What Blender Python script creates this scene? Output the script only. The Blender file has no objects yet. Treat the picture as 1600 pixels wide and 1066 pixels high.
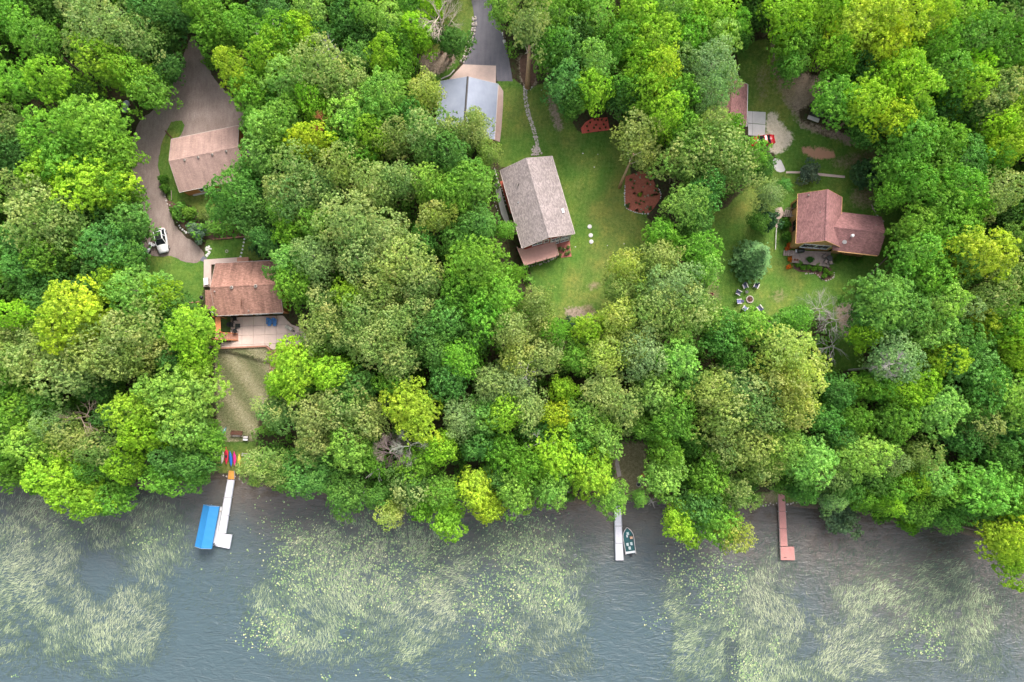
import bpy, bmesh, math, random
import numpy as np
from mathutils import Vector, Matrix, Quaternion
from mathutils.geometry import delaunay_2d_cdt

R = math.radians
rng = np.random.default_rng(7)
random.seed(7)
scene = bpy.context.scene
COL = scene.collection

# ---------------------------------------------------------------- camera
CAM_H = 122.0
FPX = 1067.0                                   # focal length in pixels of a 1600 px wide frame (24 mm lens)
_n = Vector((25.0, -117.0, -FPX)).normalized() # straight down, seen in the camera's own frame
_wz = -_n
_wx = Vector((1, 0, 0)); _wx = (_wx - _wz * _wx.dot(_wz)).normalized()
_wy = _wz.cross(_wx)
CAM_M = Matrix((_wx, _wy, _wz))                # camera frame -> world frame
cam_data = bpy.data.cameras.new('camera')
cam = bpy.data.objects.new('camera', cam_data)
COL.objects.link(cam)
cam_data.sensor_width = 36.0
cam_data.lens = 36.0 * FPX / 1600.0
cam_data.clip_start = 1.0
cam_data.clip_end = 3000.0
cam.matrix_world = Matrix.Translation((0, 0, CAM_H)) @ CAM_M.to_4x4()
scene.camera = cam

# ---------------------------------------------------------------- world, sun, exposure
SUN_EL, SUN_AZ = 50.0, 28.0
world = bpy.data.worlds.new('World'); scene.world = world; world.use_nodes = True
wn = world.node_tree.nodes; wl = world.node_tree.links
for n in list(wn): wn.remove(n)
sky = wn.new('ShaderNodeTexSky'); sky.sky_type = 'NISHITA'; sky.sun_disc = False
sky.sun_elevation = R(SUN_EL); sky.sun_rotation = R(SUN_AZ)
sky.air_density = 1.0; sky.dust_density = 4.0; sky.ozone_density = 1.0
bg = wn.new('ShaderNodeBackground'); bg.inputs['Strength'].default_value = 0.15
wo = wn.new('ShaderNodeOutputWorld')
hs = wn.new('ShaderNodeHueSaturation'); hs.inputs['Saturation'].default_value = 0.45    # thin overcast: the blue is veiled
wl.new(sky.outputs[0], hs.inputs['Color']); wl.new(hs.outputs[0], bg.inputs['Color']); wl.new(bg.outputs[0], wo.inputs['Surface'])
sd = bpy.data.lights.new('sun', 'SUN'); sd.energy = 1.3; sd.angle = R(28); sd.color = (1.0, 0.95, 0.88)
so = bpy.data.objects.new('sun', sd); COL.objects.link(so)
_s = Vector((math.sin(R(SUN_AZ)) * math.cos(R(SUN_EL)), math.cos(R(SUN_AZ)) * math.cos(R(SUN_EL)), math.sin(R(SUN_EL))))
so.rotation_euler = _s.to_track_quat('Z', 'Y').to_euler()
so.location = _s * 200
scene.view_settings.view_transform = 'Standard'
scene.view_settings.look = 'None'
scene.view_settings.gamma = 1.0
scene.view_settings.use_curve_mapping = False
scene.view_settings.exposure = 1.38
scene.render.engine = 'CYCLES'
scene.cycles.max_bounces = 6
scene.cycles.diffuse_bounces = 3
scene.cycles.glossy_bounces = 2
scene.cycles.transmission_bounces = 3
scene.cycles.caustics_reflective = False
scene.cycles.caustics_refractive = False

# ---------------------------------------------------------------- pixel measure -> place
def P(px, py, z=0.0):
    d = CAM_M @ Vector((px - 800.0, -(py - 533.0), -FPX))
    t = (z - CAM_H) / d.z
    return Vector((d.x * t, d.y * t, z))
_Mi = np.array(CAM_M.transposed())
_M = np.array(CAM_M)
def PX(x, y, z):                               # arrays: world -> measured pixel
    q = np.stack([x, y, z - CAM_H], -1) @ _Mi.T
    return 800 + FPX * q[..., 0] / -q[..., 2], 533 - FPX * q[..., 1] / -q[..., 2]
def PA(px, py, z):                             # arrays: pixel -> world at height z
    d = np.stack([px - 800.0, -(py - 533.0), np.full_like(px, -FPX)], -1) @ _M.T
    t = (z - CAM_H) / d[..., 2]
    return d[..., 0] * t, d[..., 1] * t

SHORE_PX = [(-400, 700), (0, 735), (60, 752), (130, 770), (240, 758), (300, 748), (340, 745), (370, 748), (440, 768), (470, 763), (520, 776),
            (600, 782), (700, 785), (800, 783), (860, 780), (920, 788), (960, 782), (1000, 778), (1050, 790), (1150, 790), (1225, 789),
            (1290, 797), (1340, 800), (1400, 817), (1450, 822), (1510, 835), (1560, 850), (1600, 865), (2000, 900)]
_sh = [P(a, b, 0) for a, b in SHORE_PX]
SHX = np.array([p.x for p in _sh]); SHY = np.array([p.y for p in _sh])
_PS = np.array([-60, -25, -8, -2.0, 0, 1.0, 4.0, 18, 22.0, 22.6, 40, 130, 400])
_PZ = np.array([-6, -3, -1.3, -.35, 0, .45, 1.0, 3.6, 4.3, 5.2, 5.9, 8.5, 14])
def gz(x, y):
    x = np.asarray(x, float); y = np.asarray(y, float)
    s = y - np.interp(x, SHX, SHY)
    z = np.interp(s, _PS, _PZ)
    w = np.clip(s / 30.0, 0, 1)
    return z + w * 0.25 * np.sin(x * 0.09 + 1.3) * np.cos(y * 0.11)
def G(px, py, off=0.0):
    z = 5.0
    for _ in range(12):
        p = P(px, py, z)
        z = 0.5 * z + 0.5 * float(gz(p.x, p.y))
    p = P(px, py, z); p.z = float(gz(p.x, p.y)) + off
    return p
def GA(px, py):
    z = np.full_like(px, 5.0)
    for _ in range(12):
        d = np.stack([px - 800.0, -(py - 533.0), np.full_like(px, -FPX)], -1) @ _M.T
        t = (z - CAM_H) / d[..., 2]
        x = d[..., 0] * t; y = d[..., 1] * t
        z = 0.5 * z + 0.5 * gz(x, y)
    return x, y, z

# ---------------------------------------------------------------- materials
def new_mat(name):
    m = bpy.data.materials.new(name); m.use_nodes = True
    nt = m.node_tree
    for n in list(nt.nodes): nt.nodes.remove(n)
    out = nt.nodes.new('ShaderNodeOutputMaterial')
    b = nt.nodes.new('ShaderNodeBsdfPrincipled')
    nt.links.new(b.outputs[0], out.inputs[0])
    return m, nt, b, out
def node(nt, t, **kw):
    n = nt.nodes.new(t)
    for k, v in kw.items():
        if k in n.inputs: n.inputs[k].default_value = v
        else: setattr(n, k, v)
    return n
def noise(nt, vec, scale, detail=4, rough=0.6):
    n = node(nt, 'ShaderNodeTexNoise'); n.inputs['Scale'].default_value = scale
    n.inputs['Detail'].default_value = detail; n.inputs['Roughness'].default_value = rough
    nt.links.new(vec, n.inputs['Vector']); return n.outputs['Fac']
def ramp(nt, fac, stops):
    r = nt.nodes.new('ShaderNodeValToRGB')
    el = r.color_ramp.elements
    while len(el) < len(stops): el.new(0.5)
    for e, (p, c) in zip(el, stops):
        e.position = p; e.color = (c[0], c[1], c[2], 1)
    nt.links.new(fac, r.inputs[0]); return r.outputs[0]
def mixc(nt, fac, a, b, mode='MIX'):
    m = nt.nodes.new('ShaderNodeMix'); m.data_type = 'RGBA'; m.blend_type = mode
    def put(s, v):
        if isinstance(v, (tuple, list)): s.default_value = (v[0], v[1], v[2], 1)
        elif isinstance(v, (int, float)): s.default_value = v
        else: nt.links.new(v, s)
    put(m.inputs[0], fac); put(m.inputs[6], a); put(m.inputs[7], b)
    return m.outputs[2]
def math_(nt, op, a, b=None, c=None):
    m = nt.nodes.new('ShaderNodeMath'); m.operation = op; m.use_clamp = False
    for i, v in enumerate((a, b, c)):
        if v is None: continue
        if isinstance(v, (int, float)): m.inputs[i].default_value = v
        else: nt.links.new(v, m.inputs[i])
    return m.outputs[0]
def mrange(nt, v, a, b, c=0.0, d=1.0):
    m = nt.nodes.new('ShaderNodeMapRange'); nt.links.new(v, m.inputs[0])
    for i, q in zip((1, 2, 3, 4), (a, b, c, d)): m.inputs[i].default_value = q
    return m.outputs[0]
def bump(nt, b, h, strength=0.5, dist=0.05):
    n = nt.nodes.new('ShaderNodeBump'); n.inputs['Strength'].default_value = strength
    n.inputs['Distance'].default_value = dist
    nt.links.new(h, n.inputs['Height']); nt.links.new(n.outputs[0], b.inputs['Normal'])
def pos(nt): return nt.nodes.new('ShaderNodeNewGeometry').outputs['Position']
def objc(nt): return nt.nodes.new('ShaderNodeTexCoord').outputs['Object']

MATS = {}
def weathered(name, c, var=0.18, scale=1.5, rough=0.8, fine=12.0, coord='pos', metallic=0.0, spec=0.3, bstr=0.3):
    if name in MATS: return MATS[name]
    m, nt, b, out = new_mat(name)
    v = pos(nt) if coord == 'pos' else objc(nt)
    f = noise(nt, v, scale, 5, 0.65)
    g = noise(nt, v, fine, 3, 0.7)
    k = math_(nt, 'ADD', math_(nt, 'MULTIPLY', f, 0.6), math_(nt, 'MULTIPLY', g, 0.4))
    lo = tuple(x * (1 - var * 1.6) for x in c); hi = tuple(min(1, x * (1 + var * 1.6)) for x in c)
    nt.links.new(ramp(nt, k, [(0.3, lo), (0.7, hi)]), b.inputs['Base Color'])
    b.inputs['Roughness'].default_value = rough; b.inputs['Metallic'].default_value = metallic
    b.inputs['Specular IOR Level'].default_value = spec
    if bstr: bump(nt, b, g, bstr, 0.02)
    MATS[name] = m; return m
def glossy(name, c, rough=0.25, metallic=0.0, coat=0.0):
    if name in MATS: return MATS[name]
    m, nt, b, out = new_mat(name)
    f = noise(nt, objc(nt), 3.0, 3, 0.6)
    nt.links.new(ramp(nt, f, [(0.3, tuple(x * .93 for x in c)), (0.7, c)]), b.inputs['Base Color'])
    b.inputs['Roughness'].default_value = rough; b.inputs['Metallic'].default_value = metallic
    b.inputs['Coat Weight'].default_value = coat
    MATS[name] = m; return m
def shingles(name, c, var=0.25, streak=0.15):
    if name in MATS: return MATS[name]
    m, nt, b, out = new_mat(name)
    v = objc(nt)
    br = node(nt, 'ShaderNodeTexBrick'); nt.links.new(v, br.inputs['Vector'])
    br.inputs['Scale'].default_value = 1.0
    br.inputs['Brick Width'].default_value = 0.33; br.inputs['Row Height'].default_value = 0.15
    br.inputs['Mortar Size'].default_value = 0.012; br.offset = 0.37
    br.inputs['Color1'].default_value = tuple(x * (1 - var) for x in c) + (1,)
    br.inputs['Color2'].default_value = tuple(min(1, x * (1 + var)) for x in c) + (1,)
    br.inputs['Mortar'].default_value = tuple(x * 0.6 for x in c) + (1,)
    g = noise(nt, v, 10.0, 4, 0.8)
    big = noise(nt, v, 0.45, 4, 0.6)
    mp = nt.nodes.new('ShaderNodeMapping'); mp.inputs['Scale'].default_value = (1.3, 0.12, 1)
    nt.links.new(v, mp.inputs[0]); st = noise(nt, mp.outputs[0], 1.0, 4, 0.65)
    k = math_(nt, 'ADD', math_(nt, 'MULTIPLY', g, 0.5), math_(nt, 'MULTIPLY', big, 0.5))
    col = mixc(nt, 1.0, br.outputs['Color'], ramp(nt, k, [(0.25, (0.62, 0.62, 0.64)), (0.75, (1.3, 1.28, 1.25))]), 'MULTIPLY')
    col = mixc(nt, 1.0, col, ramp(nt, st, [(0.3, (1 - streak * 2,) * 3), (0.62, (1.06,) * 3)]), 'MULTIPLY')
    nt.links.new(col, b.inputs['Base Color'])
    b.inputs['Roughness'].default_value = 0.9; b.inputs['Specular IOR Level'].default_value = 0.2
    bump(nt, b, math_(nt, 'ADD', br.outputs['Fac'], g), 0.5, 0.02)
    MATS[name] = m; return m

def leaf_mat(name, tip, tipfac, lo=0.55, hi=1.35, trans=0.35):
    m, nt, b, out = new_mat(name)
    oi = nt.nodes.new('ShaderNodeObjectInfo')
    at = nt.nodes.new('ShaderNodeAttribute'); at.attribute_name = 'leaf'
    sp = nt.nodes.new('ShaderNodeSeparateColor'); nt.links.new(at.outputs['Color'], sp.inputs[0])
    k = math_(nt, 'ADD', math_(nt, 'MULTIPLY', sp.outputs[0], 0.45), math_(nt, 'MULTIPLY', sp.outputs[1], 0.55))
    shade = ramp(nt, k, [(0.1, (lo, lo, lo)), (0.9, (hi, hi * 0.97, hi * 0.9))])
    col = mixc(nt, 1.0, oi.outputs['Color'], shade, 'MULTIPLY')
    tf = math_(nt, 'MULTIPLY', mrange(nt, math_(nt, 'ADD', sp.outputs[2], math_(nt, 'MULTIPLY', sp.outputs[1], 0.5)), 0.55, 1.25), tipfac)
    col = mixc(nt, tf, col, mixc(nt, 1.0, oi.outputs['Color'], tip, 'MULTIPLY') if tip[0] > 1 else tip)
    # large scale drift of hue so that no two crowns are the same
    f2 = noise(nt, pos(nt), 0.55, 3, 0.7)
    col = mixc(nt, 1.0, col, ramp(nt, f2, [(0.3, (0.80, 0.91, 0.86)), (0.7, (1.20, 1.07, 0.95))]), 'MULTIPLY')
    f = noise(nt, pos(nt), 0.16, 3, 0.6)
    col = mixc(nt, 1.0, col, ramp(nt, f, [(0.3, (0.84, 0.93, 0.88)), (0.7, (1.14, 1.05, 0.95))]), 'MULTIPLY')
    nt.links.new(col, b.inputs['Base Color'])
    b.inputs['Roughness'].default_value = 0.65; b.inputs['Specular IOR Level'].default_value = 0.25
    tr = nt.nodes.new('ShaderNodeBsdfTranslucent'); nt.links.new(mixc(nt, 1.0, col, (1.1, 1.15, 0.6), 'MULTIPLY'), tr.inputs[0])
    mx = nt.nodes.new('ShaderNodeMixShader'); mx.inputs[0].default_value = trans
    nt.links.new(b.outputs[0], mx.inputs[1]); nt.links.new(tr.outputs[0], mx.inputs[2])
    nt.links.new(mx.outputs[0], out.inputs[0])
    return m
M_MAPLE = leaf_mat('maple_leaves', (1.35, 1.22, 1.05), 0.8)
M_OAK = leaf_mat('oak_leaves', (0.58, 0.62, 0.28), 0.65, 0.5, 1.3)
M_CONIFER = leaf_mat('conifer_needles', (1.35, 1.35, 1.1), 0.6, 0.5, 1.4, 0.15)
M_BARK = weathered('bark', (0.22, 0.17, 0.13), 0.3, 2.0, 0.9, 9)
M_PALEBARK = weathered('pale_bark', (0.46, 0.38, 0.31), 0.2, 2.0, 0.9, 9)
M_DEAD = weathered('dead_wood', (0.40, 0.355, 0.34), 0.2, 2.0, 0.9, 9)

# ---------------------------------------------------------------- object helpers
def tag(o, label=None, cat=None, group=None, kind=None):
    if label: o['label'] = label
    if cat: o['category'] = cat
    if group: o['group'] = group
    if kind: o['kind'] = kind
    return o
def thing(name, label, cat, loc=(0, 0, 0), rz=0.0, group=None):
    o = bpy.data.objects.new(name, None); COL.objects.link(o)
    o.empty_display_size = 0.5
    o.location = loc; o.rotation_euler = (0, 0, rz)
    return tag(o, label, cat, group)
def link(name, me, parent=None, loc=None, rot=None, scale=None):
    o = bpy.data.objects.new(name, me); COL.objects.link(o)
    if parent is not None: o.parent = parent
    if loc is not None: o.location = loc
    if rot is not None: o.rotation_euler = rot
    if scale is not None: o.scale = scale
    return o
class MB:
    def __init__(s): s.v = []; s.f = []; s.sm = False
    def add(s, vs, fs):
        n = len(s.v); s.v += [tuple(v) for v in vs]; s.f += [tuple(i + n for i in f) for f in fs]; return s
    def box(s, x0, x1, y0, y1, z0, z1, rz=0.0, c=None):
        vs = [(x, y, z) for z in (z0, z1) for x, y in ((x0, y0), (x1, y0), (x1, y1), (x0, y1))]
        if rz:
            cx, cy = c if c else ((x0 + x1) / 2, (y0 + y1) / 2); a, b = math.cos(rz), math.sin(rz)
            vs = [(cx + (x - cx) * a - (y - cy) * b, cy + (x - cx) * b + (y - cy) * a, z) for x, y, z in vs]
        return s.add(vs, [(3, 2, 1, 0), (4, 5, 6, 7), (0, 1, 5, 4), (1, 2, 6, 5), (2, 3, 7, 6), (3, 0, 4, 7)])
    def prism(s, pts, z0, z1):
        a = sum(pts[i][0] * pts[(i + 1) % len(pts)][1] - pts[(i + 1) % len(pts)][0] * pts[i][1] for i in range(len(pts)))
        if a < 0: pts = pts[::-1]
        n = len(pts)
        vs = [(p[0], p[1], z0) for p in pts] + [(p[0], p[1], z1) for p in pts]
        fs = [tuple(range(n))[::-1], tuple(range(n, 2 * n))] + [(i, (i + 1) % n, n + (i + 1) % n, n + i) for i in range(n)]
        return s.add(vs, fs)
    def tube(s, pts, r, n=6, cap=True):
        pts = [Vector(p) for p in pts]; k = len(pts)
        rs = r if isinstance(r, (list, tuple)) else [r] * k
        vs = []
        for i, p in enumerate(pts):
            t = (pts[min(i + 1, k - 1)] - pts[max(i - 1, 0)]).normalized()
            a = t.orthogonal().normalized() if abs(t.z) < .99 else Vector((1, 0, 0))
            if abs(t.z) < .99:
                a = t.cross(Vector((0, 0, 1))).normalized()
            b = t.cross(a)
            for j in range(n):
                q = 2 * math.pi * j / n
                vs.append(p + (a * math.cos(q) + b * math.sin(q)) * rs[i])
        fs = []
        for i in range(k - 1):
            for j in range(n):
                fs.append((i * n + j, i * n + (j + 1) % n, (i + 1) * n + (j + 1) % n, (i + 1) * n + j))
        if cap: fs += [tuple(range(n))[::-1], tuple(range((k - 1) * n, k * n))]
        return s.add(vs, fs)
    def cyl(s, x, y, z0, z1, r, n=12, r2=None):
        return s.tube([(x, y, z0), (x, y, z1)], [r, r if r2 is None else r2], n)
    def loft(s, secs, closed=True, cap=True):
        n = len(secs[0]); k = len(secs)
        vs = [v for sec in secs for v in sec]; fs = []
        for i in range(k - 1):
            for j in range(n if closed else n - 1):
                fs.append((i * n + j, i * n + (j + 1) % n, (i + 1) * n + (j + 1) % n, (i + 1) * n + j))
        if cap: fs += [tuple(range(n))[::-1], tuple(range((k - 1) * n, k * n))]
        return s.add(vs, fs)
    def build(s, name, mat, parent=None, loc=None, rot=None, bevel=0.0, smooth=False, mesh_only=False):
        me = bpy.data.meshes.new(name); me.from_pydata(s.v, [], s.f)
        if bevel or True:
            bm = bmesh.new(); bm.from_mesh(me)
            bmesh.ops.recalc_face_normals(bm, faces=bm.faces)
            if bevel: bmesh.ops.bevel(bm, geom=[e for e in bm.edges], offset=bevel, segments=1, affect='EDGES', clamp_overlap=True)
            bm.to_mesh(me); bm.free()
        if smooth:
            for p in me.polygons: p.use_smooth = True
        me.materials.append(mat); me.update()
        if mesh_only: return me
        return link(name, me, parent, loc, rot)
def np_mesh(name, v, f, mat, attr=None, attr_name='leaf'):
    """v (N,3), f (M,k) constant k; attr (M,4) per face -> corner colour."""
    me = bpy.data.meshes.new(name)
    k = f.shape[1]
    me.vertices.add(len(v)); me.vertices.foreach_set('co', v.astype(np.float32).ravel())
    me.loops.add(f.size); me.loops.foreach_set('vertex_index', f.astype(np.int32).ravel())
    me.polygons.add(len(f)); me.polygons.foreach_set('loop_start', np.arange(0, f.size, k, dtype=np.int32))
    me.polygons.foreach_set('loop_total', np.full(len(f), k, np.int32))
    me.update(calc_edges=True)
    if attr is not None:
        a = me.color_attributes.new(attr_name, 'FLOAT_COLOR', 'CORNER')
        a.data.foreach_set('color', np.repeat(attr, k, axis=0).astype(np.float32).ravel())
    me.materials.append(mat); me.validate(); me.update()
    return me

# ---------------------------------------------------------------- masks drawn from the measured outlines
MH, MW = 1066 // 2 + 120, 1600 // 2 + 120      # half resolution with a 60 cell margin
def raster(polys, blur=2):
    yy, xx = np.mgrid[0:MH, 0:MW]
    X = (xx - 60) * 2.0; Y = (yy - 60) * 2.0
    m = np.zeros((MH, MW), bool)
    for p in polys:
        ins = np.zeros_like(m); n = len(p)
        for i in range(n):
            x1, y1 = p[i]; x2, y2 = p[(i + 1) % n]
            if y1 == y2: continue
            c = ((y1 > Y) != (y2 > Y)) & (X < (x2 - x1) * (Y - y1) / (y2 - y1) + x1)
            ins ^= c
        m |= ins
    m = m.astype(float)
    for _ in range(blur):
        for ax in (0, 1):
            m = (np.roll(m, 1, ax) + m + np.roll(m, -1, ax) + np.roll(m, 2, ax) + np.roll(m, -2, ax)) / 5
    return m
def samp(m, px, py):
    i = np.clip(np.round(py / 2 + 60).astype(int), 0, MH - 1); j = np.clip(np.round(px / 2 + 60).astype(int), 0, MW - 1)
    return m[i, j]

DRIVE = [(303, 60), (316, 80), (330, 118), (352, 142), (374, 165), (384, 190), (380, 206), (300, 222), (270, 224), (286, 208), (290, 194), (280, 187), (266, 191),
         (259, 210), (250, 230), (247, 262), (250, 280), (258, 300), (263, 322), (270, 345), (280, 362), (300, 377), (316, 389), (322, 402), (306, 412), (284, 409), (270, 399),
         (250, 402), (226, 398), (218, 370), (208, 330), (204, 290), (207, 240), (210, 205), (220, 186), (240, 172), (258, 150), (276, 118), (290, 80), (296, 60)]
LAWNS = [[(235, 398), (268, 396), (290, 410), (322, 403), (316, 476), (262, 478), (215, 450), (222, 420)],
         [(286, 180), (292, 194), (288, 212), (270, 222), (270, 250), (275, 290), (300, 305), (330, 300), (340, 330), (330, 350), (300, 320), (268, 318), (250, 280), (246, 240), (254, 205), (266, 188)],
         [(320, 376), (400, 372), (420, 400), (390, 412), (322, 404)],
         [(778, 126), (800, 122), (822, 140), (850, 130), (880, 170), (905, 208), (960, 205), (985, 200), (985, 270), (1010, 340), (1060, 380), (1050, 430), (980, 480), (930, 500), (880, 500), (835, 480), (830, 430), (820, 400), (890, 360), (865, 250), (780, 262), (770, 200)],
         [(1100, 320), (1130, 330), (1160, 300), (1215, 245), (1165, 180), (1150, 70), (1200, 60), (1225, 130), (1250, 190), (1290, 215), (1390, 215), (1400, 250), (1360, 300), (1410, 320), (1410, 420), (1340, 480), (1230, 500), (1110, 500), (1090, 430), (1085, 370)],
         [(700, 0), (742, 0), (740, 60), (722, 96), (704, 120), (690, 130), (665, 120), (655, 95), (680, 60)],
         [(340, 680), (400, 680), (405, 740), (340, 740)], [(1180, 770), (1260, 765), (1260, 785), (1180, 788)],
         [(1300, 460), (1350, 460), (1350, 580), (1300, 580)], [(1385, 735), (1480, 725), (1500, 760), (1450, 790), (1395, 775)]]
DRY = [[(336, 540), (430, 540), (432, 600), (405, 650), (400, 690), (342, 690)], [(950, 690), (1010, 690), (1015, 775), (960, 775)],
       [(1185, 770), (1215, 765), (1215, 786), (1185, 788)], [(915, 448), (930, 438), (945, 445), (925, 455)], [(905, 478), (922, 472), (935, 490), (922, 504)]]
STRAW = [[(1225, 60), (1250, 120), (1238, 175), (1215, 150), (1200, 100)], [(1290, 248), (1385, 225), (1390, 262), (1330, 268), (1300, 262)], [(1340, 285), (1380, 290), (1375, 320), (1345, 330), (1320, 315)],
         [(1104, 400), (1120, 400), (1128, 480), (1105, 480)], [(1205, 455), (1232, 445), (1228, 470), (1200, 478)], [(1180, 100), (1195, 100), (1200, 160), (1185, 170)]]
DIRT = [[(805, 85), (838, 85), (840, 140), (815, 138)], [(850, 145), (862, 145), (885, 205), (868, 207)], [(1205, 50), (1225, 55), (1240, 110), (1290, 120), (1330, 140), (1300, 150), (1262, 165), (1240, 185), (1225, 160), (1212, 120), (1204, 90)],
        [(1236, 180), (1262, 190), (1300, 200), (1345, 215), (1335, 232), (1295, 215), (1250, 202)], [(1262, 231), (1290, 236), (1304, 240), (1300, 247), (1270, 246), (1248, 232)],
        [(1300, 475), (1345, 470), (1345, 520), (1320, 540)], [(880, 480), (925, 480), (935, 510), (890, 515)], [(295, 330), (345, 345), (390, 368), (340, 374), (310, 360)],
        [(338, 542), (352, 545), (350, 700), (340, 700)], [(650, 90), (720, 70), (716, 96), (680, 125), (660, 120)]]
SAND = [[(1197, 176), (1212, 175), (1222, 195), (1242, 212), (1236, 228), (1214, 242), (1200, 234), (1196, 212)]]
PATCH = [[(1248, 226), (1264, 230), (1290, 232), (1308, 238), (1304, 249), (1270, 249), (1256, 240)]]
OPEN = LAWNS + DRY + [DRIVE] + SAND + DIRT[:4] + [[(734, 0), (770, 0), (800, 125), (776, 220), (680, 215), (700, 120)], [(780, 240), (900, 240), (900, 415), (780, 415)],
        [(268, 195), (380, 190), (390, 285), (280, 305)], [(312, 400), (442, 400), (490, 540), (340, 545)], [(1120, 130), (1200, 130), (1200, 240), (1120, 200)],
        [(1210, 290), (1385, 290), (1385, 410), (1235, 425), (1205, 400)],
        [(898, 178), (962, 176), (966, 214), (898, 214)], [(185, 150), (216, 150), (216, 190), (185, 190)], [(968, 260), (1042, 260), (1042, 340), (968, 340)], [(955, 700), (1012, 700), (1014, 770), (955, 770)], [(1252, 155), (1285, 155), (1285, 200), (1252, 200)]]
mk_lawn, mk_dry, mk_dirt, mk_sand = raster(LAWNS, 1), np.maximum(raster(DRY, 2), .78 * raster(STRAW, 7)), raster(DIRT, 3), raster(SAND, 3)
mk_patch = raster(PATCH, 1)
mk_open = raster(OPEN, 1)
# ================================================================ GROUND AND LAKE
def axis(lo, hi, step, far):
    a = np.arange(lo, hi + step / 2, step)
    b = hi + np.cumsum(np.geomspace(step * 2, far / 4, 14)); c = lo - np.cumsum(np.geomspace(step * 2, far / 4, 14))
    return np.concatenate([c[::-1], a, b])
gx = axis(-104, 104, 0.5, 260); gy = axis(-60, 84, 0.5, 260)
XX, YY = np.meshgrid(gx, gy); ZZ = gz(XX, YY)
pxg, pyg = PX(XX, YY, ZZ)
at = np.stack([samp(mk_lawn, pxg, pyg), samp(mk_dry, pxg, pyg), samp(mk_dirt, pxg, pyg), np.ones_like(pxg)], -1)
at2 = np.stack([samp(mk_sand, pxg, pyg), samp(mk_patch, pxg, pyg), np.clip((YY - np.interp(XX, SHX, SHY)) / 10 + 0.5, 0, 1), np.ones_like(pxg)], -1)
nx, ny = len(gx), len(gy)
idx = np.arange(nx * ny).reshape(ny, nx)
F = np.stack([idx[:-1, :-1], idx[:-1, 1:], idx[1:, 1:], idx[1:, :-1]], -1).reshape(-1, 4)
micro = 0.03 * np.sin(XX * 2.1 + 1.7 * np.sin(YY * 1.3)) * np.cos(YY * 2.7)
V = np.stack([XX, YY, ZZ], -1).reshape(-1, 3)

gm, nt, b, out = new_mat('ground_cover')
p = pos(nt)
A = nt.nodes.new('ShaderNodeAttribute'); A.attribute_name = 'cover'
sp = nt.nodes.new('ShaderNodeSeparateColor'); nt.links.new(A.outputs['Color'], sp.inputs[0])
B_ = nt.nodes.new('ShaderNodeAttribute'); B_.attribute_name = 'cover_b'
sp2 = nt.nodes.new('ShaderNodeSeparateColor'); nt.links.new(B_.outputs['Color'], sp2.inputs[0])
n1 = noise(nt, p, 0.35, 6, 0.7); n2 = noise(nt, p, 2.2, 5, 0.7); n3 = noise(nt, p, 9.0, 3, 0.7); n4 = noise(nt, p, 0.09, 4, 0.6)
floor_c = ramp(nt, n2, [(0.3, (0.035, 0.028, 0.016)), (0.5, (0.08, 0.062, 0.036)), (0.62, (0.05, 0.09, 0.025)), (0.75, (0.14, 0.11, 0.07))])
blend = math_(nt, 'ADD', math_(nt, 'MULTIPLY', n3, 0.55), math_(nt, 'MULTIPLY', n2, 0.45))
grass = ramp(nt, blend, [(0.3, (0.048, 0.118, 0.016)), (0.48, (0.088, 0.185, 0.030)), (0.62, (0.138, 0.24, 0.048)), (0.76, (0.25, 0.33, 0.10))])
# mowing bands and yellowed drifts in the lawn
mp = nt.nodes.new('ShaderNodeMapping'); mp.inputs['Rotation'].default_value = (0, 0, R(8)); nt.links.new(p, mp.inputs[0])
wv = nt.nodes.new('ShaderNodeTexWave'); wv.inputs['Scale'].default_value = 0.42; wv.inputs['Distortion'].default_value = 2.5; wv.inputs['Detail'].default_value = 3
nt.links.new(mp.outputs[0], wv.inputs[0])
grass = mixc(nt, 1.0, grass, ramp(nt, wv.outputs['Fac'], [(0.0, (0.96, 0.97, 0.96)), (1.0, (1.05, 1.04, 1.03))]), 'MULTIPLY')
yel = mrange(nt, n1, 0.46, 0.70, 0, 0.75)
grass = mixc(nt, yel, grass, mixc(nt, 1.0, grass, (1.75, 1.3, 1.3), 'MULTIPLY'))
grass = mixc(nt, mrange(nt, n4, 0.46, 0.62, 0, 0.7), grass, mixc(nt, 1.0, grass, (2.0, 1.15, 1.7), 'MULTIPLY'))
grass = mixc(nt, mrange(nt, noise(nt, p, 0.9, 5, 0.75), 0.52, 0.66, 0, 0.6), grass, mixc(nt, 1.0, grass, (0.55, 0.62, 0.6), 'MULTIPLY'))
dryc = ramp(nt, blend, [(0.3, (0.10, 0.11, 0.04)), (0.45, (0.19, 0.16, 0.08)), (0.6, (0.34, 0.28, 0.17)), (0.78, (0.15, 0.18, 0.06))])
dirtc = ramp(nt, blend, [(0.3, (0.16, 0.125, 0.09)), (0.5, (0.33, 0.25, 0.19)), (0.7, (0.54, 0.43, 0.35))])
sandc = ramp(nt, blend, [(0.3, (0.30, 0.23, 0.15)), (0.42, (0.55, 0.45, 0.33)), (0.6, (0.78, 0.67, 0.54))])
def thr(ch, wob=0.5, lo=0.42, hi=0.6):
    return mrange(nt, math_(nt, 'ADD', ch, math_(nt, 'MULTIPLY', math_(nt, 'SUBTRACT', n2, 0.5), wob)), lo, hi)
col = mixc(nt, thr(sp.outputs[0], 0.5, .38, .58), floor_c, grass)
col = mixc(nt, thr(sp.outputs[2], 1.5, .45, .85), col, dirtc)
col = mixc(nt, thr(sp.outputs[1], 1.2, .35, .85), col, dryc)
col = mixc(nt, thr(sp2.outputs[0], 1.6, .35, .75), col, sandc)
col = mixc(nt, thr(sp2.outputs[1], 1.6, .4, .8), col, (0.58, 0.31, 0.20))
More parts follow.
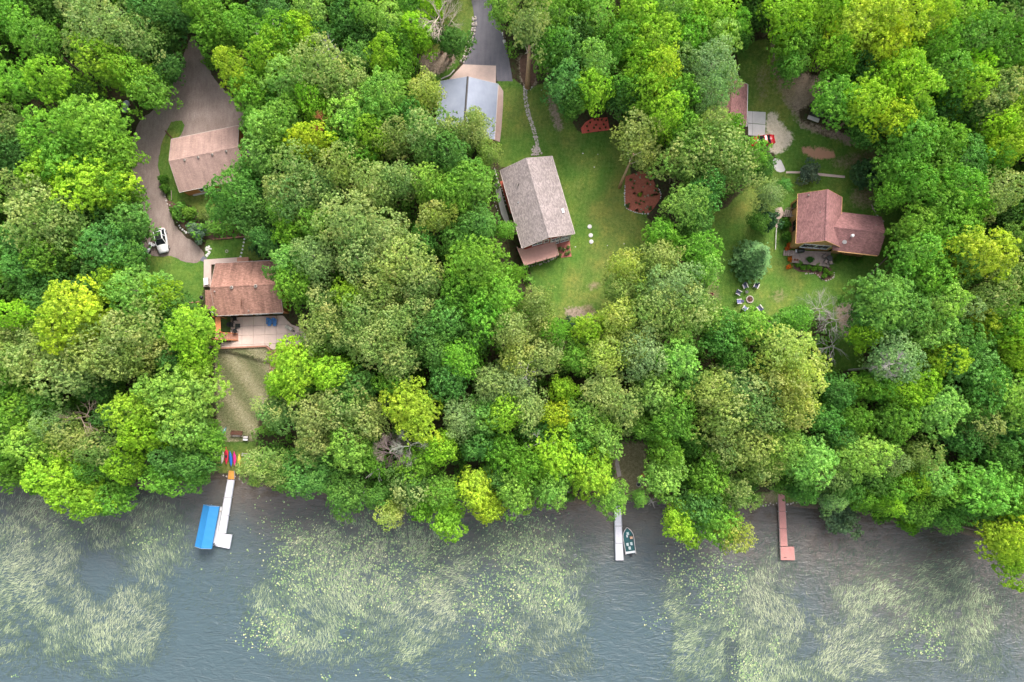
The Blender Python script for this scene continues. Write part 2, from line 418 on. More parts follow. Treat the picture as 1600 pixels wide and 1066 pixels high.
bank = mrange(nt, math_(nt, 'ADD', sp2.outputs[2], math_(nt, 'MULTIPLY', math_(nt, 'SUBTRACT', n2, 0.5), 0.12)), 0.50, 0.60, 1, 0)
col = mixc(nt, bank, col, ramp(nt, blend, [(0.35, (0.07, 0.05, 0.035)), (0.65, (0.22, 0.17, 0.13))]))
nt.links.new(col, b.inputs['Base Color']); b.inputs['Roughness'].default_value = 0.95; b.inputs['Specular IOR Level'].default_value = 0.1
bump(nt, b, math_(nt, 'ADD', n3, n2), 0.9, 0.12)
me = np_mesh('ground', V, F, gm)
for nm, arr in (('cover', at), ('cover_b', at2)):
    a = me.color_attributes.new(nm, 'FLOAT_COLOR', 'POINT'); a.data.foreach_set('color', arr.reshape(-1, 4).astype(np.float32).ravel())
for pl in me.polygons: pl.use_smooth = True
tag(link('ground', me), kind='structure')

# ---- water: one sheet, murky shallows that turn slate blue with depth
wm, nt, b, out = new_mat('lake_water')
p = pos(nt)
A = nt.nodes.new('ShaderNodeAttribute'); A.attribute_name = 'depth'
dep = nt.nodes.new('ShaderNodeSeparateColor'); nt.links.new(A.outputs['Color'], dep.inputs[0])
n1 = noise(nt, p, 0.12, 4, 0.6); n2 = noise(nt, p, 0.6, 5, 0.7); n3 = noise(nt, p, 4.0, 4, 0.7)
d = math_(nt, 'ADD', dep.outputs[0], math_(nt, 'MULTIPLY', math_(nt, 'SUBTRACT', n1, 0.5), 0.5))
d = math_(nt, 'ADD', d, math_(nt, 'MULTIPLY', math_(nt, 'SUBTRACT', n2, 0.5), 0.35))
col = ramp(nt, d, [(0.0, (0.085, 0.060, 0.042)), (0.07, (0.122, 0.100, 0.088)), (0.30, (0.103, 0.106, 0.100)), (0.5, (0.078, 0.100, 0.106)), (1.0, (0.066, 0.098, 0.110))])
mpw = nt.nodes.new('ShaderNodeMapping'); mpw.inputs['Rotation'].default_value = (0, 0, R(-14)); mpw.inputs['Scale'].default_value = (0.35, 1.0, 1)
nt.links.new(p, mpw.inputs[0])
w1 = nt.nodes.new('ShaderNodeTexNoise'); w1.inputs['Scale'].default_value = 0.95; w1.inputs['Detail'].default_value = 5; w1.inputs['Roughness'].default_value = 0.55; w1.inputs['Distortion'].default_value = 1.2
nt.links.new(mpw.outputs[0], w1.inputs['Vector'])
w2 = noise(nt, mpw.outputs[0], 3.2, 3, 0.6)
# weed and silt on the shallow bed, seen through the water
bed = mrange(nt, math_(nt, 'SUBTRACT', n3, math_(nt, 'MULTIPLY', d, 0.25)), 0.33, 0.62)
col = mixc(nt, math_(nt, 'MULTIPLY', bed, 0.38), col, (0.165, 0.15, 0.12))
col = mixc(nt, dep.outputs[1], col, (0.030, 0.036, 0.028))  # dark patches: submerged weed, and tree shade by the bank painted into the colour
nt.links.new(col, b.inputs['Base Color'])
b.inputs['Roughness'].default_value = 0.12; b.inputs['IOR'].default_value = 1.33
ampl = mrange(nt, noise(nt, p, 0.05, 2, 0.5), 0.3, 0.6, 0.45, 1.0)
bump(nt, b, math_(nt, 'MULTIPLY', math_(nt, 'ADD', w1.outputs['Fac'], math_(nt, 'MULTIPLY', w2, 0.25)), ampl), 1.0, 0.38)
wx_ = axis(-104, 104, 2.0, 260); wy_ = np.concatenate([-60 - np.cumsum(np.geomspace(4, 80, 12))[::-1], np.arange(-60, 6, 1.0)])
WX, WY = np.meshgrid(wx_, wy_)
nx, ny = len(wx_), len(wy_); idx = np.arange(nx * ny).reshape(ny, nx)
F = np.stack([idx[:-1, :-1], idx[:-1, 1:], idx[1:, 1:], idx[1:, :-1]], -1).reshape(-1, 4)
sdist = np.interp(WX, SHX, SHY) - WY
sx = np.interp(WX, [-60, -20, 20, 60, 90], [9.0, 12.0, 11.0, 22.0, 20.0])
dd = np.clip(sdist / sx * 0.5, 0, 1)
_px, _py = PX(WX, WY, 0 * WX)
DK = np.zeros_like(WX)  # darkening mask: weed patches plus painted shade under the shore trees
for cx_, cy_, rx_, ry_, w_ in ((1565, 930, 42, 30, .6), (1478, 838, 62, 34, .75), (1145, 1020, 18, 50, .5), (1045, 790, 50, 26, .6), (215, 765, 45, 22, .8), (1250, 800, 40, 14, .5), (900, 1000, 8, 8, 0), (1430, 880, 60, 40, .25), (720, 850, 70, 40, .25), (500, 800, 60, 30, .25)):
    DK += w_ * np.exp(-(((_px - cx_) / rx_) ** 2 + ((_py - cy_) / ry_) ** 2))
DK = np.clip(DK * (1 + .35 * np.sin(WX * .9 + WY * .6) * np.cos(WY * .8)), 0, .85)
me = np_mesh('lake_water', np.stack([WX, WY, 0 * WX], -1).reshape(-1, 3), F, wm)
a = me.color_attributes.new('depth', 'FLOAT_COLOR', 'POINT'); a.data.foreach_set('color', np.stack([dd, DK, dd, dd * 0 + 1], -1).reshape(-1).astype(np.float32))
tag(link('lake_water', me), kind='structure')

# ---- sheets that lie on the ground
def smooth_poly(pts, it=2):
    for _ in range(it):
        q = []
        for i in range(len(pts)):
            a, c = pts[i], pts[(i + 1) % len(pts)]
            q += [(a[0] * .75 + c[0] * .25, a[1] * .75 + c[1] * .25), (a[0] * .25 + c[0] * .75, a[1] * .25 + c[1] * .75)]
        pts = q
    return pts
def inpoly(x, y, poly):
    r = False; n = len(poly)
    for i in range(n):
        x1, y1 = poly[i]; x2, y2 = poly[(i + 1) % n]
        if (y1 > y) != (y2 > y) and x < (x2 - x1) * (y - y1) / (y2 - y1) + x1: r = not r
    return r
def drape(name, pts, off, mat, parent=None, smooth=0, step=1.2, px=True, skirt=0.0, jit=0.0, kind=None, flat=None):
    if smooth: pts = smooth_poly(pts, smooth)
    w = [G(a, c) for a, c in pts] if px else [Vector((a, c, 0)) for a, c in pts]
    o = []
    n = len(w)
    for i in range(n):                          # subdivide and roughen the rim
        a, c = w[i], w[(i + 1) % n]; L = (c - a).length; k = max(1, int(L / (step * (0.35 if jit else 1))))
        for j in range(k):
            q = a.lerp(c, j / k); o.append((q.x + random.uniform(-jit, jit), q.y + random.uniform(-jit, jit)))
    xs = [q[0] for q in o]; ys = [q[1] for q in o]
    ins = []
    y = min(ys)
    while y < max(ys):
        x = min(xs)
        while x < max(xs):
            if inpoly(x, y, o) and min((x - a) ** 2 + (y - c) ** 2 for a, c in o) > (step * .3) ** 2: ins.append((x, y))
            x += step
        y += step
    vs = [Vector(q) for q in o] + [Vector(q) for q in ins]
    ed = [(i, (i + 1) % len(o)) for i in range(len(o))]
    rv, re, rf, *_ = delaunay_2d_cdt(vs, ed, [], 1, 1e-5)
    z = lambda q: (float(gz(q[0], q[1])) if flat is None else flat) + off
    V = [(q[0], q[1], z(q)) for q in rv]; Fc = [tuple(f) for f in rf]
    if skirt:
        n0 = len(V); m = len(o)
        V += [(q[0], q[1], z(q)) for q in o] + [(q[0], q[1], z(q) - skirt) for q in o]
        Fc += [(n0 + i, n0 + (i + 1) % m, n0 + m + (i + 1) % m, n0 + m + i) for i in range(m)]
    me = bpy.data.meshes.new(name); me.from_pydata(V, [], Fc)
    bm = bmesh.new(); bm.from_mesh(me); bmesh.ops.recalc_face_normals(bm, faces=bm.faces)
    up = sum(f.normal.z * f.calc_area() for f in bm.faces)
    if up < 0: bmesh.ops.reverse_faces(bm, faces=bm.faces)
    bm.to_mesh(me); bm.free(); me.materials.append(mat)
    ob = link(name, me, parent)
    if kind: ob['kind'] = kind
    return ob

def gravel_mat():
    m, nt, b, out = new_mat('gravel'); p = pos(nt)
    f = noise(nt, p, 0.35, 5, 0.65); g = noise(nt, p, 7.0, 4, 0.8)
    mp = nt.nodes.new('ShaderNodeMapping'); mp.inputs['Scale'].default_value = (2.2, 0.5, 1); mp.inputs['Rotation'].default_value = (0, 0, R(6)); nt.links.new(p, mp.inputs[0])
    s = noise(nt, mp.outputs[0], 1.0, 5, 0.75)
    k = math_(nt, 'ADD', math_(nt, 'MULTIPLY', g, 0.45), math_(nt, 'ADD', math_(nt, 'MULTIPLY', f, 0.25), math_(nt, 'MULTIPLY', s, 0.3)))
    c = ramp(nt, k, [(0.3, (0.13, 0.092, 0.078)), (0.45, (0.235, 0.175, 0.15)), (0.58, (0.32, 0.25, 0.22)), (0.72, (0.52, 0.44, 0.39))])
    nt.links.new(c, b.inputs['Base Color']); b.inputs['Roughness'].default_value = 0.95
    bump(nt, b, math_(nt, 'ADD', g, s), 0.8, 0.06); return m
def asphalt_mat():
    m, nt, b, out = new_mat('asphalt'); p = pos(nt)
    g = noise(nt, p, 9.0, 3, 0.8)
    mp = nt.nodes.new('ShaderNodeMapping'); mp.inputs['Scale'].default_value = (2.0, 0.16, 1); mp.inputs['Rotation'].default_value = (0, 0, R(6)); nt.links.new(p, mp.inputs[0])
    s = noise(nt, mp.outputs[0], 1.0, 6, 0.7)
    k = math_(nt, 'ADD', math_(nt, 'MULTIPLY', g, 0.3), math_(nt, 'ADD', math_(nt, 'MULTIPLY', s, 0.4), math_(nt, 'MULTIPLY', noise(nt, p, .5, 5, .7), 0.3)))
    c = ramp(nt, k, [(0.33, (0.10, 0.094, 0.115)), (0.48, (0.15, 0.142, 0.165)), (0.62, (0.20, 0.185, 0.205)), (0.74, (0.42, 0.38, 0.37))])
    nt.links.new(c, b.inputs['Base Color']); b.inputs['Roughness'].default_value = 0.9
    bump(nt, b, g, 0.3, 0.02); return m
M_CONC = weathered('concrete', (0.62, 0.47, 0.41), 0.10, 0.8, 0.85, 8)
M_CONCW = weathered('pale_concrete', (0.62, 0.57, 0.55), 0.08, 0.8, 0.85, 8)
M_PINKC = weathered('pinkish_concrete', (0.50, 0.37, 0.32), 0.10, 0.8, 0.85, 8)
M_MULCH = weathered('red_mulch', (0.44, 0.105, 0.07), 0.28, 3.0, 0.95, 16, bstr=0.9)
M_BRMULCH = weathered('brown_mulch', (0.13, 0.075, 0.055), 0.35, 2.0, 0.95, 12, bstr=0.9)
M_STONE = weathered('field_stone', (0.46, 0.40, 0.36), 0.25, 3.0, 0.85, 8)
M_STONEW = weathered('white_stone', (0.68, 0.65, 0.62), 0.15, 3.0, 0.85, 8)
M_CEDAR = weathered('cedar_siding', (0.62, 0.34, 0.15), 0.14, 1.2, 0.7, 6)
M_ORANGEW = weathered('orange_stained_wood', (0.58, 0.22, 0.09), 0.15, 1.2, 0.7, 6)
M_REDW = weathered('red_siding', (0.36, 0.045, 0.028), 0.12, 1.2, 0.7, 6)
M_DECKW = weathered('red_brown_deck_wood', (0.40, 0.20, 0.14), 0.2, 1.5, 0.8, 8)
M_GREYW = weathered('weathered_grey_wood', (0.34, 0.26, 0.23), 0.22, 1.5, 0.85, 8)
M_PINKD = weathered('pink_deck_boards', (0.56, 0.31, 0.26), 0.08, 1.2, 0.7, 6)
M_REDD = weathered('salmon_dock_boards', (0.55, 0.25, 0.22), 0.08, 1.2, 0.7, 6)
M_ORD = weathered('orange_dock_boards', (0.72, 0.33, 0.07), 0.12, 1.2, 0.7, 6)
M_BROWNW = weathered('dark_brown_wood', (0.13, 0.06, 0.04), 0.2, 1.2, 0.8, 6)
M_WHITE = glossy('white_trim', (0.78, 0.77, 0.77), 0.5)
M_WDOCK = weathered('white_dock_deck', (0.74, 0.70, 0.74), 0.05, 1.5, 0.6, 7)
M_ALU = glossy('dull_aluminium', (0.55, 0.56, 0.58), 0.35, 0.7)
M_BLACK = glossy('black_plastic', (0.02, 0.02, 0.022), 0.45)
M_DARK = glossy('dark_metal', (0.05, 0.045, 0.045), 0.5)
M_GLASS = glossy('window_glass', (0.02, 0.025, 0.03), 0.05)
M_GRAVEL = gravel_mat(); M_ASPH = asphalt_mat()

drape('gravel_drive', DRIVE, 0.03, M_GRAVEL, smooth=2, jit=0.12, kind='structure')
drape('asphalt_drive', [(733, -60), (734.5, -10), (740, 18), (741, 35), (738, 61), (731, 82), (723, 101), (775, 103), (775.8, 127), (801, 127), (798, 108), (794, 86), (785, 54), (776, 28), (770, 0), (768, -60)], 0.03, M_ASPH, jit=0.03, kind='structure')
drape('garage_apron', [(723.5, 101), (775, 103), (774.6, 135), (720, 135), (702, 124)], 0.05, M_CONC, kind='structure', skirt=.1)
drape('garage_side_path', [(776.5, 133), (781, 134), (786.5, 143), (786, 165), (783.5, 200), (781, 222), (772, 219)], 0.06, M_PINKC, kind='structure', skirt=.1)
drape('house_side_path', [(773, 262), (779, 283), (789, 322), (798, 352), (791, 352), (783, 334), (776, 305), (771, 284)], 0.05, M_CONCW, kind='structure')
drape('side_landing', [(784, 350), (806, 345), (812, 362), (790, 366)], 0.05, M_PINKC, kind='structure')
drape('garden_bed', [(781, 284), (788, 282), (803, 333), (797, 334)], 0.04, M_MULCH, kind='structure')
drape('mulch_bed', [(907.7, 200.4), (915, 191), (924, 186), (949, 183.5), (952.8, 203.4), (930, 206), (909.4, 209)], 0.05, weathered('fresh_red_mulch', (0.66, 0.13, 0.09), .2, 3.0, .95, 16, bstr=.9), kind='structure', skirt=.1)
BED2 = [(977, 276), (1000, 268), (1015, 266), (1023.5, 288), (1032.7, 305), (1030, 313.6), (1022, 325), (1013.3, 333.8), (994.7, 332), (980, 327), (976, 316)]
drape('mulch_bed', BED2, 0.05, weathered('brown_red_mulch', (0.40, 0.125, 0.08), .3, 3.0, .95, 16, bstr=.9), kind='structure', skirt=.1)
drape('bark_bed', [(811, 86), (835, 86), (838, 110), (835, 134), (822, 137), (813, 120)], 0.03, M_BRMULCH, smooth=1, kind='structure', jit=.1)
drape('planting_bed', [(262, 312), (272, 316), (282, 326), (296, 338), (330, 346), (372, 352), (420, 364), (400, 371), (334, 374), (318, 372), (300, 364), (284, 354), (272, 340), (264, 326)], 0.035, M_BRMULCH, smooth=1, kind='structure', jit=.15)
drape('paver_patio', [(868, 379), (889.8, 373), (893, 401), (877, 403)], 0.05, weathered('red_pavers', (0.40, 0.14, 0.11), 0.2, 2, .85, 9), kind='structure', skirt=.1)
drape('walkway', [(1228, 268), (1250, 268), (1283, 271), (1320, 275), (1320, 278.5), (1282, 275), (1250, 271), (1228, 271)], 0.04, M_CONC, kind='structure')
drape('walkway', [(1207, 248), (1219, 248), (1224, 258), (1228, 268), (1216, 270), (1208, 262)], 0.045, M_CONCW, kind='structure', smooth=1)
drape('entry_walk', [(1211.5, 325), (1221.5, 324), (1224.8, 333), (1222, 339), (1217.6, 343), (1215.5, 356), (1210.5, 355)], 0.06, M_PINKC, kind='structure', skirt=.1)
drape('flower_bed', [(1239, 408), (1296, 416), (1303, 428), (1298, 437), (1287, 439), (1279, 433), (1272, 427), (1240, 424)], 0.04, M_BRMULCH, kind='structure', smooth=1)
drape('shore_path', [(963, 711), (966, 718), (971, 743.7), (965, 746), (961, 725)], 0.05, weathered('plank_path', (0.42, 0.34, 0.31), .15), kind='structure', skirt=.15)
drape('terrace_walk', [(320, 406.5), (378, 402.5), (379, 411), (331, 414), (331.5, 449), (319.5, 449)], 0.35, M_CONC, kind='structure', skirt=.5)
drape('side_patio', [(384, 231), (403, 228), (406, 240), (398, 250), (390, 248), (385, 240)], 0.06, M_CONCW, kind='structure', skirt=.1)
drape('parking_mat', [(313, 407), (318, 400), (324, 404), (320, 410)], 0.09, weathered('slate_mat', (0.16, 0.16, 0.20), .1), kind='structure')

# four joined concrete panels by the shed
sl = thing('concrete_pad', 'pale concrete pad of four panels between the maroon shed and the sand clearing', 'concrete pad', G(1169, 212))
sl.location = (0, 0, 0)
qc = [G(*a) for a in ((1168.3, 174), (1196.4, 175.6), (1195, 214.3), (1169, 211.5))]
def bil(u, v): return (qc[0].lerp(qc[1], u)).lerp(qc[3].lerp(qc[2], u), v)
for (u0, u1) in ((0, .26), (.27, 1)):
    for (v0, v1) in ((0, .49), (.51, 1)):
        m = MB(); c4 = [bil(u0, v0), bil(u1, v0), bil(u1, v1), bil(u0, v1)]
        m.prism([(q.x, q.y) for q in c4], min(q.z for q in c4) - .1, max(q.z for q in c4) + .06)
        m.build('panel', M_CONCW, sl, bevel=.015)

# ================================================================ WATER PLANTS (uncountable)
def blob(px, py, l):                           # sum of soft ellipses (cx, cy, rx, ry, weight)
    r = np.zeros_like(px)
    for cx, cy, rx, ry, w in l:
        q = ((px - cx) / rx) ** 2 + ((py - cy) / ry) ** 2
        r += w * np.exp(-q * q * 0.8)
    return r
WEED = [(650, 915, 270, 105, .30), (110, 880, 190, 115, .3), (1480, 950, 170, 80, .22), (1140, 960, 110, 120, .25), (40, 880, 80, 60, .9), (30, 970, 110, 55, .75), (140, 960, 100, 50, 1.0), (215, 900, 45, 110, 1.1), (90, 830, 110, 45, .9), (250, 830, 45, 60, 1.0), (200, 985, 55, 45, .8), (235, 1000, 12, 25, .8), (120, 800, 120, 30, .5),
        (170, 905, 40, 45, -1.2), (125, 850, 20, 25, -.7), (40, 1030, 150, 30, .25), (170, 1030, 70, 40, .35),
        (430, 950, 50, 50, .9), (470, 900, 60, 70, .6), (530, 920, 70, 45, 1.1), (600, 950, 60, 40, .95), (560, 870, 60, 60, .5), (690, 920, 60, 60, .7), (560, 1000, 120, 40, .55), (660, 1010, 100, 40, .5), (480, 1010, 60, 40, .5),
        (700, 860, 40, 60, .55), (800, 980, 60, 60, .5), (870, 960, 50, 60, .95), (880, 1000, 40, 45, .9), (900, 1035, 40, 20, .5), (830, 880, 80, 60, .45), (780, 1020, 40, 40, .3), (880, 910, 50, 70, .45),
        (1055, 935, 20, 35, 1.0), (1070, 985, 14, 40, .8), (1062, 1010, 10, 50, .9), (1090, 1035, 50, 40, .75), (1130, 960, 50, 50, .8), (1160, 940, 50, 50, .7), (1185, 1000, 50, 60, .95), (1180, 1050, 60, 30, .9), (1240, 985, 15, 35, .9), (1225, 960, 30, 40, .6),
        (1145, 1020, 14, 45, -1.0), (1340, 935, 45, 18, 1.1), (1310, 985, 40, 30, .9), (1350, 965, 25, 18, .9), (1430, 930, 70, 25, 1.0), (1480, 900, 40, 25, 1.0), (1500, 950, 60, 40, .7), (1470, 980, 70, 30, .6), (1400, 985, 40, 20, .5), (1390, 900, 110, 60, .3),
        (1310, 1040, 50, 30, .9), (1340, 1010, 40, 25, .6), (1250, 1050, 50, 25, .5), (1380, 1020, 50, 40, .35), (1530, 1040, 40, 30, .5), (1560, 990, 60, 60, .25), (1430, 1040, 80, 30, .25), (1215, 900, 30, 50, .45), (1200, 860, 30, 60, .15), (1280, 880, 80, 60, .12),
        (560, 830, 130, 35, .55), (820, 840, 90, 40, .45), (60, 790, 100, 30, .6), (720, 840, 60, 40, .35), (750, 1050, 300, 20, .15)]
PADS = [(600, 880, 180, 60, .25), (460, 870, 35, 55, 1.0), (500, 900, 60, 30, .8), (570, 840, 90, 40, .55), (620, 890, 80, 50, 1.0), (660, 870, 40, 40, .7), (440, 980, 40, 30, 1.0), (400, 990, 30, 30, .7), (550, 980, 25, 25, .8), (530, 1005, 20, 8, .6),
        (760, 950, 40, 60, 1.0), (800, 900, 50, 50, .8), (820, 850, 40, 40, .9), (790, 1000, 30, 20, .4), (860, 930, 16, 30, .8), (880, 930, 14, 20, .6), (420, 810, 35, 45, .14), (850, 880, 50, 30, .6),
        (1090, 880, 50, 35, .9), (1110, 910, 50, 35, 1.0), (1070, 860, 30, 30, .5), (1140, 890, 30, 20, .6), (1100, 950, 20, 20, .8), (1145, 960, 12, 40, .8), (1165, 1045, 25, 25, 1.0), (1025, 960, 25, 20, .12), (1030, 975, 25, 15, .12),
        (1448, 975, 22, 18, 1.1), (1435, 1005, 35, 20, 1.0), (1455, 1020, 20, 12, .8), (1475, 1010, 10, 10, .5), (515, 1055, 12, 8, .6), (605, 1055, 6, 5, .7), (738, 1045, 8, 12, .4), (556, 1048, 5, 8, .8), (108, 1034, 5, 4, 1), (22, 1056, 6, 4, 1), (1212, 1015, 10, 20, .5), (240, 840, 40, 20, .5),
        (60, 820, 90, 30, .25), (600, 850, 140, 35, .35), (820, 830, 70, 30, .3), (1530, 990, 6, 6, .1)]
def scatter(l, dens, seed, zone=(-60, 1660, 740, 1100)):
    r = np.random.default_rng(seed)
    n = int((zone[1] - zone[0]) * (zone[3] - zone[2]) * dens)
    px = r.uniform(zone[0], zone[1], n); py = r.uniform(zone[2], zone[3], n)
    x, y = PA(px, py, np.zeros(n))
    wob = 0.35 * (np.sin(x * .9 + np.sin(y * .7) * 2) * np.cos(y * 1.1 + np.sin(x * .5)) + 0.6 * np.sin(x * 2.7 + y * 1.9) * np.cos(y * 3.1 - x * 1.3))
    w2 = 0.5 * np.sin(x * .33 + 1.5 * np.sin(y * .41 + 1)) * np.sin(y * .37 + 1.3 * np.sin(x * .29))
    d = blob(px, py, l); d = np.clip(d * (1 + 1.15 * wob + .8 * w2), 0, 1.2)
    sd = np.interp(x, SHX, SHY) - y
    k = (r.random(n) < d) & (sd > 1.0)
    return x[k], y[k], d[k], r
x, y, d, r = scatter(WEED, 0.29, 11)
n = len(x)
ang = R(66) + 0.55 * np.sin(x * .16 + 1.2 * np.sin(y * .13)) + 0.35 * np.cos(y * .31 + x * .07) + r.normal(0, .28, n)
L = r.uniform(.30, 1.0, n) * (0.75 + .35 * d); W = r.uniform(.018, .044, n)
bend = r.normal(0, .16, n) * L
ux, uy = np.cos(ang), np.sin(ang); vx, vy = -uy, ux
z = 0.012 + r.uniform(0, .03, n)
def pt(t, s, zz): return np.stack([x + ux * L * (t - .5) + vx * (s * W + bend * (t * (1 - t) * 4)), y + uy * L * (t - .5) + vy * (s * W + bend * (t * (1 - t) * 4)), z + zz], -1)
V = np.stack([pt(0, -.4, 0), pt(0, .4, 0), pt(.5, 1, .03), pt(.5, -1, .03), pt(1, .15, .004), pt(1, -.15, .004)], 1).reshape(-1, 3)
i0 = np.arange(n)[:, None] * 6
F = np.concatenate([i0 + [0, 3, 2, 1], i0 + [3, 5, 4, 2]], 1).reshape(-1, 4)
big = .5 + .5 * np.sin(x * .21 + 1.7 * np.sin(y * .17 + .6)) * np.cos(y * .26 + 1.4 * np.sin(x * .13))
att = np.stack([r.random(n), np.clip(d * .42 + .48 * big * d - .05 + .28 * np.sin(x * .8 + np.sin(y * 1.3) * 1.5) * np.sin(y * .9) + r.normal(0, .2, n), 0, 1), np.clip(.5 + .5 * np.sin(x * .11 + y * .2) + r.normal(0, .2, n), 0, 1), np.ones(n)], -1)
m, nt, b, out = new_mat('water_weed')
A = nt.nodes.new('ShaderNodeAttribute'); A.attribute_name = 'leaf'; sp = nt.nodes.new('ShaderNodeSeparateColor'); nt.links.new(A.outputs['Color'], sp.inputs[0])
k = math_(nt, 'ADD', math_(nt, 'MULTIPLY', sp.outputs[0], .4), math_(nt, 'MULTIPLY', sp.outputs[1], .6))
c = ramp(nt, k, [(0.12, (0.055, 0.078, 0.066)), (0.38, (0.088, 0.118, 0.092)), (0.58, (0.145, 0.18, 0.125)), (0.76, (0.26, 0.295, 0.185)), (0.94, (0.44, 0.46, 0.30))])
c = mixc(nt, math_(nt, 'MULTIPLY', sp.outputs[2], .4), c, mixc(nt, 1, c, (.8, 1.0, .75), 'MULTIPLY'))
nt.links.new(c, b.inputs['Base Color']); b.inputs['Roughness'].default_value = .6; b.inputs['Specular IOR Level'].default_value = .25
tag(link('water_weed', np_mesh('water_weed', V, F, m, np.repeat(att, 2, axis=0))), 'pale green eelgrass blades floating in drifts on the lake surface', 'water plants', kind='stuff')
x, y, d, r = scatter(PADS, 0.075, 12)
n = len(x); rad = r.uniform(.07, .17, n)
q = np.arange(7) / 7 * 2 * np.pi
ph = r.uniform(0, 6.28, n)[:, None]
rr = rad[:, None] * np.array([.35, 1, 1, 1, 1, 1, 1.0])
V = np.stack([x[:, None] + np.cos(q + ph) * rr, y[:, None] + np.sin(q + ph) * rr, np.broadcast_to((0.05 + r.uniform(0, .03, n))[:, None], rr.shape) + r.normal(0, .008, rr.shape)], -1).reshape(-1, 3)
F = np.arange(n)[:, None] * 7 + np.arange(7)
m, nt, b, out = new_mat('lily_pad')
A = nt.nodes.new('ShaderNodeAttribute'); A.attribute_name = 'leaf'; sp = nt.nodes.new('ShaderNodeSeparateColor'); nt.links.new(A.outputs['Color'], sp.inputs[0])
nt.links.new(ramp(nt, sp.outputs[0], [(0, (0.12, 0.21, 0.09)), (0.5, (0.20, 0.31, 0.12)), (0.85, (0.36, 0.44, 0.18)), (1.0, (0.55, 0.52, 0.3))]), b.inputs['Base Color'])
b.inputs['Roughness'].default_value = .35
tag(link('lily_pads', np_mesh('lily_pads', V, F, m, np.stack([r.random(n)] * 3 + [np.ones(n)], -1))), 'yellow green lily pads floating in loose rafts on the lake', 'lily pads', kind='stuff')

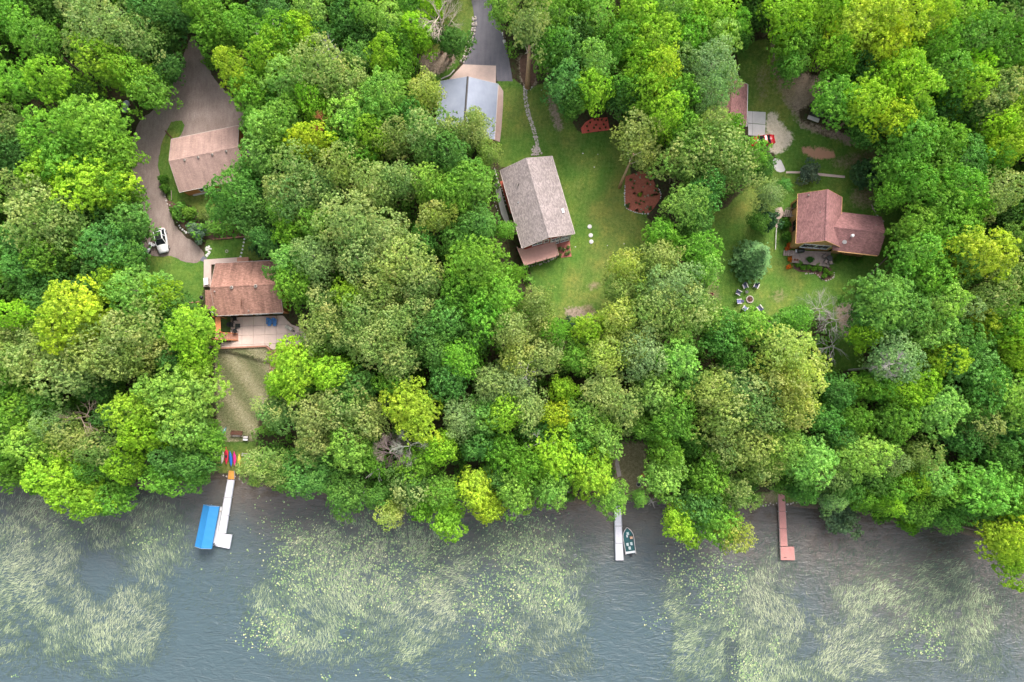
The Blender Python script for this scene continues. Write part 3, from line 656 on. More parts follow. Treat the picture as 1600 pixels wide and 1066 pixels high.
# ================================================================ TREES
def rot_frames(nrm, r):
    """two tangents for each normal"""
    a = np.stack([r.normal(size=len(nrm)), r.normal(size=len(nrm)), r.normal(size=len(nrm))], -1)
    t = np.cross(nrm, a); t /= np.linalg.norm(t, axis=1, keepdims=True) + 1e-9
    return t, np.cross(nrm, t)
def leaves(c, nrm, size, attr, r, aspect=.62, fold=.12):
    """one folded diamond leaf (two triangles) at each point"""
    t, bt = rot_frames(nrm, r)
    s = size[:, None]
    V = np.stack([c - t * s, c + bt * s * aspect + nrm * s * fold, c + t * s, c - bt * s * aspect + nrm * s * fold], 1).reshape(-1, 3)
    i0 = np.arange(len(c))[:, None] * 4
    F = np.stack([i0 + [0, 1, 2], i0 + [0, 2, 3]], 1).reshape(-1, 3)
    return V, F, np.repeat(attr, 2, axis=0)
def broadleaf(seed, nb=24, nf=34, fr=.42, nl=15, ls=.2, R0=5.0, H=16.0, depth=.22, gap=.12, flat=.85, rag=1.0):
    r = np.random.default_rng(seed)
    zc = H * .70; cz = H * depth
    ph = r.uniform(0, 6.28, 4)
    def lobe(a): return 1 + rag * (.13 * np.sin(2 * a + ph[0]) + .12 * np.sin(3 * a + ph[1]) + .08 * np.sin(5 * a + ph[2]))
    # boughs fill the disc, high in the middle, with uneven tops; a lower skirt closes the rim
    i = np.arange(nb) + .5
    a = i * 2.39996 + r.normal(0, .4, nb)
    q = np.sqrt(i / nb) * (1 + r.normal(0, .06, nb))
    rad = R0 * .80 * q * lobe(a)
    B = np.stack([np.cos(a) * rad, np.sin(a) * rad, zc + cz * (1 - 1.25 * q ** 2.2) + r.normal(0, .055 * H * .5, nb)], -1)
    ns = nb // 2
    a2 = np.arange(ns) / ns * 6.283 + r.normal(0, .3, ns); rad2 = R0 * r.uniform(.55, .88, ns) * lobe(a2)
    B = np.concatenate([B, np.stack([np.cos(a2) * rad2, np.sin(a2) * rad2, zc - cz * r.uniform(.5, 1.15, ns)], -1)])
    nb = len(B)
    br = R0 * r.uniform(.19, .36, nb)
    cl, cn, sz, at = [], [], [], []
    for k in range(nb):
        n = int(nf * (br[k] / (R0 * .30)) ** 2)
        g = r.normal(size=(n, 3)); g[:, 2] = np.abs(g[:, 2]) * 1.1 - .25
        outw = (B[k] - [0, 0, zc - cz * 1.6]); outw /= np.linalg.norm(outw)
        g += outw * .55
        g /= np.linalg.norm(g, axis=1, keepdims=True)
        f = B[k] + g * (br[k] * (1 + r.normal(0, .17, (n, 1)))) * [1, 1, flat]
        dm = np.min([np.linalg.norm((f - B[j]) / [1, 1, flat], axis=1) / br[j] for j in range(nb) if j != k], axis=0)
        keep = (dm > .84) & (r.random(n) > gap)
        f = f[keep]; g = g[keep]
        tone = r.uniform(0, 1); patch = r.uniform(0, 1)
        for fc, fn in zip(f, g):
            rr = fr * r.uniform(.45, 1.25)
            nn = max(5, int(nl * (rr / fr) ** 1.6))
            h = r.normal(size=(nn, 3)) + fn * 1.0 + [0, 0, .5]
            h /= np.linalg.norm(h, axis=1, keepdims=True)
            c = fc + h * rr * r.uniform(.45, 1.15, (nn, 1)) * [1, 1, .8]
            nr = h + r.normal(0, .42, (nn, 3)); nr /= np.linalg.norm(nr, axis=1, keepdims=True)
            ft = np.clip(.5 * tone + .5 * r.uniform(), 0, 1)
            cl.append(c); cn.append(nr); sz.append(r.uniform(.65, 1.3, nn) * ls)
            at.append(np.stack([r.random(nn), np.full(nn, ft), np.full(nn, patch), np.ones(nn)], -1))
    # sparse inner foliage that closes the crown
    n = 1500
    g = r.normal(size=(n, 3)); g /= np.linalg.norm(g, axis=1, keepdims=True)
    c = g * [R0 * .8, R0 * .8, cz * .8] * r.uniform(.3, 1, (n, 1)) + [0, 0, zc - cz * .4]
    cl.append(c); cn.append(g * .4 + [0, 0, 1] + r.normal(0, .3, (n, 3))); sz.append(r.uniform(.9, 1.5, n) * ls * 1.5)
    at.append(np.stack([r.random(n), r.uniform(0, .6, n), np.zeros(n), np.ones(n)], -1))
    c = np.concatenate(cl); nr = np.concatenate(cn); nr /= np.linalg.norm(nr, axis=1, keepdims=True)
    return leaves(c, nr, np.concatenate(sz), np.concatenate(at), r), B
def conifer(seed, R0=3.5, H=14.0, spiky=1.0):
    r = np.random.default_rng(seed)
    cl, cn, sz, at = [], [], [], []
    z = 1.2; a0 = 0
    while z < H - .3:
        t = z / H; rr = R0 * (1 - t) ** .8 * r.uniform(.9, 1.1)
        nbr = max(5, int(9 + rr * 2.4))
        for k in range(nbr):
            a = a0 + k / nbr * 6.283 + r.normal(0, .12); Lb = rr * r.uniform(.78, 1.12) * spiky
            tone = r.uniform(0, 1)
            nn = int(14 + Lb * 16); s = r.uniform(.08, 1, nn) ** .8
            w = .30 * (1.15 - s) + .10
            side = r.normal(0, 1, nn) * w * .8
            c = np.stack([np.cos(a) * Lb * s - np.sin(a) * side, np.sin(a) * Lb * s + np.cos(a) * side, z - .34 * Lb * s ** 1.4 + r.normal(0, .05, nn)], -1)
            nr = np.stack([np.cos(a) * .35 + r.normal(0, .3, nn), np.sin(a) * .35 + r.normal(0, .3, nn), np.ones(nn)], -1)
            cl.append(c); cn.append(nr); sz.append(r.uniform(.12, .2, nn))
            at.append(np.stack([r.random(nn), np.full(nn, tone), s, np.ones(nn)], -1))
        z += .42 * (1.15 - t * .5); a0 += r.uniform(0, 2)
    c = np.concatenate(cl); nr = np.concatenate(cn); nr /= np.linalg.norm(nr, axis=1, keepdims=True)
    return leaves(c, nr, np.concatenate(sz), np.concatenate(at), r, aspect=.45)
def trunk_mesh(name, B, mat, H=16.0, r0=.28, n=9, seed=1):
    r = random.Random(seed); m = MB()
    top = Vector((r.uniform(-.3, .3), r.uniform(-.3, .3), H * .78))
    m.tube([(0, 0, -1.0), (0, 0, .2), (top.x * .3, top.y * .3, H * .3), (top.x * .7, top.y * .7, H * .55), tuple(top)], [r0 * 1.5, r0 * 1.1, r0 * .85, r0 * .6, r0 * .2], 8)
    if B is not None:
        for k in range(0, len(B), max(1, len(B) // n)):
            b = Vector(B[k]); s = Vector((0, 0, H * r.uniform(.32, .5)))
            mid = s.lerp(b, .5) + Vector((r.uniform(-.4, .4), r.uniform(-.4, .4), -.5))
            b = s.lerp(b, .72); m.tube([s, s.lerp(mid, .8), b], [r0 * .4, r0 * .26, .05], 5)
    return m.build(name, mat, mesh_only=True, smooth=True)
def branchy(seed, H, R0, depth=3, droop=0.0, r0=.16, nch=4, up=.8, trunk=True):
    """bare crown: repeated forking"""
    r = random.Random(seed); m = MB()
    def grow(p, d, L, rad, lv):
        q = p + d * L * .5 + Vector((r.uniform(-.1, .1), r.uniform(-.1, .1), r.uniform(-.05, .1))) * L
        e = q + (d + Vector((r.uniform(-.25, .25), r.uniform(-.25, .25), r.uniform(-.1, .2) - droop * .3))).normalized() * L * .5
        m.tube([p, q, e], [rad, rad * .75, rad * .5], 5 if lv > 1 else 4, cap=False)
        if lv == 0: return
        for k in range(nch):
            a = r.uniform(0, 6.283); s = r.uniform(.35, .8)
            nd = (d + Vector((math.cos(a) * s, math.sin(a) * s, r.uniform(-.3, .3) - droop))).normalized()
            st = p.lerp(e, r.uniform(.35, 1.0)) if k else e
            grow(st, nd, L * r.uniform(.55, .8), rad * .5, lv - 1)
    if trunk: m.tube([(0, 0, -1), (.1, 0, H * .3), (0, .15, H * .62), (0, 0, H * .9)], [r0 * 1.3, r0, r0 * .8, r0 * .4], 7)
    for k in range(7 if trunk else 9):
        a = k * 2.4 + r.uniform(-.3, .3); z = H * (.5 + .42 * k / 9)
        grow(Vector((0, 0, z)), Vector((math.cos(a), math.sin(a), up * r.uniform(.4, 1.2))).normalized(), R0 * r.uniform(.38, .55), r0 * .45, depth)
    return m

PROTO = {}
tk = []
NMAP, NOAK, NWIL = 9, 7, 3
for i in range(NMAP):
    (v, f, a), B = broadleaf(100 + i, nb=20 + 3 * (i % 4), nf=30, fr=.36 + .04 * (i % 3), nl=14, ls=.18 + .012 * (i % 3), depth=.17 + .03 * (i % 4), gap=.10 + .04 * (i % 3), rag=.8 + .25 * (i % 3))
    PROTO['maple', i] = (np_mesh('crown', v, f, M_MAPLE, a), trunk_mesh('trunk', B, M_BARK, seed=i))
for i in range(NOAK):
    (v, f, a), B = broadleaf(200 + i, nb=26 + 2 * (i % 3), nf=46, fr=.28, nl=11, ls=.155, gap=.2 + .05 * (i % 3), depth=.16 + .03 * (i % 3), rag=1.0 + .3 * (i % 3))
    PROTO['oak', i] = (np_mesh('crown', v, f, M_OAK, a), trunk_mesh('trunk', B, M_BARK, seed=20 + i))
for i in range(NWIL):
    (v, f, a), B = broadleaf(300 + i, nb=26, nf=46, fr=.27, nl=12, ls=.14, gap=.1, depth=.22)
    PROTO['willow', i] = (np_mesh('crown', v, f, M_MAPLE, a), trunk_mesh('trunk', B, M_PALEBARK, seed=30 + i))
for i in range(3):
    v, f, a = conifer(400 + i, spiky=1.0 + .08 * i)
    PROTO['spruce', i] = (np_mesh('crown', v, f, M_CONIFER, a), trunk_mesh('trunk', None, M_BARK, H=14, r0=.18, seed=40 + i))
(v, f, a), B = broadleaf(500, nb=9, nf=26, fr=.30, nl=12, ls=.15, R0=2.0, H=2.4, depth=.35, gap=.1)
PROTO['shrub', 0] = (np_mesh('foliage', v, f, M_MAPLE, a), None)
(v, f, a), B = broadleaf(501, nb=8, nf=30, fr=.22, nl=12, ls=.11, R0=2.0, H=2.4, depth=.35, gap=.15)
PROTO['shrub', 1] = (np_mesh('foliage', v, f, M_CONIFER, a), None)

# colour class -> (species, leaf base colour, words, height offset)
CLS = {
 'M': ('maple', (0.190, 0.425, 0.060), 'mid green', 0.0),
 'L': ('maple', (0.270, 0.510, 0.115), 'light green', 0.6),
 'V': ('maple', (0.300, 0.550, 0.050), 'bright lime green', 1.0),
 'Y': ('maple', (0.400, 0.580, 0.055), 'vivid yellow green', 1.4),
 'D': ('maple', (0.105, 0.265, 0.060), 'dark green', -2.2),
 'K': ('maple', (0.140, 0.345, 0.080), 'deep green', -0.8),
 'O': ('oak', (0.225, 0.395, 0.105), 'olive green', 0.8),
 'T': ('oak', (0.310, 0.455, 0.130), 'tan tipped olive', 1.4),
 'Q': ('oak', (0.420, 0.550, 0.110), 'golden yellow', 1.6),
 'G': ('willow', (0.280, 0.450, 0.190), 'pale grey green', 0.5),
 'B': ('spruce', (0.130, 0.260, 0.100), 'dark grey green', -2.0),
}
SPN = {'maple': 'maple_tree', 'oak': 'oak_tree', 'willow': 'willow_tree', 'spruce': 'spruce_tree'}
TREES = """
15 30 32 M;60 62 38 M;58 12 34 D;118 12 34 O;160 38 50 T;212 62 42 O;130 78 26 O;166 100 40 V;208 118 35 V;230 138 34 M;255 108 30 D;80 125 34 V;22 130 38 M;126 150 28 D;
146 195 52 M;85 212 46 M;172 240 42 M;112 252 46 M;78 268 34 V;140 290 50 V;10 195 30 O;12 242 30 D;240 22 36 D;282 18 30 K;252 58 28 D;318 12 36 M;330 48 30 M;365 108 32 Y;385 45 36 M;396 142 35 M;408 192 25 M;352 60 22 M;
178 300 36 M;30 300 36 O;62 335 52 T;108 350 42 O;18 380 36 K;162 328 34 D;200 345 36 K;212 358 20 K;172 385 42 K;196 402 30 K;112 402 34 D;78 402 36 M;42 420 34 K;12 445 32 D;62 452 30 D;
115 492 56 Y;70 478 26 K;218 458 46 L;180 440 28 V;150 438 28 K;250 462 28 V;98 448 26 D;30 492 32 V;12 522 34 T;60 528 30 O;205 520 48 T;152 545 42 T;270 482 30 D;299 512 36 V;305 545 27 V;245 515 30 K;
425 18 38 D;445 60 38 M;485 14 30 L;472 52 34 V;425 88 36 V;455 128 42 L;500 108 52 O;548 135 42 O;508 62 30 D;540 28 36 D;572 18 26 L;578 60 26 D;612 38 34 L;602 92 34 V;560 92 26 K;640 12 30 M;650 52 30 V;602 145 38 L;625 100 24 M;672 6 24 V;708 62 28 D;628 70 26 M;664 142 31 Q;
424 206 33 L;442 190 36 L;490 165 28 V;548 182 38 L;590 175 34 L;530 212 30 M;488 222 36 Y;580 210 30 V;465 262 42 O;535 258 42 T;618 218 34 O;665 208 40 O;708 208 30 O;742 204 27 T;742 184 17 T;762 238 20 T;700 238 40 K;642 180 28 K;410 245 34 L;420 155 30 D;400 120 24 D;440 235 26 M;560 245 30 M;
826 32 36 T^;785 12 24 L;872 22 36 M;858 75 30 M;905 8 34 M;900 52 32 D;932 28 36 L;995 18 42 V;1050 15 36 L;1028 62 40 V;1108 18 40 V;1122 62 36 L;1078 55 34 M;1150 42 24 M;1186 12 30 D;1160 62 18 D;880 80 36 K;932 98 34 L;885 132 36 K;925 138 34 V;972 66 36 M;1002 108 36 V;1032 118 34 Y;1012 148 34 V;1062 100 32 G;1112 108 46 G;1130 128 26 G;1106 152 34 G;1060 152 36 M;1038 182 34 V;1070 205 32 M;900 156 24 K;890 172 14 K;976 152 28 D;940 148 20 D;982 140 28 M;
1000 212 38 T;1005 244 25 T;1078 240 46 O;1128 232 44 O;1112 200 32 T;1138 203 24 M;1172 247 26 M;1160 262 38 O;1100 275 34 O;1192 262 22 K;1054 254 22 O;
1235 22 42 V;1242 62 38 M;1238 100 24 K;1285 12 40 V;1305 78 34 V;1318 100 28 M;1345 38 46 Y;1398 22 44 Y;1385 68 40 Y;1450 40 34 Y;1500 14 38 V;1412 112 36 V;1345 108 30 D;1308 152 38 M;1352 158 40 V;1395 125 34 V;1428 150 34 V;1400 185 34 Y;1460 72 34 M;1480 115 34 M;1512 138 34 V;1528 60 42 M;1572 78 40 M;1560 22 30 D;1592 28 30 O;1478 168 28 D;1582 140 40 O;1540 165 34 O;1356 205 28 D;1432 195 30 M;1520 105 24 V;1548 205 30 V;1588 190 34 Y;1575 235 34 Y;1425 228 38 M;1470 222 36 M;1408 262 38 M;1455 262 38 M;1508 250 38 K;1545 255 28 M;1512 185 24 D;
440 300 30 T;412 330 28 D;462 308 42 O;500 292 38 O;585 292 44 T;628 280 34 O;545 345 48 T;598 372 46 T;635 408 46 T;562 402 42 O;602 442 42 T;655 442 38 O;492 352 32 M;492 402 38 G;455 408 30 L;462 445 34 M;436 430 14 K;415 375 24 K;452 365 26 M;440 332 26 L;545 462 30 V;512 482 36 O;568 492 38 T;612 505 38 T;502 512 32 T;648 482 36 O;535 525 32 O;700 302 34 M;733 288 41 M;670 290 30 L;680 338 30 Q;712 378 32 D;746 352 32 K;745 418 46 M;778 458 42 M;718 458 38 M;760 495 38 M;700 502 38 K;662 520 34 D;790 358 16 M;806 428 14 M;660 380 26 K;385 272 22 K;
372 302 38 K;352 325 26 K;385 335 30 K;
838 472 28 T;848 505 30 T;802 515 36 T;868 522 24 M;980 420 30 Q;968 452 26 T;1035 402 34 T;1076 320 34 L;1034 366 26 M;1088 352 30 K;1102 298 32 K;1092 390 30 M;1100 425 28 L;1052 448 46 G;1028 485 46 O;1078 485 40 O;1108 505 26 L;962 500 36 Q;918 515 28 V;988 535 34 Q;1130 525 36 K;1172 512 30 M;
1432 285 36 M;1395 305 24 M;1500 295 38 M;1470 325 38 M;1435 355 34 M;1482 362 38 M;1438 398 38 M;1512 335 30 M;1455 432 36 M;1492 420 30 K;1530 395 46 Y;1560 300 38 T;1592 335 30 D;1590 372 28 L;1582 430 34 O;1550 468 34 O;1380 475 48 K;1418 488 34 K;1358 505 26 K;1470 475 32 L;1502 485 28 G;1528 508 26 Y;1562 505 32 M;1590 512 34 V;1460 520 32 L;
1240 502 26 M;1205 530 30 K;1352 525 22 V;1500 535 34 K;
12 562 36 T;58 562 40 T;105 582 44 T;182 562 42 T;232 548 34 T;150 602 28 D;305 575 26 V;272 560 28 K;286 618 46 L;255 615 36 L;212 645 36 V;228 678 30 V;295 665 38 L;326 688 24 M;28 642 34 M;65 632 30 K;12 602 30 M;12 675 38 L;50 692 34 L;82 662 28 G;112 685 32 T;165 705 32 O;195 725 28 V;175 650 24 K;268 718 28 K;304 722 30 K;255 748 26 M;18 742 28 M;90 742 36 V;125 775 36 V;178 775 26 M;65 752 22 M;150 735 24 K;308 748 16 K;
462 575 46 V;522 582 34 V;442 602 25 V;580 540 38 T;625 562 34 O;500 538 28 O;645 642 48 Y;612 602 26 M;560 602 32 K;538 635 42 O;572 655 36 T;492 652 38 T;490 692 32 T;430 644 31 O;408 728 34 T;442 740 26 O;545 700 36 L;582 720 26 M;478 742 40 K;540 772 34 K;652 725 32 M;690 702 28 V;642 762 36 O;690 768 32 M;610 802 22 Q;700 812 27 V;742 762 30 Y;765 792 24 Y;760 652 34 L;722 655 34 G;775 602 38 G;702 592 34 K;722 560 32 M;752 695 28 K;785 705 32 M;790 645 30 V;680 548 30 K;745 525 30 D;660 790 24 M;595 775 24 K;
815 562 34 Q;852 552 32 T;902 560 28 M;942 555 36 Q;882 608 20 V;872 648 24 Y;825 638 34 T;805 600 32 G;845 672 28 K;942 610 38 T;975 638 34 T;908 655 36 L;942 682 34 L;902 692 32 M;872 712 38 V;828 728 32 M;808 768 34 L;925 738 34 V;862 762 32 L;1002 552 40 G;1060 560 36 L;1022 615 34 L;1052 652 36 M;1080 600 28 K;1012 668 26 M;1042 705 28 M;1038 742 32 L;1078 690 28 D;1110 608 38 T;1132 652 42 T;1162 615 40 O;1182 655 34 O;1172 698 38 T;1130 702 32 O;1192 732 30 T;1108 745 36 M;1150 770 30 O;958 780 26 L;1000 778 14 L;1092 790 32 K;1150 562 26 K;1180 578 24 K;780 745 24 K;
1222 545 42 Q;1250 585 44 Q;1215 595 40 Q;1238 640 36 Q;1198 648 28 O;1222 702 36 L;1262 722 40 L;1290 655 26 K;1310 612 28 K;1335 655 26 M;1345 712 40 L;1312 685 24 K;1345 605 24 M;1400 562 46 G;1400 655 36 M;1372 605 26 M;1408 615 26 V;1468 640 34 L;1440 602 28 V;1475 560 28 Y;1512 562 40 K;1542 605 36 K;1588 552 32 Y;1592 625 42 L;1500 640 28 K;1532 662 28 T;1505 685 32 K;1440 712 28 O;1392 722 22 G;1540 765 42 M;1500 790 26 K;1580 770 36 M;1322 764 24 K;1348 778 18 M;1386 790 18 V;1438 792 26 M;1476 812 20 K;1422 758 26 V;1482 768 26 M;1252 768 22 K;1398 762 24 M;1365 748 26 K;1455 742 26 L;1300 785 18 G;1300 745 26 G;
1060 815 26 V;1120 812 34 M;1148 838 26 Q;1078 838 18 V;1578 842 36 Y;1595 880 30 V;1592 680 36 K;1180 402 36 B;1186 345 17 K;1206 302 24 G;1228 288 13 K;1560 715 26 K
"""
LAND = [('the gravel drive', 290, 130), ('the brown roofed garage', 325, 245), ('the white car', 255, 378), ('the patio house', 385, 440), ('the dry grass slope', 380, 610),
        ('the row of kayaks', 362, 715), ('the blue boat canopy', 322, 823), ('the top left corner', 40, 40), ('the blue grey metal roof', 735, 165), ('the asphalt drive', 760, 50),
        ('the grey shingled roof', 842, 310), ('the small red mulch bed', 930, 195), ('the large red mulch bed', 1005, 300), ('the three white lids', 922, 367), ('the fire pit chairs', 1168, 465),
        ('the L shaped red roof', 1312, 345), ('the red car', 1190, 222), ('the orange soil patch', 1282, 240), ('the green motorboat', 984, 845), ('the salmon red dock', 1225, 825),
        ('the bare grey tree', 1295, 500), ('the top right corner', 1560, 40), ('the dead twig fan', 1400, 568), ('the rust brown dead crown', 505, 190), ('the grey dead crown', 625, 702),
        ('the orange lakeside bench', 1006, 742), ('the propane tank', 200, 170), ('the largest yellow crown', 115, 492), ('the stepping stones', 380, 385), ('the concrete patio', 440, 515), ('the upper right meadow', 1190, 110)]
def dirword(dx, dy):
    a = math.degrees(math.atan2(-dy, dx)) % 360
    return ['right of', 'above and right of', 'above', 'above and left of', 'left of', 'below and left of', 'below', 'below and right of'][int((a + 22.5) // 45) % 8]
ORD = ['leftmost', 'second from left', 'third from left', 'fourth from left', 'fifth from left', 'sixth from left', 'seventh from left', 'eighth from left']
tl = []
for s in TREES.replace('\n', '').split(';'):
    if not s.strip(): continue
    a, b_, c, t = s.split(); tl.append((float(a), float(b_), float(c), t))
keys = {}
for i, (a, b_, c, t) in enumerate(tl):
    l = min(LAND, key=lambda q: (q[1] - a) ** 2 + (q[2] - b_) ** 2)
    d = math.hypot(l[1] - a, l[2] - b_)
    size = 'small' if c < 27 else ('broad' if c >= 40 else '')
    near = 'close by, ' if d < 60 else ''
    k = (size, CLS[t[0]][2], CLS[t[0]][0], 'just ' if d < 62 else '', dirword(a - l[1], b_ - l[2]), l[0])
    keys.setdefault(k, []).append(i)
LABEL = {}
for k, v in keys.items():
    base = f"{k[0]} {k[1]} {k[2]} {k[3]}{k[4]} {k[5]}".strip().replace('above and', 'upper').replace('below and', 'lower').replace('just upper', 'close upper').replace('just lower', 'close lower')
    if len(v) == 1: LABEL[v[0]] = base
    else:
        for j, i in enumerate(sorted(v, key=lambda q: tl[q][0])):
            LABEL[i] = (base + ', ' + ORD[j]).strip()
rt = random.Random(5)
for i, (a, b_, c, t) in enumerate(tl):
    tall = t.endswith('^'); t = t[0]
    sp_, colr, word, dh = CLS[t]
    rm = c / 10.0
    H = min(21.0, max(5.5, 9.0 + 1.75 * rm + dh + rt.uniform(-1.2, 1.2)))
    if tall: H += 6.0
    if sp_ == 'spruce': H = 6.0 + .9 * rm
    CF = .40 if sp_ == 'spruce' else .70
    g = 6.0
    for _ in range(8):                                  # the crown's widest part sits at the measured spot
        p = P(a, b_, g + H * CF); g = .5 * g + .5 * float(gz(p.x, p.y))
    g = max(g, 0.1)
    nv = {'maple': NMAP, 'oak': NOAK, 'willow': NWIL, 'spruce': 3}[sp_]
    cm, tm = PROTO[sp_, rt.randrange(nv)]
    p = P(a, b_, g + H * CF)
    e = thing(SPN[sp_], LABEL[i], 'tree', (p.x, p.y, g), rt.uniform(0, 6.28), 'trees of the lakeside wood')
    sgap = p.y - float(np.interp(p.x, SHX, SHY)) - 1.2
    if sgap < 0:                                        # rooted on the bank, leaning out over the water
        tilt = min(0.6, math.atan2(-sgap, H * .66))
        e.location.y -= sgap; e.location.z = float(gz(p.x, p.y - sgap))
        e.rotation_euler = (Quaternion((1, 0, 0), tilt) @ Quaternion((0, 0, 1), e.rotation_euler.z)).to_euler()
    if sgap >= 0 and sp_ != 'spruce' and a > -20 and not tall:      # edge trees root inside the wood and lean to the light
        bx, by = p.x, p.y; best = None
        for st_ in range(0, 9):
            dd_ = st_ * .6
            for q8 in range(12):
                an = q8 * math.pi / 6; tx, ty = bx + math.cos(an) * dd_, by + math.sin(an) * dd_
                u_, v_ = PX(np.array(tx), np.array(ty), gz(tx, ty))
                hid = math.hypot(float(u_) - a, float(v_) - b_) < c * .8
                mx_, my_ = (tx + bx) / 2, (ty + by) / 2; zm_ = float(gz(mx_, my_)) + H * .3; um_, vm_ = PX(np.array(mx_), np.array(my_), zm_)
                clear = samp(mk_open, um_, vm_) < .3 or math.hypot(float(um_) - a, float(vm_) - b_) < c * .85
                if (samp(mk_open, u_, v_) < .3 and clear) or hid: best = (tx, ty); break
            if best: break
        if best and (best[0] != bx or best[1] != by):
            dx_, dy_ = bx - best[0], by - best[1]; dl = math.hypot(dx_, dy_)
            e.location = (best[0], best[1], float(gz(*best)))
            e.rotation_euler = (Quaternion((-dy_ / dl, dx_ / dl, 0), math.atan2(dl, H * .66)) @ Quaternion((0, 0, 1), e.rotation_euler.z)).to_euler()
    rm2 = c / (FPX / (CAM_H - g - H * .6))
    sxy = rm2 / 5.1 if sp_ != 'spruce' else rm2 / 3.3
    e.scale = (sxy * rt.uniform(.90, 1.12), sxy * rt.uniform(.90, 1.12), H / (16.0 if sp_ != 'spruce' else 14.0))
    cr = link('crown', cm, e); q = rt.uniform(.88, 1.12)
    cr.color = (colr[0] * q * rt.uniform(.9, 1.1), colr[1] * q, colr[2] * q * rt.uniform(.8, 1.2), 1)
    link('trunk', tm, e)
# ---- the wood goes on outside the frame: one mass of crowns
def outer_wood():
    r = np.random.default_rng(9); Vs, Fs, As = [], [], []; n0 = 0; src = []
    for k in ((0, 0), (1, 1), (2, 2), (3, 1)):
        (v, f, a), _b = broadleaf(700 + k[0], nb=22, nf=22, fr=.45, nl=8, ls=.30, depth=.19)
        src.append((v, f, a))
    pts = [(x, y) for x in (-45, -105, -165) for y in range(-150, 760, 66)] + [(x, y) for x in (1648, 1708, 1768) for y in range(-150, 820, 66)] + [(x, y) for x in range(10, 1620, 68) for y in (-52, -118) if not (700 < x < 800)]
    for px, py in pts:
        px += r.uniform(-14, 14); py += r.uniform(-14, 14)
        p = P(px, py, 17); g = float(gz(p.x, p.y)); v, f, a = src[r.integers(4)]
        t = r.uniform(0, 6.28); sc_ = r.uniform(.75, 1.05); q = v.copy()
        x = (v[:, 0] * np.cos(t) - v[:, 1] * np.sin(t)) * sc_ + p.x; y = (v[:, 0] * np.sin(t) + v[:, 1] * np.cos(t)) * sc_ + p.y
        Vs.append(np.stack([x, y, v[:, 2] * r.uniform(.85, 1.05) + g], -1)); Fs.append(f + n0); n0 += len(v)
        b = a.copy(); b[:, 1] = np.clip(b[:, 1] * .5 + r.uniform(0, .5), 0, 1); As.append(b)
    m = np_mesh('outer_wood', np.concatenate(Vs), np.concatenate(Fs), M_MAPLE, np.concatenate(As)); print('outer tris', len(m.polygons))
    o = link('outer_wood', m); o.color = (0.19, 0.41, 0.06, 1)
    tag(o, 'mass of green crowns where the wood goes on beyond the frame', 'wood', kind='stuff')
outer_wood()
print('trees', len(tl))
# ---- undergrowth: low leafy cover of the forest floor (uncountable)
def undergrowth():
    r = np.random.default_rng(77)
    n = 9000
    px = r.uniform(-40, 1640, n); py = r.uniform(-40, 860, n)
    x, y, z = GA(px, py)
    s = y - np.interp(x, SHX, SHY)
    k = (samp(mk_open, px, py) < .12) & (s > .4)
    x, y, z = x[k], y[k], z[k]; n = len(x)
    hh = r.uniform(.3, 1.0, n) ** 1.3 * 4.2; rr = r.uniform(.7, 1.5, n)
    m = 46
    h = r.normal(size=(n, m, 3)); h[..., 2] = np.abs(h[..., 2]); h /= np.linalg.norm(h, axis=2, keepdims=True)
    c = np.stack([x, y, z + hh * .4], -1)[:, None, :] + h * np.stack([rr, rr, hh * .6], -1)[:, None, :] * r.uniform(.6, 1.05, (n, m, 1))
    nr = h + [0, 0, .5] + r.normal(0, .4, (n, m, 3)); nr /= np.linalg.norm(nr, axis=2, keepdims=True)
    tone = np.repeat(r.random(n)[:, None], m, 1); pat = np.repeat(r.random(n)[:, None], m, 1)
    at = np.stack([r.random((n, m)), tone, pat, np.ones((n, m))], -1).reshape(-1, 4)
    v, f, a = leaves(c.reshape(-1, 3), nr.reshape(-1, 3), r.uniform(.16, .32, n * m), at, r)
    o = link('undergrowth', np_mesh('undergrowth', v, f, M_MAPLE, a)); o.color = (0.13, 0.31, 0.05, 1)
    tag(o, 'dark green bushes and saplings covering the forest floor between the trees', 'undergrowth', kind='stuff')
undergrowth()
def grassy(name, poly, n, h, col, label, seed):
    r = np.random.default_rng(seed)
    xs = [p[0] for p in poly]; ys = [p[1] for p in poly]
    px = r.uniform(min(xs), max(xs), n); py = r.uniform(min(ys), max(ys), n)
    mk = raster([poly], 1); k = samp(mk, px, py) > .5
    x, y, z = GA(px[k], py[k]); n = len(x)
    a = r.uniform(0, 6.28, n); L = r.uniform(.5, 1.2, n) * h; w = .045
    ux, uy = np.cos(a), np.sin(a)
    b0 = np.stack([x - uy * w, y + ux * w, z], -1); b1 = np.stack([x + uy * w, y - ux * w, z], -1)
    tip = np.stack([x + ux * L * .9, y + uy * L * .9, z + L * .5], -1)
    V = np.stack([b0, b1, tip], 1).reshape(-1, 3); F = np.arange(3 * n).reshape(-1, 3)
    m, nt, b, out = new_mat(name + '_blades')
    A = nt.nodes.new('ShaderNodeAttribute'); A.attribute_name = 'leaf'; sp = nt.nodes.new('ShaderNodeSeparateColor'); nt.links.new(A.outputs['Color'], sp.inputs[0])
    nt.links.new(ramp(nt, sp.outputs[0], col), b.inputs['Base Color']); b.inputs['Roughness'].default_value = .8
    o = link(name, np_mesh(name, V, F, m, np.stack([np.clip(r.random(n) * .6 + .4 * (.5 + .5 * np.sin(x * 1.1 + y * .8)), 0, 1)] * 3 + [np.ones(n)], -1)))
    tag(o, label, 'grass', kind='stuff')
grassy('dry_grass', DRY[0], 42000, .42, [(0, (0.11, 0.15, 0.05)), (.35, (0.22, 0.23, 0.10)), (.7, (0.40, 0.35, 0.20)), (1, (0.58, 0.52, 0.36))], 'long dry tan grass on the slope below the concrete patio', 1)

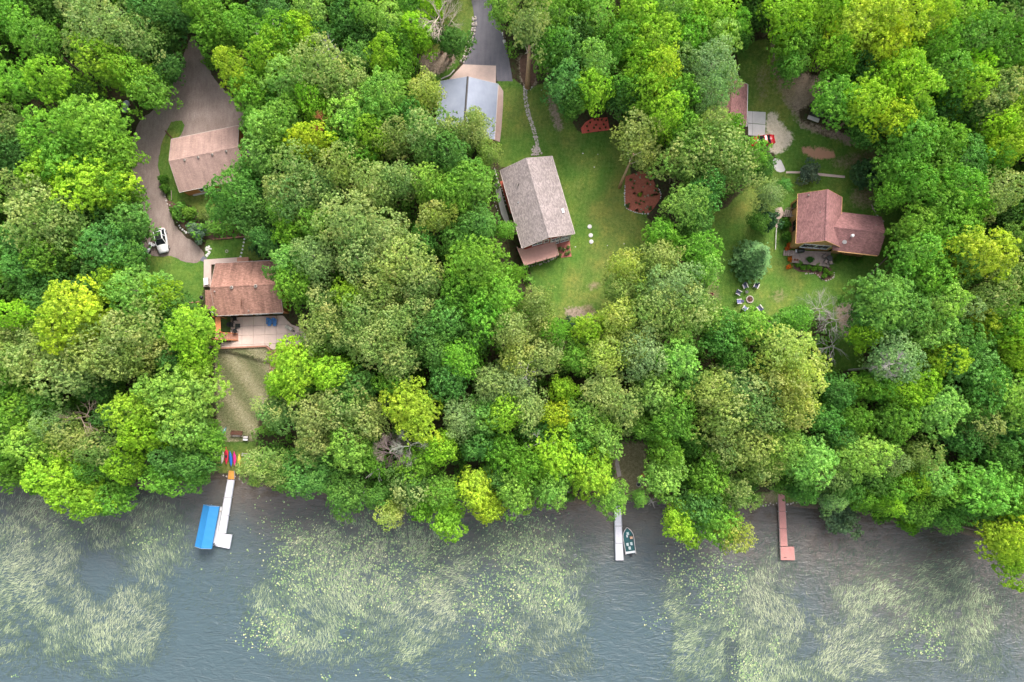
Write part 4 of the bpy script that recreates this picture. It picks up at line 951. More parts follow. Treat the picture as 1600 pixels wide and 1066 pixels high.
# ---- shrubs: each a thing
def shrub(px, py, rp, v, col, label, name='shrub', group=None, h=1.0):
    p = G(px, py); rm = rp / 9.4
    e = thing(name, label, 'shrub', p, random.uniform(0, 6), group)
    e.scale = (rm / 2.0, rm / 2.0, rm / 2.0 * h * 1.3)
    f = link('foliage', PROTO['shrub', v][0], e); f.color = (*col, 1)
    m = MB(); m.tube([(0, 0, -.3), (0, 0, 1.2)], [.16, .08], 6); m.build('stem', M_BARK, e)
    return e
shrub(315, 366, 15, 1, (0.16, 0.25, 0.20), 'blue grey rounded shrub at the tip of the planting bed by the gravel drive')
shrub(282, 338, 9, 0, (0.11, 0.27, 0.04), 'larger green bush low in the planting bed beside the gravel drive')
shrub(274, 331, 7, 0, (0.10, 0.25, 0.04), 'small green bush at the upper end of the planting bed beside the gravel drive')
shrub(302, 336, 12, 0, (0.20, 0.38, 0.06), 'light green bush in the middle of the planting bed south of the brown garage')
shrub(322, 341, 10, 0, (0.22, 0.32, 0.10), 'flecked light green bush right of the light bush in the planting bed')
shrub(260, 283, 9, 0, (0.10, 0.25, 0.035), 'green bush at the lower left corner of the brown roofed garage')
shrub(262, 297, 8, 0, (0.12, 0.28, 0.04), 'green bush just below the lower left corner of the brown garage')
shrub(415, 388, 18, 0, (0.07, 0.17, 0.07), 'dark round bush behind the upper right corner of the patio house roof')
shrub(1258, 276, 18, 1, (0.09, 0.15, 0.11), 'dark blue grey round bush left of the walkway above the L shaped roof')
shrub(1339, 280, 24, 0, (0.07, 0.17, 0.07), 'wide dark green bush at the right end of the walkway above the L shaped roof')
shrub(1372, 275, 20, 1, (0.06, 0.10, 0.07), 'dark spreading juniper right of the walkway at the wood edge')
shrub(1224, 352, 9, 0, (0.08, 0.22, 0.035), 'green bush between the entry walk and the L roofed house')
shrub(1226, 372, 9, 0, (0.09, 0.24, 0.035), 'green bush beside the west wall near the grey steps')
shrub(1190, 352, 18, 1, (0.07, 0.17, 0.09), 'small blue green conifer above the big dark spruce on the lawn', h=1.6)
shrub(1300, 803, 30, 1, (0.13, 0.22, 0.12), 'grey green willow bush leaning over the water right of the salmon red dock')
shrub(1368, 795, 20, 0, (0.09, 0.24, 0.035), 'green bush on the bank midway between the red dock and the right edge')
shrub(1412, 815, 18, 0, (0.15, 0.36, 0.03), 'bright green bush overhanging the muddy shallows at lower right')
shrub(1345, 783, 14, 0, (0.15, 0.20, 0.05), 'olive bush on the bank behind the shore bushes')
shrub(1455, 808, 16, 1, (0.12, 0.19, 0.10), 'grey green bush on the bank left of the big shore maple')
shrub(1390, 765, 16, 0, (0.30, 0.38, 0.04), 'yellow green bush in the clearing behind the right shore')
shrub(1465, 755, 18, 0, (0.12, 0.30, 0.03), 'fresh green bush in the clearing at the right shore')
shrub(1420, 780, 14, 0, (0.11, 0.27, 0.03), 'small green bush left of the big shore maple')
shrub(1350, 205, 20, 0, (0.06, 0.16, 0.03), 'dark bush under the maple beside the bare brown bank')
shrub(892, 510, 12, 1, (0.07, 0.16, 0.08), 'dark round bush left of the small wooden step on the lawn')
for i, (a, b_, c) in enumerate([(1232, 384, (0.62, 0.16, 0.03)), (1229, 389, (0.60, 0.14, 0.03)), (1233, 406, (0.62, 0.20, 0.03)), (1231, 418, (0.65, 0.17, 0.02))]):
    shrub(a, b_, 4.2, 1, c, ['orange flower clump against the west wall above the grey steps', 'orange flower clump directly above the grey steps', 'orange flower clump directly below the grey steps', 'largest orange flower clump at the left end of the flower bed'][i], 'flower_clump', 'orange flower clumps')
def rows(pts, k, base, place):
    o = {}; srt = sorted(range(len(pts)), key=lambda i: pts[i][1]); n = (len(srt) + k - 1) // k
    rn = ['top', 'second', 'third', 'fourth', 'fifth', 'sixth', 'seventh', 'eighth']
    for j in range(n):
        rw = sorted(srt[j * k:(j + 1) * k], key=lambda i: pts[i][0])
        for c, i in enumerate(rw): o[i] = base + ', ' + ORD[c] + (' in the ' + rn[j] + ' row of ' if n > 1 else ' in ') + place
    return o
for i, (a, b_) in enumerate([(1245, 415), (1253, 419), (1262, 418), (1270, 421), (1279, 421), (1288, 424), (1295, 428), (1286, 432), (1248, 412), (1275, 415)]):
    shrub(a, b_, 4.5, 0, (0.16, 0.36, 0.05), rows([(1245, 415), (1253, 419), (1262, 418), (1270, 421), (1279, 421), (1288, 424), (1295, 428), (1286, 432), (1248, 412), (1275, 415)], 5, 'leafy perennial', 'the bed below the grey deck')[i], 'garden_plant', 'perennials below the grey deck')
for i, (a, b_) in enumerate([(1310, 402), (1320, 405), (1330, 406), (1341, 408), (1306, 408)]):
    shrub(a, b_, 5, 0, (0.10, 0.26, 0.04), rows([(1310, 402), (1320, 405), (1330, 406), (1341, 408), (1306, 408)], 5, 'green perennial', 'the group against the cedar wall')[i], 'garden_plant', 'perennials along the cedar wall')
# planting in the red mulch beds
r_ = random.Random(3)
SB = [(917, 198), (922, 192), (929, 188), (934, 188), (940, 188), (947, 189), (931, 196), (928, 200.5), (937, 201.5), (946, 200), (943, 195), (919, 205)]
for i, (a, b_) in enumerate(SB):
    shrub(a, b_, 1.7, 1, (0.05, 0.10, 0.04), rows(SB, 4, 'dark seedling', 'the small red mulch bed')[i], 'bed_plant', 'seedlings in the small red mulch bed')
cnt = 0; BP = []
while cnt < 46:
    a, b_ = r_.uniform(978, 1031), r_.uniform(268, 332)
    if not inpoly(a, b_, BED2): continue
    BP.append((a, b_)); cnt += 1
RL = rows(BP, 7, 'plant', 'the large red mulch bed')
for i, (a, b_) in enumerate(BP):
    t = r_.random()
    k_ = ('low green ', (0.12, 0.21, 0.07), 1.5, 2.8) if t < .62 else (('white flowering ', (0.60, 0.57, 0.52), 1.2, 2.0) if t < .85 else ('dark brown ', (0.10, 0.06, 0.035), 1.6, 2.6))
    shrub(a, b_, r_.uniform(k_[2], k_[3]), 1, k_[1], k_[0] + RL[i], 'bed_plant', 'plants in the large red mulch bed')
shrub(999.5, 305, 3.4, 0, (0.34, 0.48, 0.06), 'bright yellow green bush at the middle of the large red mulch bed', 'bed_plant')
PP = [(875, 389), (881, 391), (888, 387), (889, 395), (875, 399), (885, 397)]
for i, (a, b_) in enumerate(PP):
    shrub(a, b_, 3.2, 0, (0.30, 0.42, 0.18), rows(PP, 3, 'grey green plant', 'the red paver patio')[i], 'garden_plant', 'plants on the red paver patio')

# ---- dead and bare trees
def dead(px, py, H, Rc, seed, label, mat=M_DEAD, zoff=0.0, depth=3, nch=4, up=.8, name='dead_tree', top=True, r0=.16, cat='dead tree'):
    g = 6.0
    for _ in range(8):
        p = P(px, py, g + H * (.85 if top else 0)); g = .5 * g + .5 * float(gz(p.x, p.y))
    p = P(px, py, g + H * (.85 if top else 0))
    g = max(g, -.2)
    e = thing(name, label, cat, (p.x, p.y, g), seed * 1.3)
    me = branchy(seed, H, Rc, depth, r0=r0, nch=nch, up=up, trunk=False)
    me.build('branches', mat, e)
    m = MB(); m.tube([(0, 0, -1), (.1, 0, H * .3), (0, .15, H * .62), (0, 0, H * .92)], [r0 * 1.3, r0, r0 * .8, r0 * .4], 7); m.build('trunk', mat, e)
    return e
dead(1285, 482, 8, 3.2, 1, 'bare grey tree with tangled twigs at the lower edge of the right lawn', up=.3, r0=.09)
dead(1308, 500, 8, 3.6, 2, 'larger bare grey tree with long forked branches over the brown ground', up=.3, r0=.10)
dead(1302, 540, 7, 3.2, 3, 'low bare grey branches right of the golden yellow oak', up=.2, depth=2, r0=.09)
dead(1400, 568, 17.5, 2.6, 4, 'fan of bare grey twigs standing out of a pale grey green crown', up=.5, nch=5)
dead(686, 22, 15, 5.0, 5, 'tall bare forked tree with pale trunk left of the asphalt drive', M_PALEBARK, up=1.0, depth=3, r0=.2)
dead(612, 708, 14, 3.0, 6, 'dense brownish grey dead crown among the shore trees', weathered('brown_twigs', (0.30, 0.22, 0.20)), up=.4, nch=6)
dead(640, 697, 15, 3.2, 7, 'pale grey green dead crown right of the brownish dead one', weathered('lichen_twigs', (0.42, 0.42, 0.33)), up=.4, nch=6)
dead(505, 191, 15, 2.3, 8, 'small rust brown dead crown between bright yellow maples', weathered('rust_needles', (0.34, 0.12, 0.05)), up=.5, nch=7, r0=.12)
dead(128, 652, 13, 4.2, 9, 'brown bare twig fan between the olive oaks at lower left', weathered('brown_dead_wood', (0.30, 0.22, 0.17)), up=.2, depth=2, nch=4)
dead(823, 578, 15, 2.6, 10, 'white bare branches poking out of the oak in the middle of the wood', up=.4, depth=2)
dead(843, 692, 14, 2.4, 11, 'white bare crown above the left shore of the motorboat', up=.4, depth=2, nch=3)
dead(592, 733, 12, 2.6, 12, 'white forked snag above the shore below the grey dead crown', up=.2, depth=1, nch=3)
dead(567, 772, 5, 1.6, 13, 'white snag leaning at the water edge left of centre', up=.2, depth=1, nch=3)
dead(805, 800, 4, 1.6, 14, 'white driftwood snag at the water edge near the middle', up=.2, depth=1, nch=3)
dead(878, 770, 8, 1.9, 15, 'bare grey snag at the water edge left of the white motorboat dock', up=.2, depth=1, nch=3)
dead(507, 72, 16, 2.6, 16, 'bare pale twigs in the crown above the large grey green oak', up=.4, depth=2)
dead(420, 45, 14, 3.0, 17, 'bare grey twig fan among dark trees at upper left centre', up=.3, depth=2)
dead(1020, 785, 6, 1.2, 18, 'thin grey snag beside the muddy shallows near the motorboat', up=.2, depth=1, nch=2)
dead(1548, 152, 13, 3.4, 19, 'bare grey branch in the dark oak at the upper right edge', up=.3, depth=1, nch=3)
# trunk of the tall tree by the drive, foot on the lawn, crown up at the frame edge
for (bx, by, tx, ty, H, lab) in [(824.5, 137, 827, 72, 13, 'tall straight pale brown trunk right of the asphalt drive'), (967.7, 293.5, 990, 240, 12, 'curved pale trunk rising from the lawn left of the large red mulch bed'),
                                 (705, 94, 684, 45, 10, 'leaning pale trunk on the grass left of the asphalt drive'), (691, 82, 684, 40, 9, 'second thinner pale trunk beside the leaning one left of the asphalt drive'),
                                 (649, 112, 630, 68, 10, 'thin slanting pale trunk at the wood edge left of the grassy bank'), (575, 66, 572, 35, 8, 'short thick grey trunk in a gap of the upper wood')]:
    a = G(bx, by); c = P(tx, ty, a.z + H)
    e = thing('bare_trunk', lab, 'tree trunk', a)
    d = c - a; rr = .42 if H > 12 else .24
    m = MB(); m.tube([(0, 0, -.5), (d.x * .12, d.y * .12 + .1, H * .2), (d.x * .45, d.y * .45, H * .5), (d.x, d.y, H)], [rr * 1.25, rr, rr * .85, rr * .5], 10)
    m.build('trunk', weathered('tan_bark', (0.45, 0.29, 0.17), .2, 2, .9, 8) if H >= 12 else M_PALEBARK, e, smooth=True)
    m = MB()
    for k in range(4):
        q = Vector((d.x, d.y, H)) * (.7 + .08 * k); aa = k * 2.1
        m.tube([q, q + Vector((math.cos(aa) * 1.2, math.sin(aa) * 1.2, 1.6))], [rr * .3, .04], 5)
    m.build('limbs', M_PALEBARK, e)

# ================================================================ BUILDINGS
def frame_from(A, B, C, z):
    """corner A, ridge direction A->B, depth A->C, all measured at height z above the ground there."""
    g = float(G(*A).z)
    a, b_, c = P(*A, g + z), P(*B, g + z), P(*C, g + z)
    g = float(gz((b_.x + c.x) / 2, (b_.y + c.y) / 2))
    a, b_, c = P(*A, g + z), P(*B, g + z), P(*C, g + z)
    u = (b_ - a); L = u.length; rz = math.atan2(u.y, u.x)
    v = Vector((-math.sin(rz), math.cos(rz), 0)); W = (c - a).dot(v)
    return Vector((a.x, a.y, g)), rz, L, W
def slope(parent, mat, x0, x1, ye, ze, yr, zr, th=.12, name='roof_panel', ext=0.0):
    """a roof slab whose own axes run along the eave and up the slope"""
    Y = Vector((0, yr - ye, zr - ze)); ln = Y.length; Y.normalize()
    X = Vector((1, 0, 0)) if Y.y > 0 else Vector((-1, 0, 0)); Z = X.cross(Y)
    o = Vector((x0 if Y.y > 0 else x1, ye, ze))
    m = MB(); m.box(0, x1 - x0, -ext, ln, -th, 0)
    ob = m.build(name, mat, parent)
    ob.matrix_local = Matrix.Translation(o) @ Matrix((X, Y, Z)).transposed().to_4x4()
    return ob
def wall_poly(parent, name, mat, pts, base, thick=.12):
    pass
def window(parent, x, y, z, w, h, face, frame=M_WHITE, cols=2):
    """face: '-y' '+y' '-x' '+x'; centre at x,y,z"""
    f = MB(); t = .06
    def bx(m, a0, a1, z0, z1, d0, d1):
        if face == '-y': m.box(x + a0, x + a1, y - d1, y - d0, z + z0, z + z1)
        if face == '+y': m.box(x + a0, x + a1, y + d0, y + d1, z + z0, z + z1)
        if face == '-x': m.box(x - d1, x - d0, y + a0, y + a1, z + z0, z + z1)
        if face == '+x': m.box(x + d0, x + d1, y + a0, y + a1, z + z0, z + z1)
    W = w / 2; Hh = h / 2
    bx(f, -W - .1, W + .1, Hh, Hh + .12, 0, .10); bx(f, -W - .1, W + .1, -Hh - .12, -Hh, 0, .14)
    bx(f, -W - .1, -W, -Hh, Hh, 0, .09); bx(f, W, W + .1, -Hh, Hh, 0, .09)
    for i in range(1, cols): q = -W + w * i / cols; bx(f, q - .04, q + .04, -Hh, Hh, 0, .07)
    fo = f.build('window', frame, parent)
    g = MB(); bx(g, -W, W, -Hh, Hh, .005, .03); g.build('pane', M_GLASS, fo)
def gable_house(name, label, cat, A, B, C, eave, rise, roofm, wallm, oh=.45, gable_oh=.4, trim=M_WHITE, floor=-1.2, seams=False, walls=True):
    o, rz, L, W = frame_from(A, B, C, eave)
    e = thing(name, label, cat, o, rz)
    ze = eave
    x0, x1, y0, y1 = gable_oh, L - gable_oh, oh, W - oh
    ym = W / 2; zr = eave + rise
    slope_k = rise / ym
    zw = lambda y: eave + slope_k * min(y, W - y) - .14
    # walls
    def wl_(nm, vs):
        m = MB(); n = len(vs) // 2
        m.add(vs, [tuple(range(n))[::-1], tuple(range(n, 2 * n))] + [(i, (i + 1) % n, n + (i + 1) % n, n + i) for i in range(n)])
        m.build(nm, wallm, e)
    for (ya, yb) in ((y0, y0 + .15), (y1 - .15, y1)):
        m = MB(); m.box(x0, x1, ya, yb, floor, zw(y0)); m.build('wall', wallm, e)
    for (xa, xb) in ((x0 + .002, x0 + .15), (x1 - .15, x1 - .002)):
        prof = [(y0 + .15, floor), (y1 - .15, floor), (y1 - .15, zw(y0 + .15)), (ym, zw(ym)), (y0 + .15, zw(y0 + .15))]
        wl_('wall', [(xa, y, z) for y, z in prof] + [(xb, y, z) for y, z in prof])
    slope(e, roofm, 0, L, 0, ze, ym, zr)
    slope(e, roofm, 0, L, W, ze, ym, zr)
    m = MB()
    m.add([(-.03, ym - .18, zr - .04), (-.03, ym, zr + .05), (-.03, ym + .18, zr - .04), (L + .03, ym - .18, zr - .04), (L + .03, ym, zr + .05), (L + .03, ym + .18, zr - .04)], [(0, 1, 2), (3, 5, 4), (0, 3, 4, 1), (1, 4, 5, 2), (0, 2, 5, 3)])
    m.build('ridge_cap', roofm if not seams else M_DARK, e)
    # eave gutters and rake boards
    for ya in (0, W):
        m = MB(); m.box(0, L, ya - (.08 if ya == 0 else -.01), ya + (-.01 if ya == 0 else .08), ze - .15, ze - .03); m.build('gutter', trim, e)
    for xa in (-.03, L):
        for s in (0, 1):
            ya, yb = (0, ym) if s == 0 else (W, ym)
            m = MB(); d = .03
            m.add([(xa, ya, ze - .2), (xa, yb, zr - .2), (xa, yb, zr + .015), (xa, ya, ze + .015), (xa + d, ya, ze - .2), (xa + d, yb, zr - .2), (xa + d, yb, zr + .015), (xa + d, ya, ze + .015)],
                  [(0, 1, 2, 3), (7, 6, 5, 4), (0, 4, 5, 1), (1, 5, 6, 2), (2, 6, 7, 3), (3, 7, 4, 0)])
            m.build('rake_board', trim, e)
    return e, L, W, zr
def on_roof(e, px, py, W, eave, rise):
    """local point of the roof surface seen at the pixel"""
    z = e.location.z + eave + rise * .6
    for _ in range(10):
        p = P(px, py, z); q = e.matrix_basis.inverted() @ Vector((p.x, p.y, 0)); h = eave + rise * (min(q.y, W - q.y) / (W / 2)); z = .5 * z + .5 * (e.location.z + h)
    return q.x, q.y, h
def roof_vent(e, px, py, W, eave, rise, r=.2, h=.28, mat=M_STONE):
    x, y, z = on_roof(e, px, py, W, eave, rise)
    m = MB(); m.cyl(x, y, z - .1, z + h, r * .55, 10); m.tube([(x, y, z + h * .6), (x, y, z + h)], [r, r * .7], 10); m.build('roof_vent', mat, e)

M_TRIM = weathered('tan_trim', (0.52, 0.44, 0.40), .1)
RM_BR = shingles('brown_shingles', (0.42, 0.28, 0.24), .10, .12)
RM_RED = shingles('red_brown_shingles', (0.42, 0.225, 0.172), .25, .2)
RM_GREY = shingles('grey_shingles', (0.31, 0.26, 0.25), .28, .06)
RM_MAR = shingles('maroon_shingles', (0.31, 0.155, 0.148), .25, .07)
def metal_roof():
    m, nt, b, out = new_mat('blue_grey_metal_roof'); v = objc(nt)
    w = nt.nodes.new('ShaderNodeTexWave'); w.inputs['Scale'].default_value = 1.2; w.bands_direction = 'Y'; nt.links.new(v, w.inputs[0])
    f = noise(nt, v, .5, 4, .6)
    nt.links.new(ramp(nt, f, [(.3, (0.24, 0.265, 0.335)), (.7, (0.30, 0.325, 0.40))]), b.inputs['Base Color'])
    b.inputs['Roughness'].default_value = .65
    bump(nt, b, w.outputs['Fac'], .25, .02); return m
RM_MET = metal_roof()

# brown roofed garage, upper left
e, L, W, zr = gable_house('garage', 'brown shingled garage with light upper slope beside the gravel drive', 'garage', (280, 300.3), (386.5, 278.5), (269.2, 217.3), 2.9, 2.1, RM_BR, M_ORANGEW, oh=.35, gable_oh=.25, trim=M_TRIM)
for a in ((289, 250.6), (310.4, 246.4), (332.3, 242), (354, 237)): roof_vent(e, a[0], a[1], W, 2.9, 2.1, .22, .3)
window(e, L * .3, .35, 1.3, 1.4, 1.0, '-y'); window(e, L * .7, .35, 1.3, 1.4, 1.0, '-y')
m = MB(); m.box(L * .2, L * .26 + 3.6, W - .35, W - .28, 0, 2.3); m.build('garage_door', M_WHITE, e)
m = MB(); m.box(L - .252, L - .20, W * .45, W * .45 + .95, 0, 2.05); dr = m.build('door', M_BROWNW, e); m = MB(); m.box(L - .20, L - .15, W * .45 + .8, W * .45 + .86, .95, 1.05); m.build('handle', M_ALU, dr)
m = MB(); m.box(1.0, L - 1.0, .10, .34, -.6, .02); m.build('foundation', M_CONCW, e)
# patio house
e, L, W, zr = gable_house('patio_house', 'red brown shingled house with the blue chairs on its concrete patio', 'house', (336.4, 493.3), (442.4, 488.2), (335.2, 411.6), 3.6, 1.9, RM_RED, M_ORANGEW, oh=.4, gable_oh=.3, trim=M_TRIM)
for a, s in (((362.5, 449.5), .3), ((400, 447.5), .3), ((389, 486), .14), ((336, 456), .14)): roof_vent(e, a[0], a[1], W, 3.6, 1.9, s, .35, M_STONE)
m = MB(); x, y, z = on_roof(e, 377, 470, W, 3.6, 1.9); m.box(x - .05, x + .05, y - 1.0, y + 1.0, z - .1, z + .12); m.build('vent_strip', M_BROWNW, e)
for xx in (1.8, 4.4, 7.2, 9.6): window(e, xx, .4, 1.6, 1.5, 1.5, '-y', M_WHITE)
m = MB(); m.box(5.5, 6.5, .32, .39, 0, 2.1); d = m.build('door', M_WHITE, e); m = MB(); m.box(6.3, 6.38, .26, .32, .95, 1.1); m.build('handle', M_DARK, d)
q = e.matrix_basis.inverted() @ G(387.5, 403.5)
m = MB(); m.box(q.x - .9, q.x + .9, W - .6, W + 1.0, -1, 2.3); ch = m.build('bay', M_CEDAR, e); m = MB(); m.box(q.x - 1.0, q.x + 1.0, W - .6, W + 1.1, 2.3, 2.42); m.build('cap', M_DECKW, ch)
# lower west porch roof
slope(e, RM_RED, -1.9, .30, W * .5 - 3.3, 3.0, W * .5, 3.35, name='porch_roof')
for yy in (W * .5 - 3.1, W * .5 - .2): m = MB(); m.box(-1.8, -1.65, yy, yy + .15, -1, 2.95); m.build('porch_post', M_ORANGEW, e)
x, y, z = on_roof(e, 335, 487, W, 3.6, 1.9); m = MB(); m.tube([(x, y, z - .1), (x - .05, y, z + .5)], .03, 6)
dm = m.build('dish_mast', M_ALU, e); m = MB(); m.tube([(x - .1, y - .1, z + .5), (x - .15, y - .3, z + .55)], [.08, .36], 12); m.build('dish', M_CONCW, dm)

# grey shingled house: ridge runs north-south; A = SE, B = NE, C = SW
e, L, W, zr = gable_house('red_house', 'red sided house with mottled grey shingle roof in the middle of the lawn', 'house', (898.2, 365.5), (862.6, 244), (815.7, 387.2), 4.7, 2.3, RM_GREY, M_REDW, oh=.45, gable_oh=.35, trim=M_TRIM)
roof_vent(e, 810.4, 289.7, W, 4.7, 2.3, .10, .6, M_DARK); roof_vent(e, 809.7, 317, W, 4.7, 2.3, .13, .25, M_ALU)
x, y, z = on_roof(e, 879.5, 330, W, 4.7, 2.3); m = MB(); m.box(x - .35, x + .35, y - .18, y + .18, z - .1, z + .3); m.build('roof_vent', M_WHITE, e)
G0 = .35
for yy in (1.5, 3.2): window(e, G0, yy, 3.2, 1.35, 1.05, '-x'); window(e, G0, yy, .9, 1.35, 1.05, '-x')
window(e, G0, 6.4, 3.9, 1.6, 1.3, '-x')
m = MB(); m.box(G0 - .05, G0, 4.3, 5.3, 2.5, 4.6); d = m.build('door', M_WHITE, e); m = MB(); m.box(G0 - .07, G0 - .05, 4.5, 5.1, 3.2, 4.3); m.build('pane', M_GLASS, d)
m = MB(); m.box(G0 - .07, G0, .45, .6, -.5, 4.6); m.box(G0 - .08, G0, 3.95, 4.1, -.5, 4.9); m.box(G0 - .09, G0, .6, 3.95, 2.0, 2.25); m.build('corner_trim', M_WHITE, e)
for xx in (3.0, 6.0, 9.5): window(e, xx, .45, 3.0, 1.3, 1.2, '-y')
# pink deck
dk = thing('deck', 'pink board deck raised on posts along the lower gable of the red sided house', 'deck', (0, 0, 0)); zz = float(G(845, 395).z) + 2.35
pc = [P(*a, zz) for a in ((808, 388.5), (866.5, 377), (872.5, 400), (819.4, 415.5))]
dk.location = (pc[0].x, pc[0].y, zz); pc = [q - Vector(dk.location) for q in pc]
nb = 24
for k in range(nb):                                     # boards one by one
    a0, a1 = k / nb, (k + .93) / nb
    m = MB(); l0, r0_ = pc[0].lerp(pc[3], a0), pc[1].lerp(pc[2], a0); l1, r1 = pc[0].lerp(pc[3], a1), pc[1].lerp(pc[2], a1)
    m.prism([(l0.x, l0.y), (r0_.x, r0_.y), (r1.x, r1.y), (l1.x, l1.y)], -.04, 0); m.build('deck_board', M_PINKD, dk)
for a in pc: m = MB(); m.box(a.x * .97 - .08, a.x * .97 + .08, a.y * .97 - .08, a.y * .97 + .08, -3.2, 1.0); m.build('post', M_DARK, dk)
for t in (.33, .66): a = pc[3].lerp(pc[2], t); m = MB(); m.box(a.x - .06, a.x + .06, a.y - .02, a.y + .1, -3.2, 1.0); m.build('post', M_DARK, dk)
for a, b_ in ((pc[3], pc[2]), (pc[1], pc[2]), (pc[0], pc[3])): m = MB(); m.tube([(a.x, a.y, .98), (b_.x, b_.y, .98)], .05, 6); m.build('handrail', M_PINKD, dk)
m = MB(); m.prism([(q.x, q.y) for q in pc], -.28, -.05); m.build('deck_frame', M_STONE, dk)

# blue grey metal garage
e, L, W, zr = gable_house('metal_roof_garage', 'long outbuilding with blue grey metal roof at the foot of the asphalt drive', 'garage', (772.5, 218), (778.2, 131.3), (680.5, 213.5), 3.2, 2.1, RM_MET, M_REDW, oh=.4, gable_oh=.35, trim=M_CONCW, seams=True)
for k in range(2):
    m = MB(); m.box(L - .36, L - .28, 1.0 + 4.2 * k, 4.2 + 4.2 * k, 0, 2.5); m.build('garage_door', M_WHITE, e)
window(e, L * .5, .4, 1.6, 1.2, 1.0, '-y'); window(e, .35, 3.0, 1.5, 1.4, 1.2, '-x')

# L shaped house: main wing ridge north-south, cross wing east-west
EA, RI = 4.3, 3.0
e, L, W, zr = gable_house('cedar_house', 'cedar sided L shaped house with maroon shingle roof on the right lawn', 'house', (1313, 386), (1315.7, 308), (1243.6, 385.4), EA, RI, RM_MAR, M_CEDAR, oh=.35, gable_oh=.3, trim=M_CEDAR)
roof_vent(e, 1263, 305.5, W, EA, RI, .16, .3); roof_vent(e, 1281, 332, W, EA, RI, .08, .2)
for yy, zz, ww, hh in ((W - 2.2, 2.5, 1.0, 1.9), (W - 3.3, 2.5, 1.0, 1.9), (W - 4.5, 2.5, 1.0, 1.9), (W - 5.6, 2.5, 1.0, 1.9)): window(e, .3, yy, zz, ww, hh, '-x', cols=1)
window(e, 3.6, W - .35, 2.4, 1.6, 1.4, '+y', M_BROWNW); window(e, 7.2, W - .35, 2.0, .9, 2.0, '+y', M_BROWNW, 1)
EA2, RI2 = 4.0, 1.85
c1, c2 = (1300.5, 391.0), (1373.1, 399.5)
o2, rz2, L2, W2 = frame_from(c2, c1, (1374.5, 338.3), EA2)
# cross wing belongs to the same house: child panels in the house's frame
def sub(nm, mb, mat, M2): ob = mb.build(nm, mat, e); ob.matrix_local = e.matrix_basis.inverted() @ M2; return ob
g = e.location.z
a = P(*c1, g + EA2); b_ = P(*c2, g + EA2); c = P(1374.5, 338.3, g + EA2)
u = (b_ - a); L2 = u.length; rz2 = math.atan2(u.y, u.x); W2 = (c - b_).dot(Vector((-math.sin(rz2), math.cos(rz2), 0)))
M2 = Matrix.Translation((a.x, a.y, g)) @ Matrix.Rotation(rz2, 4, 'Z')
for ye, yr in ((0, W2 / 2), (W2, W2 / 2)):
    Y = Vector((0, yr - ye, RI2)); ln = Y.length; Y.normalize(); X = Vector((1, 0, 0)) if Y.y > 0 else Vector((-1, 0, 0)); Z = X.cross(Y)
    xs = -1.5 if Y.y > 0 else 0
    m = MB(); Lx = L2 + (.0 if Y.y > 0 else .0)
    # the inner end is cut along the valley so that nothing shows past the main ridge
    if Y.y > 0: m.add([(0, 0, -.12), (Lx, 0, -.12), (Lx, ln, -.12), (-.8, ln, -.12), (0, 0, 0), (Lx, 0, 0), (Lx, ln, 0), (-.8, ln, 0)], [(3, 2, 1, 0), (4, 5, 6, 7), (0, 1, 5, 4), (1, 2, 6, 5), (2, 3, 7, 6), (3, 0, 4, 7)])
    else: m.add([(0, 0, -.12), (Lx - .5, 0, -.12), (Lx + .8, ln, -.12), (0, ln, -.12), (0, 0, 0), (Lx - .5, 0, 0), (Lx + .8, ln, 0), (0, ln, 0)], [(3, 2, 1, 0), (4, 5, 6, 7), (0, 1, 5, 4), (1, 2, 6, 5), (2, 3, 7, 6), (3, 0, 4, 7)])
    ob = m.build('roof_panel', RM_MAR, e)
    ob.matrix_local = e.matrix_basis.inverted() @ M2 @ Matrix.Translation((0 if Y.y > 0 else L2, ye, EA2)) @ Matrix((X, Y, Z)).transposed().to_4x4()
m = MB(); m.add([(-1.0, W2 / 2 - .15, EA2 + RI2 - .03), (-1.0, W2 / 2, EA2 + RI2 + .05), (-1.0, W2 / 2 + .15, EA2 + RI2 - .03), (L2, W2 / 2 - .15, EA2 + RI2 - .03), (L2, W2 / 2, EA2 + RI2 + .05), (L2, W2 / 2 + .15, EA2 + RI2 - .03)], [(0, 1, 2), (3, 5, 4), (0, 3, 4, 1), (1, 4, 5, 2), (0, 2, 5, 3)])
sub('ridge_cap', m, RM_MAR, M2)
m = MB(); m.box(1.2, L2 - 1.1, .7, .85, -1, EA2 - .0); sub('wall', m, M_CEDAR, M2)
m = MB(); m.box(1.2, L2 - 1.1, W2 - .7, W2 - .55, -1, EA2); sub('wall', m, M_CEDAR, M2)
m = MB(); pr = [(.7, -1), (W2 - .55, -1), (W2 - .55, EA2 + .2), (W2 / 2, EA2 + RI2 - .18), (.7, EA2 + .2)]
m.add([(L2 - 1.1, y, z) for y, z in pr] + [(L2 - .95, y, z) for y, z in pr], [(4, 3, 2, 1, 0), (5, 6, 7, 8, 9)] + [(i, (i + 1) % 5, 5 + (i + 1) % 5, 5 + i) for i in range(5)]); sub('wall', m, M_CEDAR, M2)
for k, xx in enumerate((3.0, 4.6)):
    m = MB(); m.box(xx, xx + 1.3, .58, .69, 1.2, 2.4); w = sub('window', m, M_BROWNW, M2)
m = MB(); zt = EA2 + .7; m.cyl(2.35, 2.3, zt, zt + 1.1, .16, 10); m.tube([(2.35, 2.3, zt + 1.0), (2.35, 2.3, zt + 1.25)], [.28, .2], 12); sub('flue', m, M_WHITE, M2)
m = MB(); m.tube([(1.6, 1.5, EA2 + .3), (1.6, 1.45, EA2 + .9)], .03, 6); m.tube([(1.55, 1.45, EA2 + .85), (1.45, 1.3, EA2 + 1.0)], [.1, .36], 12); sub('dish', m, M_CONCW, M2)
